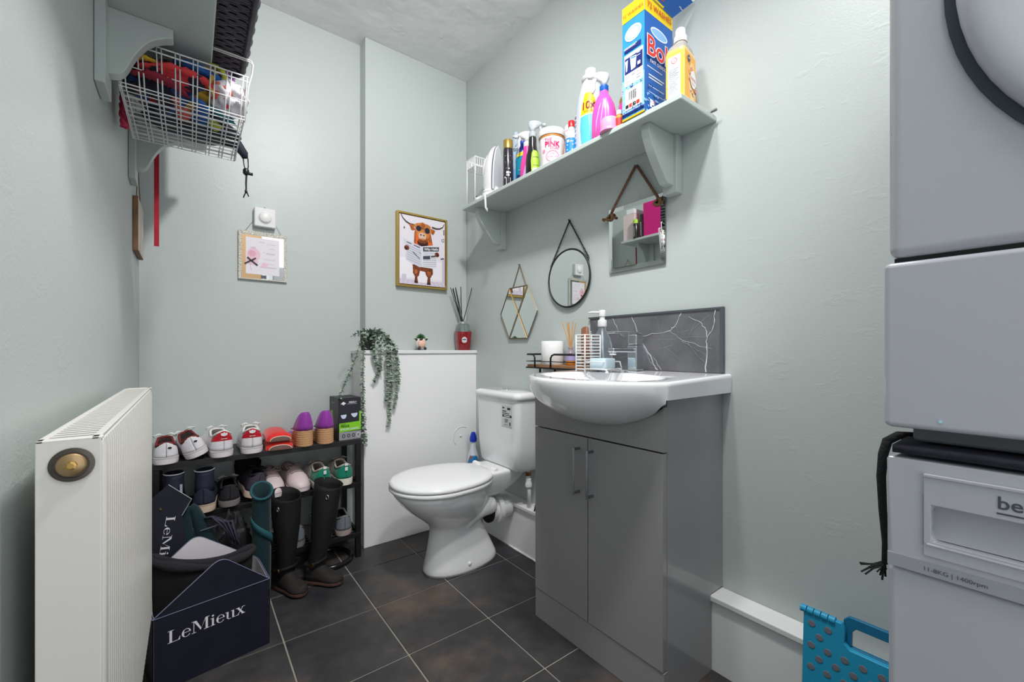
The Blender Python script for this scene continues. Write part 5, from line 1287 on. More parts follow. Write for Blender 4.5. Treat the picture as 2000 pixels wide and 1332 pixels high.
# round
rm_ = thing('round_mirror', 'round mirror with thin dark rim hanging from a black chain', 'mirror', (MX, 1.290, 1.258))
rcx, rcz, rr_ = 1.290, 1.258, .1225
MB().lathe([(rr_-.002, 0), (rr_-.002, .004)], (1.288, rcx, rcz), 64, axis='x').build('glass', MIRROR, rm_)
DKM = mat('dark_bronze', (52, 54, 50), .4, .7)
MB().tube([(1.289, rcx + rr_*cos(t), rcz + rr_*sin(t)) for t in [2*pi*k/72 for k in range(72)]], .0042, 8, closed=True).build('rim', DKM, rm_, smooth=True)
for s_ in (-1, 1):
    MB().tube([(1.2905, rcx + s_*.111 + .005*cos(t), rcz + .066 + .006*sin(t)) for t in [2*pi*k/14 for k in range(14)]], .0012, 5, closed=True).build('loop', DKM, rm_, smooth=True)
mb = MB(); chain(mb, [(1.293, rcx+.112, rcz+.072), (1.295, rcx, 1.505), (1.293, rcx-.112, rcz+.072)], .009, .0015); mb.build('chain', mat('black_chain', (30, 32, 32), .4, .6), rm_, kind='stuff')
MB().tube([(1.2995, rcx, 1.506), (1.289, rcx, 1.508)], .0032, 8).build('nail', DKM, rm_)
# square, bevelled, on a rope
sq = thing('square_mirror', 'square mirror hanging from a brown rope under the right shelf', 'mirror', (MX, .950, 1.368))
qy0, qy1, qz0, qz1 = .829, 1.071, 1.247, 1.490
def tilt(p): return Vector((p[0] - (p[2]-qz0)*.012, p[1], p[2]))
bz = .016
mb = MB()
O = [(qy1, qz0), (qy0, qz0), (qy0, qz1), (qy1, qz1)]; I_ = [(qy1-bz, qz0+bz), (qy0+bz, qz0+bz), (qy0+bz, qz1-bz), (qy1-bz, qz1-bz)]
mb.add([(1.2905, *p) for p in I_], [(0, 1, 2, 3)])
mb.add([(1.2920, *p) for p in O] + [(1.2905, *p) for p in I_], [(i, (i+1) % 4, 4+(i+1) % 4, 4+i) for i in range(4)])
mb.v = [tilt(p) for p in mb.v]
mb.build('glass', MIRROR, sq)
mb = MB().box((1.2921, qy0, qz0), (1.2955, qy1, qz1)); mb.v = [tilt(p) for p in mb.v]
mb.build('backing', mat('mirror_back_edge', (96, 104, 100), .4), sq)
rope = [(1.287, 1.062, 1.468), (1.2885, 1.045, 1.496), (1.294, .954, 1.620), (1.294, .946, 1.622), (1.2885, .862, 1.49), (1.286, .850, 1.470)]
MB().tube(rope, .0048, 8).build('rope', ROPE, sq, smooth=True)
def knot(c, name):
    mb = MB()
    for k in range(3):
        ph = k*1.05
        mb.tube([(c[0]-.003 + .005*sin(2*t+ph), c[1] + .013*cos(t+ph), c[2] + .010*sin(t+ph*.7)) for t in [2*pi*q/16 for q in range(16)]], .0042, 6, closed=True)
    mb.build(name, ROPE, sq, smooth=True)
knot((1.285, .852, 1.462), 'knot'); knot((1.286, 1.060, 1.460), 'knot')
mb = MB()
for k in range(10):
    a = random.uniform(-.6, .6); mb.tube([(1.284, 1.068, 1.458), (1.283-.003*random.random(), 1.090+.008*random.random(), 1.460+.016*a)], .0016, 5)
    mb.tube([(1.284, .846, 1.460), (1.283-.003*random.random(), .832-.006*random.random(), 1.458+.016*a)], .0016, 5)
    mb.tube([(1.283, 1.052, 1.456), (1.281, 1.032+.006*random.random(), 1.455+.012*a)], .0016, 5)
mb.build('frayed_end', ROPE, sq, kind='stuff')
MB().tube([(1.2995, .950, 1.6195), (1.286, .950, 1.6215)], .003, 8).build('nail', DCHROME, sq)

# ------------------------------------------------------------------ things on the white ledge
LD = .950
def eucalyptus():
    t = thing('trailing_plant', 'trailing eucalyptus plant in a dark pot at the left end of the white ledge', 'plant', (.697, 2.078, LD))
    pot = MB().lathe([(.030, 0), (.032, .003), (.036, .060), (.037, .064), (.033, .064), (.032, .052), (0, .050)], (.697, 2.078, LD), 28).build('pot', mat('dark_pot', (40, 44, 44), .5, bump=.5, bscale=90), t, auto=40)
    STEM = mat('plant_stem', (96, 112, 84), .6)
    LV = [mat('eucalyptus_leaf', (124, 142, 128), .55, var=.25, vscale=20), mat('eucalyptus_pale_leaf', (150, 166, 146), .55, var=.2, vscale=20), mat('eucalyptus_dark_leaf', (74, 92, 84), .55, var=.2, vscale=20)]
    leaf_me = []; leaf_v = []
    n = 9
    lp = [(.5, 0, -.04)] + [(.5 + .5*cos(2*pi*k/n), .47*sin(2*pi*k/n), .10*(sin(2*pi*k/n)**2) - .05*cos(2*pi*k/n)) for k in range(n)]
    lf = [(0, 1+k, 1+(k+1) % n) for k in range(n)]
    for q, m in enumerate(LV):
        mb = MB(); mb.add(lp, lf)
        o = mb.build('leaf', m, t, smooth=True, local=True)
        leaf_me.append(o.data); bpy.data.objects.remove(o)
    todo = []
    rg = random.Random(21)
    cnt = [0]
    def strand(pts, dens=.0112, r0=.0155, r1=.0095, pale=.5):
        dens = min(dens, .0125)
        P_ = [Vector(p) for p in pts]
        # smooth
        Q = []
        for i in range(len(P_)-1):
            for k in range(8):
                u = k/8; p0, p1, p2, p3 = P_[max(i-1, 0)], P_[i], P_[i+1], P_[min(i+2, len(P_)-1)]
                Q.append(.5*((2*p1) + (p2-p0)*u + (2*p0-5*p1+4*p2-p3)*u*u + (3*p1-p0-3*p2+p3)*u**3))
        Q.append(P_[-1])
        st = MB().tube(Q, .0014, 5).build('stem', STEM, t, smooth=True)
        L_ = 0; nxt = .008; tot = sum((Q[i+1]-Q[i]).length for i in range(len(Q)-1)); side = rg.random()*6
        for i in range(len(Q)-1):
            seg = (Q[i+1]-Q[i]); 
            while nxt < L_ + seg.length:
                p = Q[i] + seg*((nxt-L_)/seg.length); f_ = nxt/tot; d = seg.normalized()
                side += 1.25 + rg.uniform(-.3, .3)
                for s_ in (0, pi):
                    u = d.orthogonal().normalized(); w = d.cross(u)
                    out_ = (u*cos(side+s_) + w*sin(side+s_)) + d*.45
                    if p.y > 1.98 and out_.y > .2 and p.z < LD: out_.y *= -.5
                    out_.normalize()
                    up = (d*-.35 + Vector((rg.uniform(-.5, .5), rg.uniform(-.9, .1), .55)))
                    z_ = (up - out_*up.dot(out_)).normalized(); y_ = z_.cross(out_)
                    sz = lerp(r0, r1, f_)*rg.uniform(.8, 1.2)*1.30
                    q = 0 if rg.random() > pale else (1 if rg.random() < .7 else 2)
                    R = Matrix((out_, y_, z_)).transposed().to_4x4()
                    todo.append((sz, st, q, Matrix.Translation(p) @ R @ Matrix.Scale(sz, 4)))
                nxt += dens*lerp(1.25, .9, f_)
            L_ += seg.length
    c = Vector((.697, 2.078, LD+.062))
    def S_(*pts): return [tuple(c)] + list(pts)
    strand(S_((.69, 2.04, LD+.086), (.655, 1.99, LD+.075), (.620, 1.965, LD+.02), (.595, 1.965, LD-.06), (.560, 1.97, LD-.14), (.535, 1.975, LD-.215)), pale=.6)
    strand(S_((.71, 2.06, LD+.085), (.63, 2.02, LD+.08), (.60, 2.00, LD+.065)), pale=.6)
    strand(S_((.68, 2.05, LD+.08), (.655, 2.005, LD+.02), (.645, 2.000, LD-.10), (.648, 2.002, LD-.22), (.652, 2.005, LD-.36), (.66, 2.008, LD-.45)), dens=.0165, r0=.011, r1=.012)
    strand(S_((.715, 2.045, LD+.085), (.735, 2.010, LD+.02), (.732, 2.008, LD-.06), (.720, 2.012, LD-.115), (.70, 2.014, LD-.15)))
    strand(S_((.70, 2.04, LD+.08), (.702, 2.010, LD+.02), (.71, 2.012, LD-.05), (.735, 2.012, LD-.10)))
    strand(S_((.735, 2.045, LD+.095), (.775, 2.005, LD+.04), (.785, 2.004, LD-.05), (.790, 2.008, LD-.15), (.782, 2.012, LD-.25), (.780, 2.016, LD-.34), (.775, 2.02, LD-.375)), pale=.6)
    strand(S_((.73, 2.06, LD+.10), (.765, 2.02, LD+.07), (.805, 2.002, LD+.01), (.812, 2.006, LD-.10), (.815, 2.010, LD-.20), (.80, 2.014, LD-.29)), pale=.6)
    strand(S_((.74, 2.05, LD+.085), (.765, 2.008, LD+.01), (.768, 2.008, LD-.08), (.770, 2.01, LD-.17), (.765, 2.012, LD-.25)), pale=.5)
    strand(S_((.735, 2.055, LD+.09), (.785, 2.01, LD+.05), (.815, 2.006, LD-.03), (.828, 2.01, LD-.12), (.830, 2.012, LD-.17)), dens=.015, r0=.012, r1=.008)
    for k in range(7):
        a = 2*pi*k/7; strand(S_((.697+.02*cos(a), 2.07+.018*sin(a), LD+.085), (.697+.045*cos(a), 2.065+.03*sin(a), LD+.082+.02*sin(2*a))), dens=.012, r0=.015, r1=.013)
    todo.sort(key=lambda e: -e[0])
    Mi = wm(t).inverted()
    for sz, st, q, M in todo[:285]:
        o = bpy.data.objects.new('leaf', leaf_me[q]); COL.objects.link(o); o.parent = st; o.matrix_basis = Mi @ M
    mb = MB()
    for sz, st, q, M in todo[285:]: mb.add([M @ Vector(v) for v in lp], lf, q)
    mb.build('small_leaves', LV, t, smooth=True, kind='stuff')
eucalyptus()

cp_ = thing('cow_planter', 'tiny pink and white cow planter with a green moss top on the white ledge', 'planter', (.975, 2.075, LD))
MB().lathe([(0, .010), (.014, .012), (.024, .024), (.0275, .040), (.025, .055), (.018, .062), (.016, .060)], (0,0,0), 28, sy=.95, cap1=False).build('body', mat('cow_planter_white', (236, 226, 220), .35), cp_, smooth=True, local=True)
MB().lathe([(.021, 0), (.020, -.004), (.014, -.009), (.006, -.011), (0, -.0115)], (-.002, -.0195, .036), 22, axis='y').build('belly', mat('cow_planter_pink', (242, 196, 176), .35), cp_, smooth=True, local=True)
for s_ in (-1, 1):
    MB().lathe([(0, -.010), (.0075, -.006), (.008, .002), (.004, .008)], (s_*.017, -.018, .010), 14).build('hoof', mat('cow_planter_dark', (58, 46, 44), .4), cp_, smooth=True, local=True)
    MB().loft([[(s_*(.020 + .020*u), -.006 + .0055*sin(pi*min(1, .25+u))*cos(a), .054 + .006*u + .0065*sin(pi*min(.95, .25+u*.75))*sin(a)) for a in [2*pi*k/10 for k in range(10)]] for u in (0, .3, .6, .85, 1)], True, True, True).build('ear', mat('cow_planter_dark', (58, 46, 44), .4), cp_, smooth=True, local=True)
MB().lathe([(.008, 0), (.0095, -.003), (.005, -.0055)], (-.008, -.0215, .058), 12, axis='y').build('dark_patch', mat('cow_planter_dark', (58, 46, 44), .4), cp_, smooth=True, local=True)
mb = MB(); rg = random.Random(5)
for k in range(150):
    a, b = rg.uniform(0, 2*pi), rg.uniform(0, 1.5); d = Vector((sin(b)*cos(a), sin(b)*sin(a), cos(b)))
    p = Vector((0, 0, .060)); mb.tube([tuple(p + d*.006), tuple(p + d*(.024 + .006*rg.random()))], [.0016, .0005], 3)
mb.build('moss', mat('moss_green', (58, 122, 62), .8), cp_, local=True, kind='stuff')

rd = thing('red_reed_diffuser', 'red square reed diffuser with black sticks in the corner of the white ledge', 'diffuser', (1.236, 2.080, LD), rz=radians(-12))
RGL = mat('red_glass', (138, 22, 26), .1, coat=.5)
def sqs(z, h_, r=.008): return rr(-h_, h_, -h_, h_, z, r, 4)
MB().loft([sqs(0, .031), sqs(.004, .033), sqs(.100, .041), sqs(.104, .0405)], True, True, True).build('vessel', RGL, rd, auto=40, local=True)
MB().loft([sqs(.104, .0395), sqs(.112, .036), sqs(.145, .030), sqs(.147, .028), sqs(.112, .034)], True, False, False).build('glass_top', mat('pale_glass', (206, 216, 214), .04, trans=.85, ior=1.2), rd, auto=40, local=True)
MB().lathe([(.013, .104), (.013, .147), (.030, .149), (.030, .154), (.018, .155), (.018, .162), (.012, .163)], (0,0,0), 24).build('chrome_neck', CHROME, rd, auto=40, local=True)
pmr = lambda x, y, k=0: (x-.003, -.0375-.0033*(y/.05)-k, .060+y)
art = [(PALE, ell(0, 0, .019, .019, 26)), (mat('badge_dark', (120, 108, 108), .4), ell(0, 0, .0165, .0165, 26)), (PALE, ell(0, 0, .0145, .0145, 26)), (NAVY, rect(-.011, -.003, .011, .003)), (GREYT, rect(-.007, .006, .007, .008)), (RED, rect(-.005, -.009, .005, -.007))]
print_art('badge', art, pmr, rd, local=True, step=.0003)
rg = random.Random(3)
for k in range(7):
    tx, ty = ((-.075, -.01), (-.06, .0), (-.062, -.02), (-.045, -.005), (-.04, .01), (-.012, 0), (.052, -.012))[k]
    MB().tube([(rg.uniform(-.006, .006), rg.uniform(-.006, .006), .15), (tx, ty*.8, .355 + rg.uniform(-.012, .008))], .0023, 6).build('stick', mat('black_reed', (44, 46, 50), .7), rd, local=True)

cl = thing('toilet_cleaner', 'toilet cleaner bottle with blue cap half hidden behind the toilet seat', 'bottle', (1.215, 1.935, .224))
MB().loft([osec(z, a, b) for z, a, b in [(0, .036, .026), (.004, .039, .029), (.13, .039, .029), (.16, .034, .026), (.20, .016, .015), (.235, .0125, .0125)]], True, True, True).build('body', mat('cleaner_white', (214, 224, 230), .3), cl, auto=60, local=True)
MB().loft([osec(z, a, b) for z, a, b in [(.235, .017, .017), (.25, .019, .019), (.268, .015, .014), (.285, .011, .009)]], True, True, True).build('cap', mat('cleaner_blue_cap', (18, 54, 190), .3), cl, auto=40, local=True)
km = kmap([(0, .036, .026), (.004, .039, .029), (.13, .039, .029), (.16, .034, .026), (.20, .016, .015)], pi+.95, .034)
art = [(mat('cleaner_label_blue', (40, 128, 190), .4), p) for p in patch(([(-.035, .02), (-.035, .13), (-.026, .165)], [(.03, .02), (.03, .13), (.022, .165)]))] + [(ORNG, p) for p in patch(([(-.034, .10), (-.026, .16)], [(-.006, .10), (-.012, .165)]))] + [(NAVY, p) for p in patch(([(.004, .06), (.002, .15)], [(.016, .06), (.010, .15)]))]
print_art('label', art, km, cl, local=True, step=.00002)

# ------------------------------------------------------------------ tray rack beside the basin, and basin clutter
tr = thing('tray_rack', 'slim black metal rack with a wooden tray between the basin and the toilet', 'rack', (1.245, 1.31, .224))
MB().box((1.196, 1.165, .876), (1.290, 1.455, .888)).build('tray', WOODT, tr, bevel=.0015)
MB().tube([(1.193, 1.163, .874), (1.193, 1.457, .874), (1.293, 1.457, .874), (1.293, 1.163, .874)], .0035, 6, closed=True).build('tray_frame', BLACKM, tr)
MB().tube([(1.193, 1.163, .902), (1.193, 1.457, .902), (1.293, 1.457, .902), (1.293, 1.163, .902)], .0018, 6, closed=True).build('guard_wire', BLACKM, tr)
MB().tube([(1.194, 1.400, .876), (1.194, 1.401, .918), (1.194, 1.406, .927), (1.194, 1.418, .932), (1.194, 1.446, .932), (1.198, 1.456, .932), (1.208, 1.458, .932), (1.292, 1.458, .932)], .0042, 8, flat=.8).build('rail', BLACKM, tr, smooth=True)
MB().tube([(1.194, 1.300, .876), (1.194, 1.299, .916), (1.194, 1.292, .927), (1.194, 1.278, .932), (1.194, 1.176, .932), (1.198, 1.166, .932), (1.208, 1.163, .932), (1.292, 1.163, .932)], .0042, 8, flat=.8).build('rail', BLACKM, tr, smooth=True)
for x, y in ((1.200, 1.372), (1.287, 1.372), (1.200, 1.20), (1.287, 1.20)):
    zb = .224 if x > 1.23 else .0
    MB().tube([(x if x > 1.23 else 1.215 if False else x, y, zb), (x, y, .872)], .0045, 8).build('leg', BLACKM, tr, smooth=True)
o = thing('toilet_roll', 'plain white toilet roll standing on the wooden tray', 'toilet roll', (1.244, 1.343, .888))
MB().lathe([(.018, .001), (.046, .0), (.0475, .002), (.0475, .099), (.046, .101), (.018, .101), (.018, .001)], (0,0,0), 40, cap0=False, cap1=False).build('paper', mat('soft_white_paper', (242, 242, 242), .95, bump=.25, bscale=120), o, auto=40, local=True)
MB().lathe([(.0175, 0), (.0175, .1005)], (0,0,0), 24, cap0=False, cap1=False).build('core', mat('card_core', (170, 146, 116), .9), o, local=True)
af = thing('amber_reed_diffuser', 'small amber reed diffuser with pale sticks on the wooden tray', 'diffuser', (1.250, 1.238, .888))
MB().lathe([(.019, 0), (.0215, .003), (.0215, .022)], (0,0,0), 24).build('oil', mat('amber_oil', (222, 140, 40), .1, coat=.4), af, auto=40, local=True)
MB().lathe([(.0215, .022), (.0215, .040), (.018, .052), (.010, .060), (.010, .068), (.012, .070), (.012, .074)], (0,0,0), 24, cap1=False).build('glass', mat('lilac_tinted_glass', (214, 206, 226), .05, trans=.7, ior=1.2), af, smooth=True, local=True)
wrap_local(af, 'label', .0216, pi-.6, pi+1.9, .019, .039, mat('lilac_paper_label', (174, 164, 214), .5))
REED = mat('pale_reed', (206, 156, 96), .7)
for k, (tx, ty) in enumerate(((-.016, .035), (-.012, .012), (-.004, .012), (.002, -.010), (-.006, .004), (.008, -.022))):
    MB().tube([(tx*-.3, ty*-.3, .030), (tx*1.0, ty, .182 - .004*(k % 3))], .0018, 6).build('stick', REED, af, local=True)

DZ = .8735
sb = thing('soap_dispenser', 'clear pump bottle of hand soap with white pump on the washbasin', 'soap dispenser', (1.232, 1.055, DZ+.003))
MB().lathe([(.034, .0), (.037, .003), (.0385, .03), (.038, .085), (.033, .115), (.022, .138), (.0145, .150), (.0135, .165)], (0,0,0), 32, cap1=False).build('bottle', mat('clear_soap_bottle', (226, 236, 242), .03, trans=.9, ior=1.3), sb, smooth=True, local=True)
MB().lathe([(.034, .002), (.0365, .005), (.0375, .028), (0, .028)], (0,0,0), 28).build('soap', mat('blue_soap', (160, 200, 226), .1, trans=.5), sb, smooth=True, local=True)
MB().tube([(0, 0, .16), (.001, 0, .09), (.006, 0, .012)], .003, 8).build('dip_tube', mat('dip_tube_plastic', (232, 238, 242), .3), sb, smooth=True, local=True)
MB().lathe([(.0165, .162), (.0170, .165), (.0170, .183), (.0150, .187), (.0105, .188), (.0095, .199), (.0130, .201), (.0130, .220), (.011, .224), (0, .2245)], (0,0,0), 24).build('pump', WHITEPL, sb, auto=40, local=True)
MB().tube([(-.004, .004, .2155), (-.030, .026, .2155), (-.040, .034, .213)], [.0062, .0052, .0042], 10, flat=.75).build('nozzle', WHITEPL, sb, smooth=True, local=True)

cdy = thing('wire_caddy', 'white wire sink caddy with tall brush cage and soap rest on the washbasin', 'caddy', (1.14, .99, DZ))
r_c = .0021
cx0, cx1, cyA, cyB, cyC = 1.100, 1.180, .922, 1.020, 1.062
def cw(name, pts, closed=False, r=r_c): return MB().tube(pts, r, 6, closed=closed).build(name, WIREW, cdy, smooth=not closed)
for x in (cx0, cx1):
    for y in (cyB, cyC): cw('post', [(x, y, DZ), (x, y, DZ+.131)], r=.0026)
for k in range(12):
    z = DZ + .010 + .011*k
    cw('ring', [(cx0, cyB, z), (cx1, cyB, z), (cx1, cyC, z), (cx0, cyC, z)], True, .0017)
for k in range(4):
    x = lerp(cx0, cx1, (k+1)/5); cw('cage_floor', [(x, cyB, DZ+.010), (x, cyC, DZ+.010)], r=.0015)
z1, z2 = DZ+.012, DZ+.037
cw('rest_frame', [(cx0, cyB, z1), (cx0, cyA+.008, z1), (cx0, cyA, z1-.004), (cx0, cyA, DZ+.001)], r=.0026)
cw('rest_frame', [(cx1, cyB, z1), (cx1, cyA+.008, z1), (cx1, cyA, z1-.004), (cx1, cyA, DZ+.001)], r=.0026)
cw('rest_rail', [(cx0, cyB, z2), (cx0, cyA+.03, z2), (cx0+.004, cyA+.022, z2), (cx1-.004, cyA+.022, z2), (cx1, cyA+.022, z2), (cx1, cyA+.010, z2), (cx1, cyA+.002, z1)], r=.0024)
cw('rest_rail', [(cx1, cyB, z2), (cx1, cyA+.022, z2)], r=.0024)
for k in range(6):
    y = lerp(cyA+.012, cyB-.008, k/5); cw('cross_bar', [(cx0, y, z1), (cx1, y, z1)], r=.0016)
for x in (cx0, cx1):
    MB().lathe([(.0055, 0), (.0062, .002), (.004, .006)], (x, cyA, DZ), 12).build('foot', WIREW, cdy, smooth=True)
o = thing('soap_dish', 'pale blue rounded sponge block resting in the wire caddy', 'sponge', (1.14, .977, DZ+.0145))
MB().loft([rr(-.030, .030, -.036, .034, 0, .012), rr(-.032, .032, -.038, .036, .004, .014), rr(-.032, .032, -.038, .036, .030, .014), rr(-.030, .030, -.036, .034, .034, .012)], True, True, True).build('block', mat('pale_blue_sponge', (206, 226, 236), .6, bump=.15, bscale=150), o, auto=50, local=True)
br_ = thing('nail_brush', 'wooden brush with white bristles leaning in the wire caddy', 'brush', (1.128, 1.042, DZ+.018), rx=radians(-8), ry=radians(7))
MB().loft([rr(-.006, .006, -.014, .014, z, .005) for z in (0,)] + [rr(-.008, .008, -.016, .016, .004, .007), rr(-.009, .008, -.0165, .0165, .10, .007), rr(-.007, .007, -.015, .015, .140, .006), rr(-.003, .003, -.010, .010, .146, .003)], True, True, True).build('handle', WOODB, br_, auto=50, local=True)
mb = MB()
for i in range(5):
    for k in range(17):
        x = .010; y = -.010+.005*i; z = .03+.0062*k
        mb.tube([(x-.004, y, z), (x+.012, y*1.1, z)], [.0016, .0013], 4)
mb.build('bristles', WHITEPL, br_, local=True, kind='stuff')

# ------------------------------------------------------------------ shoe rack
RZ1, RZ2, RZ3 = .541, .345, .115
rk = thing('shoe_rack', 'black metal three-tier shoe rack full of shoes against the back wall', 'shoe rack', (.26, 2.085, 0))
rx0, rx1, ry0, ry1 = -.108, .628, 1.968, 2.205
for x in (rx0, rx1-.022):
    for y in (ry0, ry1-.022):
        MB().box((x, y, 0), (x+.022, y+.022, RZ1-.022)).build('post', BLACKM, rk, bevel=.001)
for z, m in ((RZ1, BLACKW), (RZ2, BLACKM), (RZ3, BLACKM)):
    MB().box((rx0, ry0-.002, z-.021), (rx1, ry0+.012, z)).build('front_rail', m, rk, bevel=.001)
    MB().box((rx0, ry1-.012, z-.021), (rx1, ry1, z)).build('back_rail', m, rk, bevel=.001)
    for x in (rx0+.001, rx1-.013): MB().box((x, ry0+.012, z-.021), (x+.012, ry1-.012, z)).build('side_rail', m, rk)
    if z == RZ1: MB().box((rx0+.012, ry0+.012, z-.012), (rx1-.012, ry1-.012, z-.001)).build('top_board', BLACKW, rk)
    else:
        for k in range(7):
            y = lerp(ry0+.030, ry1-.030, k/6); MB().tube([(rx0+.012, y, z-.006), (rx1-.012, y, z-.006)], .005, 8).build('tier_bar', BLACKM, rk, smooth=True)

# ---- shoes: heel at the origin, toe along +y
def shoe(name, label, loc, rz, up, sole, L_=.245, Wd=.082, H=.062, Ht=.045, st=.024, tab=None, tabh=(.25, 1.0), lace=None, lining=None, group=None, tilt=0.0, midline=None, open_to=.46, rake=0.0, roll=0.0, zone=None):
    t = thing(name, label, 'shoe', loc, rz, group, rx=tilt, ry=roll)
    def wf(s):
        heel = sqrt(max(0, 1-(1-min(1, s/.13))**2)); toe = sqrt(max(0, 1-max(0, (s-.72)/.28)**2))
        mid = .80 + .20*max(0, min(1, (s-.42)/.26)) if s > .3 else .84 - .04*max(0, (s-.13)/.17)
        return max(.02, heel*toe)*mid*Wd/2
    def hf(s):
        if s < .42: return H - .012*sin(pi*min(1, s/.42))*.8
        u = (s-.42)/.58
        return max(.004, (H*.98)*(1-u)**.75*.62 + Ht*.62*sqrt(max(0, 1-u**3))*1.0 - .0) if u < 1 else .004
    S = [.5-.5*cos(pi*i/30) for i in range(31)]
    # sole
    rings = []
    for z, g in ((0, .95), (.003, 1.0), (st-.003, 1.02), (st, 1.0)):
        ol = [(wf(s)*g + .001, s*L_ + (g-1)*.0, z + (.006*max(0, (s-.8)/.2)**2 if z < .004 else 0)) for s in S] + [(-wf(s)*g - .001, s*L_, z + (.006*max(0, (s-.8)/.2)**2 if z < .004 else 0)) for s in S[::-1]]
        rings.append(ol)
    MB().loft(rings, True, True, True).build('sole', sole, t, auto=45, local=True)
    if midline:
        MB().loft([[(x*1.012, y*1.004 - .0006, z) for x, y, _ in rings[2]] for z in (st-.0045, st-.003)], True).build('sole_stripe', midline, t, local=True)
    # upper as arches; the ankle opening is left out
    NA = 30; A = [pi*i/NA for i in range(NA+1)]
    def up_pt(s, a, g=0.0):
        w, h_ = wf(s)+g, hf(s)+g
        ca, sa = cos(a), sin(a)
        k = .55 if s < .45 else .8
        x = math.copysign(abs(ca)**k, ca)*w*(1 - .10*sa if s > .1 else 1); z = st - .002 + h_*abs(sa)**.72
        y = s*L_ - (g if s < .2 else 0) + rake*(z-st)*max(0, 1-s*3)
        return (x, y, z)
    mb = MB(); idx = {}
    for i, s in enumerate(S):
        for k, a in enumerate(A):
            idx[i, k] = len(mb.v); mb.v.append(Vector(up_pt(s, a)))
    for i in range(len(S)-1):
        for k in range(NA):
            sm = (S[i]+S[i+1])/2; am = abs((A[k]+A[k+1])/2 - pi/2)
            if .035 < sm < open_to and am < .95*sqrt(max(0, 1-((sm-.5*open_to-.015)/(.5*open_to))**2))+.22 and am < .80: continue
            mb.f.append([idx[i, k], idx[i, k+1], idx[i+1, k+1], idx[i+1, k]])
            zf = abs(sin((A[k]+A[k+1])/2))**.72
            mb.m.append(1 if zone and sm < zone[1] - zone[3]*(1-zf) and zf > zone[2] else 0)
    mb.build('upper', [up, zone[0]] if zone else up, t, auto=60, local=True, solid=.003)
    if lining:
        MB().loft([[(wf(s)*.86*cos(a)*.9, s*L_+.0, st + max(.012, hf(s)*.80)*abs(sin(a))**.8) for a in A] for s in [.04+.45*i/9 for i in range(10)]], False).build('lining', lining, t, smooth=True, local=True) if False else MB().loft([[(wf(s)*.9*q, s*L_, st+.004) for q in (-1, 0, 1)] for s in [.05+.5*i/9 for i in range(10)]], False).build('insole', lining, t, local=True)
        # padded collar round the opening
        pts = []
        for k in range(22):
            b = 2*pi*k/22; s = .5*open_to+.01 + (.5*open_to-.015)*cos(b)*-1; a = pi/2 + .78*sin(b)
            p = up_pt(max(.02, s), a); pts.append((p[0]*1.0, p[1], p[2]))
        MB().tube(pts, .0042, 7, closed=True).build('collar', lining, t, smooth=True, local=True)
    if tab:
        mb = MB(); R_ = []
        for k in range(13):
            a = lerp(.12 if False else .30, pi-.30, k/12)
            R_.append(a)
        rows = []
        for zz in [tabh[0] + (tabh[1]-tabh[0])*i/5 for i in range(6)]:
            row = []
            for k in range(15):
                q = lerp(-1, 1, k/14); s = .004 + .115*abs(q)**2.2 + (.03*(1-zz) if zz < .5 else 0)*abs(q)
                w = wf(s) + .0013
                zq = st + (hf(.02))*zz*(.985 if abs(q) < .8 else .93)
                kx = 1 - .12*zz**2
                row.append((math.copysign(min(w, abs(q)*Wd*.5+.002), q)*kx, s*L_ - .0016 + rake*(zq-st), zq))
            rows.append(row)
        mb.loft(rows, False); mb.build('heel_tab', tab, t, smooth=True, local=True)
    if lace:
        mb = MB()
        for k in range(4):
            s = .50 + .06*k; mb.tube([tuple(up_pt(s, a, .002)) for a in (1.0, 1.3, pi/2, 1.84, 2.14)], .0024, 6)
        p = up_pt(.49, pi/2, .003)
        for s_ in (-1, 1):
            mb.tube([p, (s_*.018, p[1]-.012, p[2]+.012), (s_*.034, p[1]-.012, p[2]+.004), (s_*.030, p[1]+.004, p[2]-.004), (s_*.006, p[1]+.002, p[2]+.001)], .0022, 6)
            mb.tube([p, (s_*.016, p[1]-.02, p[2]+.010), (s_*.034, p[1]-.03, p[2]+.008)], .0020, 6)
        mb.build('laces', lace, t, smooth=True, local=True)
    return t, wf, hf, st, L_, up_pt
SY0 = 1.952
WLEA = mat('white_leather', (232, 228, 232), .45, var=.05, vscale=30); WSOL = mat('white_rubber', (226, 218, 220), .55); REDL = mat('red_lining', (120, 44, 44), .8); REDT = mat('red_leather', (196, 24, 44), .4); LACEW = mat('white_lace', (232, 232, 228), .8)
G1 = 'shoes on the top tier of the rack'; G2 = 'shoes on the middle tier of the rack'
s1 = shoe('low_trainer', 'white leather shoe with dark red lining at the left end of the top tier', (-.066, SY0, RZ1), radians(4), WLEA, WSOL, H=.056, Wd=.086, lining=REDL, midline=mat('shoe_grey_line', (170, 160, 164), .6), lace=LACEW, group=G1)
s2 = shoe('low_trainer', 'white leather shoe with dark red lining tipped on its side on the top tier', (.028, SY0+.006, RZ1+.014), radians(8), WLEA, WSOL, H=.058, Wd=.086, lining=REDL, midline=mat('shoe_grey_line', (170, 160, 164), .6), lace=LACEW, group=G1, roll=radians(-20))
for s_ in (s1, s2):
    MB().lathe([(.006, 0), (.0045, -.0012)], (.010, -.0005, .058), 10, sx=1.0, sy=.6, axis='y').build('emblem', INK, s_[0], local=True)
rsn = []
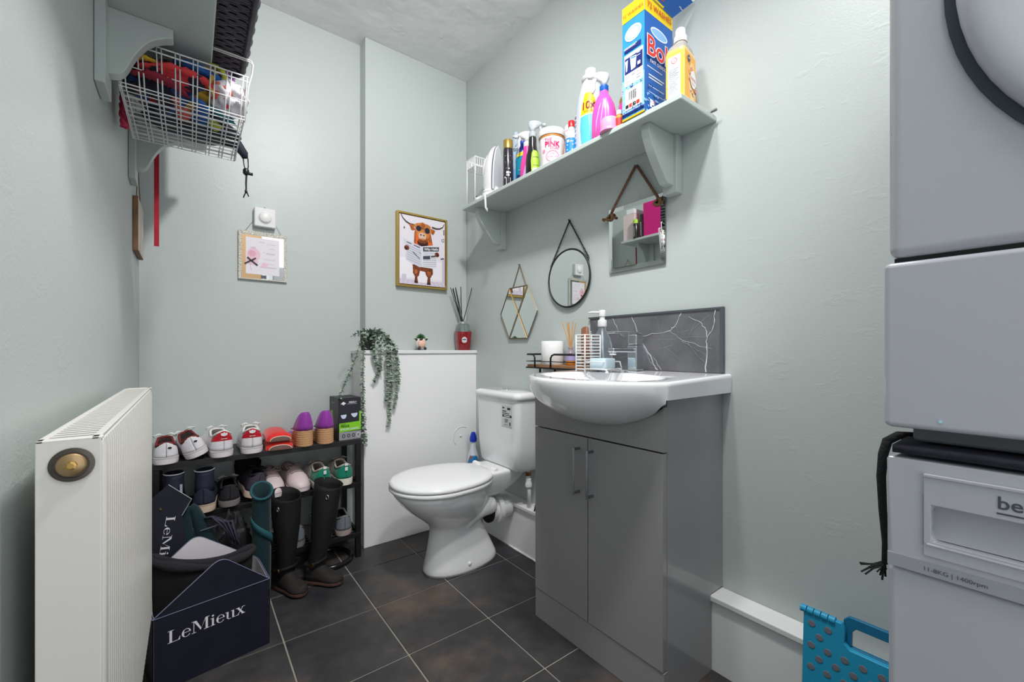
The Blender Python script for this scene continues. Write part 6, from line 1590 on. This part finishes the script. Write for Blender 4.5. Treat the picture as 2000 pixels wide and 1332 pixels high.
for q, (x, rz, lab) in enumerate(((.105, 10, 'white trainer with red heel tab and lace hanging left'), (.198, -2, 'white trainer with red heel tab next to the red slippers'))):
    t = shoe('heel_tab_trainer', lab, (x, SY0, RZ1), radians(rz), WLEA, WSOL, H=.078, Wd=.088, L_=.25, zone=(REDT, .20, .50, .10), lace=LACEW, lining=LACEW, group=G1, midline=mat('shoe_grey_line', (170, 160, 164), .6))[0]
    # leaf emblem and line of print on the heel tab
    bz_ = .024 + .078*.70
    pmh = lambda x_, y_, k=0: (x_, -.0032-k, bz_ + y_)
    art = []
    for a in (-.62, 0, .62):
        art.append((LETTERW, [(1.25*(sin(a)*r_ + cos(a)*w_), 1.25*(cos(a)*r_ - sin(a)*w_) + .001) for r_, w_ in ((.001, 0), (.007, .0042), (.011, .0030), (.0135, 0), (.011, -.0030), (.007, -.0042))]))
    art += [(REDT, rect(-.012, .0015, .012, .0025)), (REDT, rect(-.012, -.0005, .012, .0004)), (LETTERW, rect(-.010, -.0085, .010, -.0065))]
    art = [(m, [(max(-.014, min(.014, x_)), y_) for x_, y_ in p]) for m, p in art]
    print_art('heel_emblem', art, pmh, t, local=True, step=.0002)
# folded red slippers, one on the other
RSL = mat('red_suede', (226, 36, 30), .8, sheen=.3); BRS = mat('brown_shoe_sole', (104, 76, 68), .7); CRE = mat('cream_edge', (216, 190, 174), .6)
for q, (z, lab) in enumerate(((RZ1, 'red slip-on shoe underneath, flattened with brown sole outwards'), (RZ1+.036, 'red slip-on shoe lying on top of the other red one'))):
    t = thing('red_slipper', lab, 'shoe', (.296, SY0+.01, z), radians(-4 + 3*q), G1)
    w = .052 - .004*q
    def hump(k, g, y0, y1, dx=0):
        return [[(dx + w*g*cos(a), y, max(0, k*sin(a))) for a in [pi*i/16 for i in range(17)]] for y in (y0, y1)]
    secs = [(.0, .7, .018), (.006, .92, .029), (.03, 1.0, .034), (.10, .92, .033), (.17, .95, .032), (.215, .75, .026), (.235, .35, .014)]
    MB().loft([[(w*g*cos(a), y, h_*max(0, sin(a))**.8) for a in [pi*i/16 for i in range(17)]] for y, g, h_ in secs], True, True, True).build('upper', RSL, t, auto=60, local=True)
    MB().loft([[(w*.84*g*cos(a) + .002, y-.008, h_*.66*max(0, sin(a))**.8) for a in [pi*i/16 for i in range(17)]] for y, g, h_ in ((.0, .80, .022), (.005, .95, .028), (.03, .9, .028))], True, True, True).build('sole', BRS, t, auto=60, local=True)
    MB().tube([(w*.84*.93*cos(a) + .002, -.0045, .0275*.66*max(0, sin(a))**.8 + .001) for a in [pi*i/16 for i in range(17)]], .0022, 6).build('sole_edge', CRE, t, smooth=True, local=True)
# purple wedge espadrilles
PURP = mat('purple_suede', (146, 52, 160), .5, sheen=.2); JUTE = mat('espadrille_jute', (196, 150, 108), .9, bump=.3, bscale=200)
for q, (x, rz) in enumerate(((.397, 6), (.478, -1))):
    t = thing('wedge_espadrille', ('purple wedge shoe with woven jute heel, left of the pair', 'purple wedge shoe with woven jute heel, beside the solar light box')[q], 'shoe', (x, SY0+.002, RZ1), radians(rz), G1)
    def wl(s): return max(.05, sqrt(max(0, 1-(1-min(1, s/.16))**2))*sqrt(max(0, 1-max(0, (s-.7)/.3)**2)))*(.034 if s < .4 else .040)
    S = [.5-.5*cos(pi*i/18) for i in range(19)]
    for k in range(7):
        z0 = .0095*k; zt = z0+.0095
        smax = 1.0 if k < 2 else (.72 - .07*k)
        ss = [s*smax for s in S]
        sc_ = 1.0
        rings = [[(wl(s)*g, s*.225 + (1-g)*.01, z) for s in ss] + [(-wl(s)*g, s*.225 + (1-g)*.01, z) for s in ss[::-1]] for z, g in ((z0, .97), (z0+.002, 1.0), (zt-.002, 1.0), (zt, .97))]
        MB().loft(rings, True, True, True).build('jute_coil', JUTE, t, auto=50, local=True)
    rows = []
    for z, g, y0, sm in ((.066, 1.0, 0, .44), (.084, .98, -.002, .38), (.102, .92, -.001, .30), (.120, .82, .002, .22), (.134, .70, .004, .15), (.143, .58, .006, .10), (.146, .46, .009, .06)):
        rows.append([(wl(s)*g, s*.225 + y0, z - (.03*s if z > .07 else 0)) for s in [sm*i/10 for i in range(10, -1, -1)]] + [(-wl(s)*g, s*.225 + y0, z - (.03*s if z > .07 else 0)) for s in [sm*i/10 for i in range(11)]])
    MB().loft(rows, False).build('heel_cup', PURP, t, smooth=True, local=True, solid=.003)
    MB().loft([[(wl(s)*cos(a), s*.225, .018 + (.034*(1-s) + .018)*sin(a)) for a in [pi*i/10 for i in range(11)]] for s in (.58, .66, .76, .88, .97, 1.0)], False).build('toe_cap', PURP, t, smooth=True, local=True, solid=.003)
# solar light carton
sc = thing('solar_light_carton', 'black and lime solar fence light carton at the right end of the top tier', 'carton', (.58, 2.05, RZ1), rz=radians(3))
bw2, bd2, bh2 = .050, .065, .192
MB().box((-bw2, -bd2, 0), (bw2, bd2, bh2)).build('carton', mat('carton_charcoal', (44, 44, 52), .45), sc, bevel=.001, local=True)
CARTG = mat('carton_lime', (132, 206, 40), .45); CARTS = mat('carton_silver', (150, 150, 156), .45); SIDEG = mat('carton_side_grey', (78, 78, 80), .45)
pmf = lambda x, y, k=0: (x-bw2, -bd2-.0005-k, y)
LW = mat('lens_print', (210, 220, 240), .4)
art = [(CARTS, rect(.002, .001, 2*bw2, .038)), (CARTG, [(.002, .038), (2*bw2, .042), (2*bw2, .082), (.002, .078)]), (CARTG, rect(2*bw2-.008, .08, 2*bw2, .128)),
       (LW, [(.008, .115), (.034, .117), (.033, .106), (.028, .099), (.020, .098), (.013, .102)]), (LW, [(.054, .119), (.084, .121), (.083, .110), (.076, .102), (.068, .101), (.060, .107)]),
       (PALE, [(.008, .164), (.014, .171), (.020, .175), (.028, .171), (.033, .164), (.026, .166), (.024, .160), (.018, .160), (.016, .165)]), (GREYT, rect(.038, .163, .082, .165))]
art += [(SIDEG, ell(.022+.022*k, .020, .008, .009, 14)) for k in range(3)] + [(PALE, ell(.088, .020, .009, .010, 16)), (SIDEG, ell(.088, .020, .0065, .0075, 14))] + [(CARTS, ell(.022+.022*k, .020, .0035, .0045, 8)) for k in range(4)]
print_art('front_print', art, pmf, sc, local=True, step=.0001)
letters('FIREFLY', .0105, PALE, sc, lambda x, y: pmf(x+.062, y+.168, .002), local=True, bold=.02)
DGRN = mat('carton_dark_green', (40, 84, 30), .5)
letters('SOLAR', .0075, DGRN, sc, lambda x, y: pmf(x+.008, y+.071, .002), local=True, align='LEFT')
letters('FENCE', .0130, DGRN, sc, lambda x, y: pmf(x+.008, y+.060, .002), local=True, bold=.02, align='LEFT')
letters('SOLAR LIGHTS', .0125, PALE, sc, lambda x, y: pmf(x+.006, y+.0465+.0, .002), local=True, bold=.02, align='LEFT')
pms = lambda x, y, k=0: (-bw2-.0005-k, bd2-x, y)
print_art('side_print', [(SIDEG, rect(.002, .001, 2*bd2-.002, bh2-.002)), (CARTG, rect(.02, .05, .05, .13)), (GREYT, rect(.03, .165, .07, .168))], pms, sc, local=True)

# ---- middle tier
NAVL = mat('navy_canvas', (38, 42, 62), .7, bump=.3, bscale=150); CRS = mat('cream_rubber', (216, 190, 168), .6); BLS = mat('black_mesh_fabric', (38, 36, 42), .75, bump=.3, bscale=160); GRS = mat('grey_rubber', (126, 120, 120), .6)
PPK = mat('pale_pink_leather', (222, 202, 204), .5); PPS = mat('pale_pink_rubber', (226, 210, 214), .55); TPE = mat('taupe_lace', (150, 132, 128), .8)
GRE = mat('green_suede', (0, 132, 104), .7, sheen=.2); CRM = mat('cream_midsole', (232, 226, 212), .55)
for q, (x, y, rz) in enumerate(((-.042, SY0-.004, 4), (.040, SY0-.016, -7))):
    t = shoe('navy_boot', ('navy boot with cream sole, left and further back on the middle tier', 'navy boot with thick cream sole jutting over the edge of the middle tier')[q], (x, y, RZ2 + .002), radians(rz), NAVL, CRS, H=.062, Wd=.084, L_=.235, st=.030, group=G2, midline=mat('sole_brown_line', (120, 84, 66), .7))[0]
    MB().loft([[(.032*g*cos(a), .048 + .044*g*sin(a)*(1 if sin(a) > 0 else .95), z) for a in [2*pi*k/24 for k in range(24)]] for z, g in ((.070, 1.0), (.10, .94), (.135, .92), (.150, .96))], True).build('shaft', NAVL, t, smooth=True, local=True, solid=.004)
    MB().tube([(.032*.96*cos(a), .048+.043*sin(a)*.96, .151) for a in [2*pi*k/24 for k in range(24)]], .0025, 6, closed=True).build('top_trim', mat('shaft_trim_grey', (150, 152, 160), .5), t, smooth=True, local=True)
    if q == 0: MB().box((.014, -.0005, .075), (.022, .0035, .115)).build('pull_loop', mat('pale_loop', (170, 174, 190), .5), t, bevel=.001, local=True)
shoe('black_trainer', 'black trainer with grey sole and white lace between navy boots and dark trainer', (.124, SY0, RZ2+.002), radians(0), BLS, GRS, H=.060, lace=mat('grey_lace', (170, 166, 160), .8), lining=BLS, group=G2)
shoe('dark_trainer', 'dark trainer with pale curved sole leaning on its side in the middle tier', (.204, SY0+.010, RZ2+.014), radians(2), mat('aubergine_mesh', (66, 58, 72), .7, bump=.3, bscale=160), CRE, H=.078, lining=BLS, group=G2, roll=radians(16), lace=BLS)
o = heap((.205, 2.178, RZ2+.085), (.046, .022, .084), 4, .3, 1.9, flatz=RZ2+.0015).build('black_shoe_bag', mat('black_soft_cloth', (22, 21, 24), .9), smooth=True)
tag(o, 'black cloth bundle at the back of the middle tier behind the dark trainer', 'bag')
shoe('pale_pink_trainer', 'pale pink trainer with toe outwards, beside the teal wrap', (.287, 2.187, RZ2+.002), radians(177), PPK, PPS, H=.060, Wd=.086, lace=TPE, lining=TPE, group=G2, midline=TPE)
shoe('pale_pink_trainer', 'pale pink trainer turned sideways next to the green trainers', (.335, 2.170, RZ2+.014), radians(198), PPK, PPS, H=.062, Wd=.086, lace=TPE, lining=TPE, group=G2, tilt=radians(-5), midline=TPE) if False else shoe('pale_pink_trainer', 'pale pink trainer turned sideways next to the green trainers', (.357, 2.187, RZ2+.002), radians(186), PPK, PPS, H=.066, Wd=.086, L_=.235, lace=TPE, lining=TPE, group=G2, midline=TPE)
for q, (x, rz) in enumerate(((.466, 5), (.556, 1))):
    t = shoe('green_trainer', ('green suede trainer with cream sole, left of the green pair', 'green suede trainer with cream sole at the right end of the middle tier')[q], (x, SY0-.004, RZ2+.002), radians(rz), mat('trainer_offwhite', (206, 196, 190), .6), CRM, H=.066, Wd=.084, st=.030, zone=(GRE, .36, 0, 0), lace=TPE, lining=mat('trainer_lining', (190, 180, 170), .8), group=G2)[0]
    MB().box((-.006, -.0050, .066), (.006, -.0015, .082)).build('heel_strip', LETTERW, t, bevel=.001, local=True)
    MB().box((-.007, -.0055, .087), (.007, .004, .098)).build('pull_tab', LETTERW, t, bevel=.002, local=True)
# ---- bottom tier and floor
shoe('grey_trainer', 'grey trainer on the bottom tier behind the black riding boots', (.365, SY0+.01, RZ3+.002), radians(5), mat('grey_mesh_shoe', (120, 126, 134), .7, bump=.4, bscale=120), GRS, H=.066, lining=GRS, group='grey trainers on the bottom tier')
shoe('grey_trainer', 'grey trainer on the bottom tier at the right end beside the rack post', (.555, SY0+.01, RZ3+.002), radians(-3), mat('grey_mesh_shoe', (120, 126, 134), .7, bump=.4, bscale=120), mat('pale_taupe_sole', (170, 154, 150), .6), H=.066, lining=GRS, group='grey trainers on the bottom tier')
sbx = thing('grey_mesh_box', 'grey wire mesh letter tray between the two grey trainers', 'tray', (.46, 2.08, RZ3+.002))
MB().box((.415, 1.985, RZ3+.002), (.505, 2.18, RZ3+.006)).build('base', GRS, sbx)
mb = MB()
for k in range(9): mb.tube([(.415+.01125*k, 1.985, RZ3+.006), (.415+.01125*k, 2.0, RZ3+.12)], .0016, 4)
for k in range(9): mb.tube([(.415, 1.985+.0018*k, RZ3+.006+.0142*k), (.505, 1.985+.0018*k, RZ3+.006+.0142*k)], .0016, 4)
mb.build('mesh', mat('mesh_grey', (112, 120, 126), .5, .3), sbx, kind='stuff')
hoop = MB().tube([(.506+.088*cos(a), 2.012+.092*sin(a), .0115) for a in [2*pi*k/48 for k in range(48)]], .0105, 8, closed=True).build('black_hoop', mat('black_gloss_hoop', (26, 26, 30), .2), smooth=True)
tag(hoop, 'glossy black hoop lying on the floor by the right post of the shoe rack', 'hoop')

# black riding boots
BOOT = mat('black_boot_leather', (13, 12, 14), .75, bump=.5, bscale=45); MUD = mat('muddy_boot_foot', (40, 34, 33), .8, var=.35, vscale=26); BSOL = mat('brown_boot_sole', (82, 56, 48), .7)
def rboot(label, loc, rz, lean, h_=.36):
    t = thing('riding_boot', label, 'boot', loc, rz, 'black riding boots on the floor before the rack')
    rings = []
    for z, a, b, dx in ((.045, .031, .036, -.004), (.07, .032, .037, -.004), (.10, .031, .033, -.002), (.13, .033, .036, .002), (.16, .037, .038, .003), (.20, .041, .043, .003), (.25, .048, .050, .002), (.30, .052, .055, -.002), (h_-.02, .054, .057, -.004), (h_, .054, .058, -.004)):
        rings.append([(dx + lean[0]*(z/h_)**1.4 + b*cos(q)*(1+.06*noise.noise(Vector((3*cos(q)+loc[0]*9, 3*sin(q), z*22)))), lean[1]*(z/h_)**1.4 + a*sin(q), z + (.016*cos(q-pi) if z == h_ else 0)) for q in [2*pi*k/28 for k in range(28)]])
    MB().loft(rings, True).build('shaft', BOOT, t, smooth=True, local=True, solid=.004)
    secs = [(-.042, .018, .052), (-.033, .029, .068), (-.01, .032, .074), (.022, .031, .066), (.045, .031, .046), (.07, .034, .035), (.09, .033, .030), (.108, .024, .025), (.118, .009, .018)]
    MB().loft([[(x, w*cos(q), .016 + hh*max(0, sin(q))**.75) for q in [pi*k/14 for k in range(15)]] for x, w, hh in secs], True, True, True).build('foot', MUD, t, smooth=True, local=True)
    ol = lambda z, g: [(x, w*g, z) for x, w, _ in secs] + [(x, -w*g, z) for x, w, _ in secs[::-1]]
    MB().loft([ol(.006, .98), ol(.008, 1.04), ol(.016, 1.04), ol(.018, 1.0)], True, True, True).build('sole', BSOL, t, auto=40, local=True)
    MB().box((-.045, -.03, 0), (.01, .03, .007)).build('heel', BSOL, t, bevel=.002, local=True)
    MB().tube([(.0375*cos(q)*1.08-.002, .0365*sin(q)*1.06, .085+.012*cos(q)) for q in [2*pi*k/24 for k in range(24)]], .0045, 6, closed=True, flat=1.4).build('ankle_strap', BOOT, t, smooth=True, local=True)
    MB().lathe([(.009, 0), (.009, .004), (.006, .005)], (.010, -.042, .088), 12, axis='y').build('buckle', BRASS, t, local=True)
    L2 = Matrix.Translation((lean[0]*.9, lean[1]*.9, 0))
    mb = MB(); mb.tube([(.030 + .006*cos(q), -.053, h_-.04+.009*sin(q)) for q in [2*pi*k/14 for k in range(14)]], .002, 6, closed=True).xf(L2); mb.build('top_buckle', CHROME, t, smooth=True, local=True)
    return t
rboot('tall black riding boot standing upright, left of the pair by the box', (.306, 1.885, 0), radians(-68), (-.012, .01), .372)
rboot('tall black riding boot leaning to the right under the green trainers', (.412, 1.865, 0), radians(-48), (.02, .065), .388)
# ------------------------------------------------------------------ navy card box with its contents
NB = mat('navy_card', (17, 19, 36), .55, var=.12, vscale=12); WCARD = mat('white_card', (226, 220, 226), .6); EDG = mat('navy_card_edge', (112, 116, 150), .6)
ang = math.atan2(.05, .288)
nbx = thing('navy_card_box', 'open navy card box with pointed flaps and white lettering by the radiator', 'box', (-.081, 1.518, 0), rz=ang)
BWX, BDY, BHZ = .292, .245, .209
def tri(w, apex, ah, n=8):
    """pointed flap outline with a rounded tip, lying on a fold of width w"""
    o = [(0, 0), (w, 0)]
    r = .03
    a1 = Vector((w, 0)); ap = Vector((apex, ah)); a0 = Vector((0, 0))
    p = ap + (a1-ap).normalized()*r; q = ap + (a0-ap).normalized()*r
    for i in range(n+1):
        t = i/n; v = p*(1-t)**2 + ap*2*t*(1-t) + q*t**2; o.append((v.x, v.y))
    return o
fl = tri(BWX, .165, .118)
def wallf(name, M, w, apex, ah, h_=BHZ):
    outl = [(0, 0), (w, 0), (w, h_)] + [(x, y+h_) for x, y in tri(w, apex, ah)[2:]] + [(0, h_)]
    MB().prism(outl, 0, .003, 'y').xf(M).build(name, NB, nbx, local=True)
    MB().prism([(x, z) for x, z in outl], .0031, .0036, 'y').xf(M).build(name + '_lining', WCARD, nbx, local=True, label='white inside face')
    q = [(x, -.0006, y+h_) for x, y in tri(w, apex, ah)[1:]] + [(0, -.0006, h_)]
    MB().tube([tuple(M @ Vector(p)) for p in q], .0011, 4).build(name + '_edge', EDG, nbx, local=True)
wallf('front_panel', Matrix.Identity(4), BWX, .160, .118)
wallf('back_panel', Matrix.Translation((BWX, BDY, 0)) @ Matrix.Rotation(pi, 4, 'Z'), BWX, .150, .118)
wallf('side_panel', Matrix.Translation((BWX, 0, 0)) @ Matrix.Rotation(pi/2, 4, 'Z'), BDY, .12, .03)
wallf('side_panel', Matrix.Translation((0, BDY, 0)) @ Matrix.Rotation(-pi/2, 4, 'Z'), BDY, .12, .03)
MB().box((.003, .003, .001), (BWX-.003, BDY-.003, .004)).build('base', WCARD, nbx, local=True)
MB().tube([(0, -.0006, BHZ), (BWX, -.0006, BHZ)], .0010, 4).build('fold_line', EDG, nbx, local=True)
# serif lettering cut as print: each glyph in a unit em, thick and thin strokes with slab serifs
def glyphs(text):
    G = {
     'L': (.66, [rect(.10, 0, .22, .70), rect(.02, .67, .30, .70), rect(.02, 0, .58, .03), [(.58, 0), (.60, .20), (.575, .20), (.50, .03)]]),
     'M': (.98, [rect(.11, 0, .145, .70), rect(.02, 0, .24, .03), rect(.02, .67, .20, .70), [(.11, .70), (.25, .70), (.50, .16), (.46, .06)], [(.46, .06), (.50, .16), (.735, .70), (.70, .70)], rect(.70, 0, .82, .70), rect(.62, 0, .90, .03), rect(.70, .67, .90, .70)]),
     'i': (.30, [rect(.10, 0, .20, .46), rect(.03, 0, .27, .03), rect(.03, .43, .20, .46), ell(.15, .60, .06, .06, 14)]),
     'e': (.52, None), 'u': (.60, [rect(.09, .10, .19, .46), rect(.02, .43, .19, .46), rect(.39, 0, .49, .46), rect(.32, .43, .49, .46), rect(.39, 0, .56, .03)] + ['ubowl']),
     'x': (.56, [[(.06, .46), (.18, .46), (.50, 0), (.38, 0)], [(.40, .46), (.44, .46), (.13, 0), (.09, 0)], rect(.02, .43, .24, .46), rect(.34, .43, .52, .46), rect(.02, 0, .20, .03), rect(.32, 0, .54, .03)])}
    x = 0; outp = []
    for ch in text:
        w, parts = G[ch]
        if ch == 'e':
            parts = []
            n = 22
            for i in range(n):
                a, b = lerp(.18, 2*pi-.55, i/n), lerp(.18, 2*pi-.55, (i+1)/n)
                def rad(t): return .035 + .075*abs(cos(t/1.0))**1.6 if pi*.5 < t < pi*1.5 else .03 + .055*abs(cos(t))**2
                parts.append([(.26+.22*cos(a), .23+.24*sin(a)), (.26+.22*cos(b), .23+.24*sin(b)), (.26+(.22-rad(b))*cos(b), .23+(.24-.03)*sin(b)), (.26+(.22-rad(a))*cos(a), .23+(.24-.03)*sin(a))])
            parts.append(rect(.13, .245, .47, .275))
        res = []
        for p in parts:
            if p == 'ubowl':
                n = 10
                for i in range(n):
                    a, b = pi + pi*.62*i/n, pi + pi*.62*(i+1)/n
                    res.append([(.26+.17*cos(a), .13+.14*sin(a)), (.26+.17*cos(b), .13+.14*sin(b)), (.26+(.17-lerp(.10, .03, (i+1)/n))*cos(b), .13+(.14-.035)*sin(b)), (.26+(.17-lerp(.10, .03, i/n))*cos(a), .13+(.14-.035)*sin(a))])
            else: res.append(p)
        outp += [[(px+x, py) for px, py in p] for p in res]; x += w*.94
    return outp, x
gl, gw = glyphs('LeMieux')
sc_ = .190/gw
print_art('lettering', [(LETTERW, [(x*sc_, y*sc_*1.0) for x, y in p]) for p in gl], lambda x, y, k=0: (.032 + x, -.0008-k, .128 + y + x*.02), nbx, local=True, step=.00001)
# leaning navy carton with upright lettering, behind the box at the left
lc = thing('leaning_navy_carton', 'flat navy carton with upright white lettering standing behind the card box', 'box', (-.10, 1.80, 0))
Yl = 1.800
poly = [(-.135, 0), (-.010, 0), (-.010, .335), (-.020, .395), (.006, .445), (-.055, .505), (-.12, .445), (-.135, .42)]
MB().prism(poly, Yl, Yl+.006, 'y').build('panel', mat('navy_charcoal_card', (27, 29, 42), .65), lc)
MB().tube([(-.055, Yl-.001, .505), (.006, Yl-.001, .445), (-.020, Yl-.001, .395)], .0014, 4).build('panel_edge', mat('pale_card_edge', (168, 168, 176), .6), lc)
MB().lathe([(.004, 0), (.003, -.004)], (-.075, Yl, .43), 8, axis='y').build('stud', BRASS, lc)
s2_ = .215/gw
print_art('lettering', [(LETTERW, [(x*s2_, y*s2_*.62) for x, y in p]) for p in gl], lambda x, y, k=0: (-.060 + y*.99 - x*.15, Yl-.0008-k, .402 - x*.99 - y*.15), lc, step=.00001)
# teal fabric
TEALF = mat('teal_fleece', (7, 40, 46), .9, sheen=.1, var=.15, vscale=18); TEALT = mat('teal_trim', (30, 84, 92), .8)
tf = thing('teal_folded_fabric', 'dark teal folded fabric standing behind the white card flap', 'fabric', (.02, 1.834, 0))
MB().loft([[(x, 1.834 + .008*sin(k*1.3), z) for k, x in enumerate([lerp(x0_, x1_, q/10) for q in range(11)])] for x0_, x1_, z in ((-.05, .085, .215), (-.055, .080, .26), (-.052, .060, .31), (-.040, .038, .36), (-.022, .018, .40), (-.012, .004, .412))], False).build('cloth', TEALF, tf, smooth=True, solid=.012)
MB().box((-.022, 1.812, .330), (-.014, 1.815, .333)).build('stitch_mark', LETTERW, tf)
tw = thing('teal_wrap', 'teal fleece tube wrap with open top and strap standing beside the card box', 'leg wrap', (.215, 1.825, 0))
rings = []
for z, g in ((0, .9), (.08, .96), (.2, 1.0), (.32, .98), (.39, .98), (.425, 1.05)):
    rings.append([(.215 + .031*g*cos(q)*(1+.04*sin(5*q)), 1.825 + .028*g*sin(q)*(1+.04*sin(5*q)), z + (.024*sin(q) if z > .42 else 0)) for q in [2*pi*k/36 for k in range(36)]])
MB().loft(rings, True).build('tube', TEALF, tw, smooth=True, solid=.008)
MB().tube([(.215 + .0345*cos(q), 1.825 + .031*sin(q), .425 + .024*sin(q)) for q in [2*pi*k/36 for k in range(36)]], .0045, 8, closed=True).build('top_binding', TEALT, tw, smooth=True)
MB().loft([[(.215 + .0365*cos(q), 1.825 + .0335*sin(q), lerp(.325, .235, i/14)+dz) for i, q in enumerate([pi*1.02 + pi*.95*k/14 for k in range(15)])] for dz in (-.014, .014)], False).build('strap', TEALT, tw, smooth=True, solid=.002)
# black bag with rolled rim in the box
bb_ = thing('black_felt_bag', 'flat black felt bag with soft rolled rim standing in the navy card box', 'bag', (.040, 1.672, .005), rz=ang)
FELT = mat('black_felt', (20, 19, 22), .98, bump=.5, bscale=120)
RG = []
def rimzz(q): return .300 - .030*cos(q) - .030*(1-abs(cos(q))**1.5)
for f_, a, b in ((0, .118, .026), (.03, .124, .030), (.3, .128, .034), (.6, .130, .036), (.85, .134, .032), (1.0, .136, .026)):
    RG.append([(a*cos(q), b*sin(q) - .02*f_*(1-cos(q)**2), f_*(rimzz(q)-.006)) for q in [2*pi*k/44 for k in range(44)]])
MB().loft(RG, True, True, False).build('body', FELT, bb_, smooth=True, local=True, solid=.004)
MB().tube([(.135*cos(q), .025*sin(q) - .02*(1-cos(q)**2), rimzz(q)-.008 + .003*sin(3*q)) for q in [2*pi*k/44 for k in range(44)]], [.0125 + .003*sin(5*q) for q in [2*pi*k/44 for k in range(44)]], 10, closed=True).build('rolled_rim', mat('charcoal_felt', (38, 35, 39), .98, bump=.6, bscale=140), bb_, smooth=True, local=True)
# dark heap of bags behind
o = heap((.118, 1.885, .175), (.070, .045, .165), 14, .28, 1.9, flatz=.0015).build('black_sports_bag', mat('black_nylon_bag', (24, 24, 28), .6, bump=.3, bscale=60), smooth=True)
tag(o, 'black soft bag slumped between the card box and the shoe rack', 'bag')
st_ = thing('dark_webbing_straps', 'bunch of dark navy webbing straps draped over the black soft bag', 'strap', (.10, 1.80, .35))
WEB = mat('navy_webbing', (46, 46, 62), .6)
for k in range(4):
    MB().tube([(.035+.012*k, 1.835-.004*k, .360), (.065+.014*k, 1.806, .370-.01*k), (.085+.012*k, 1.798, .345), (.105+.010*k, 1.797, .315-.012*k), (.118+.010*k, 1.800, .275-.01*k)], .0085, 8, flat=.35).build('strap', WEB, st_, smooth=True)
MB().tube([(.03, 1.815, .325), (.10, 1.800, .342)], .0018, 6).build('zip', mat('zip_grey', (140, 140, 148), .4, .5), st_)
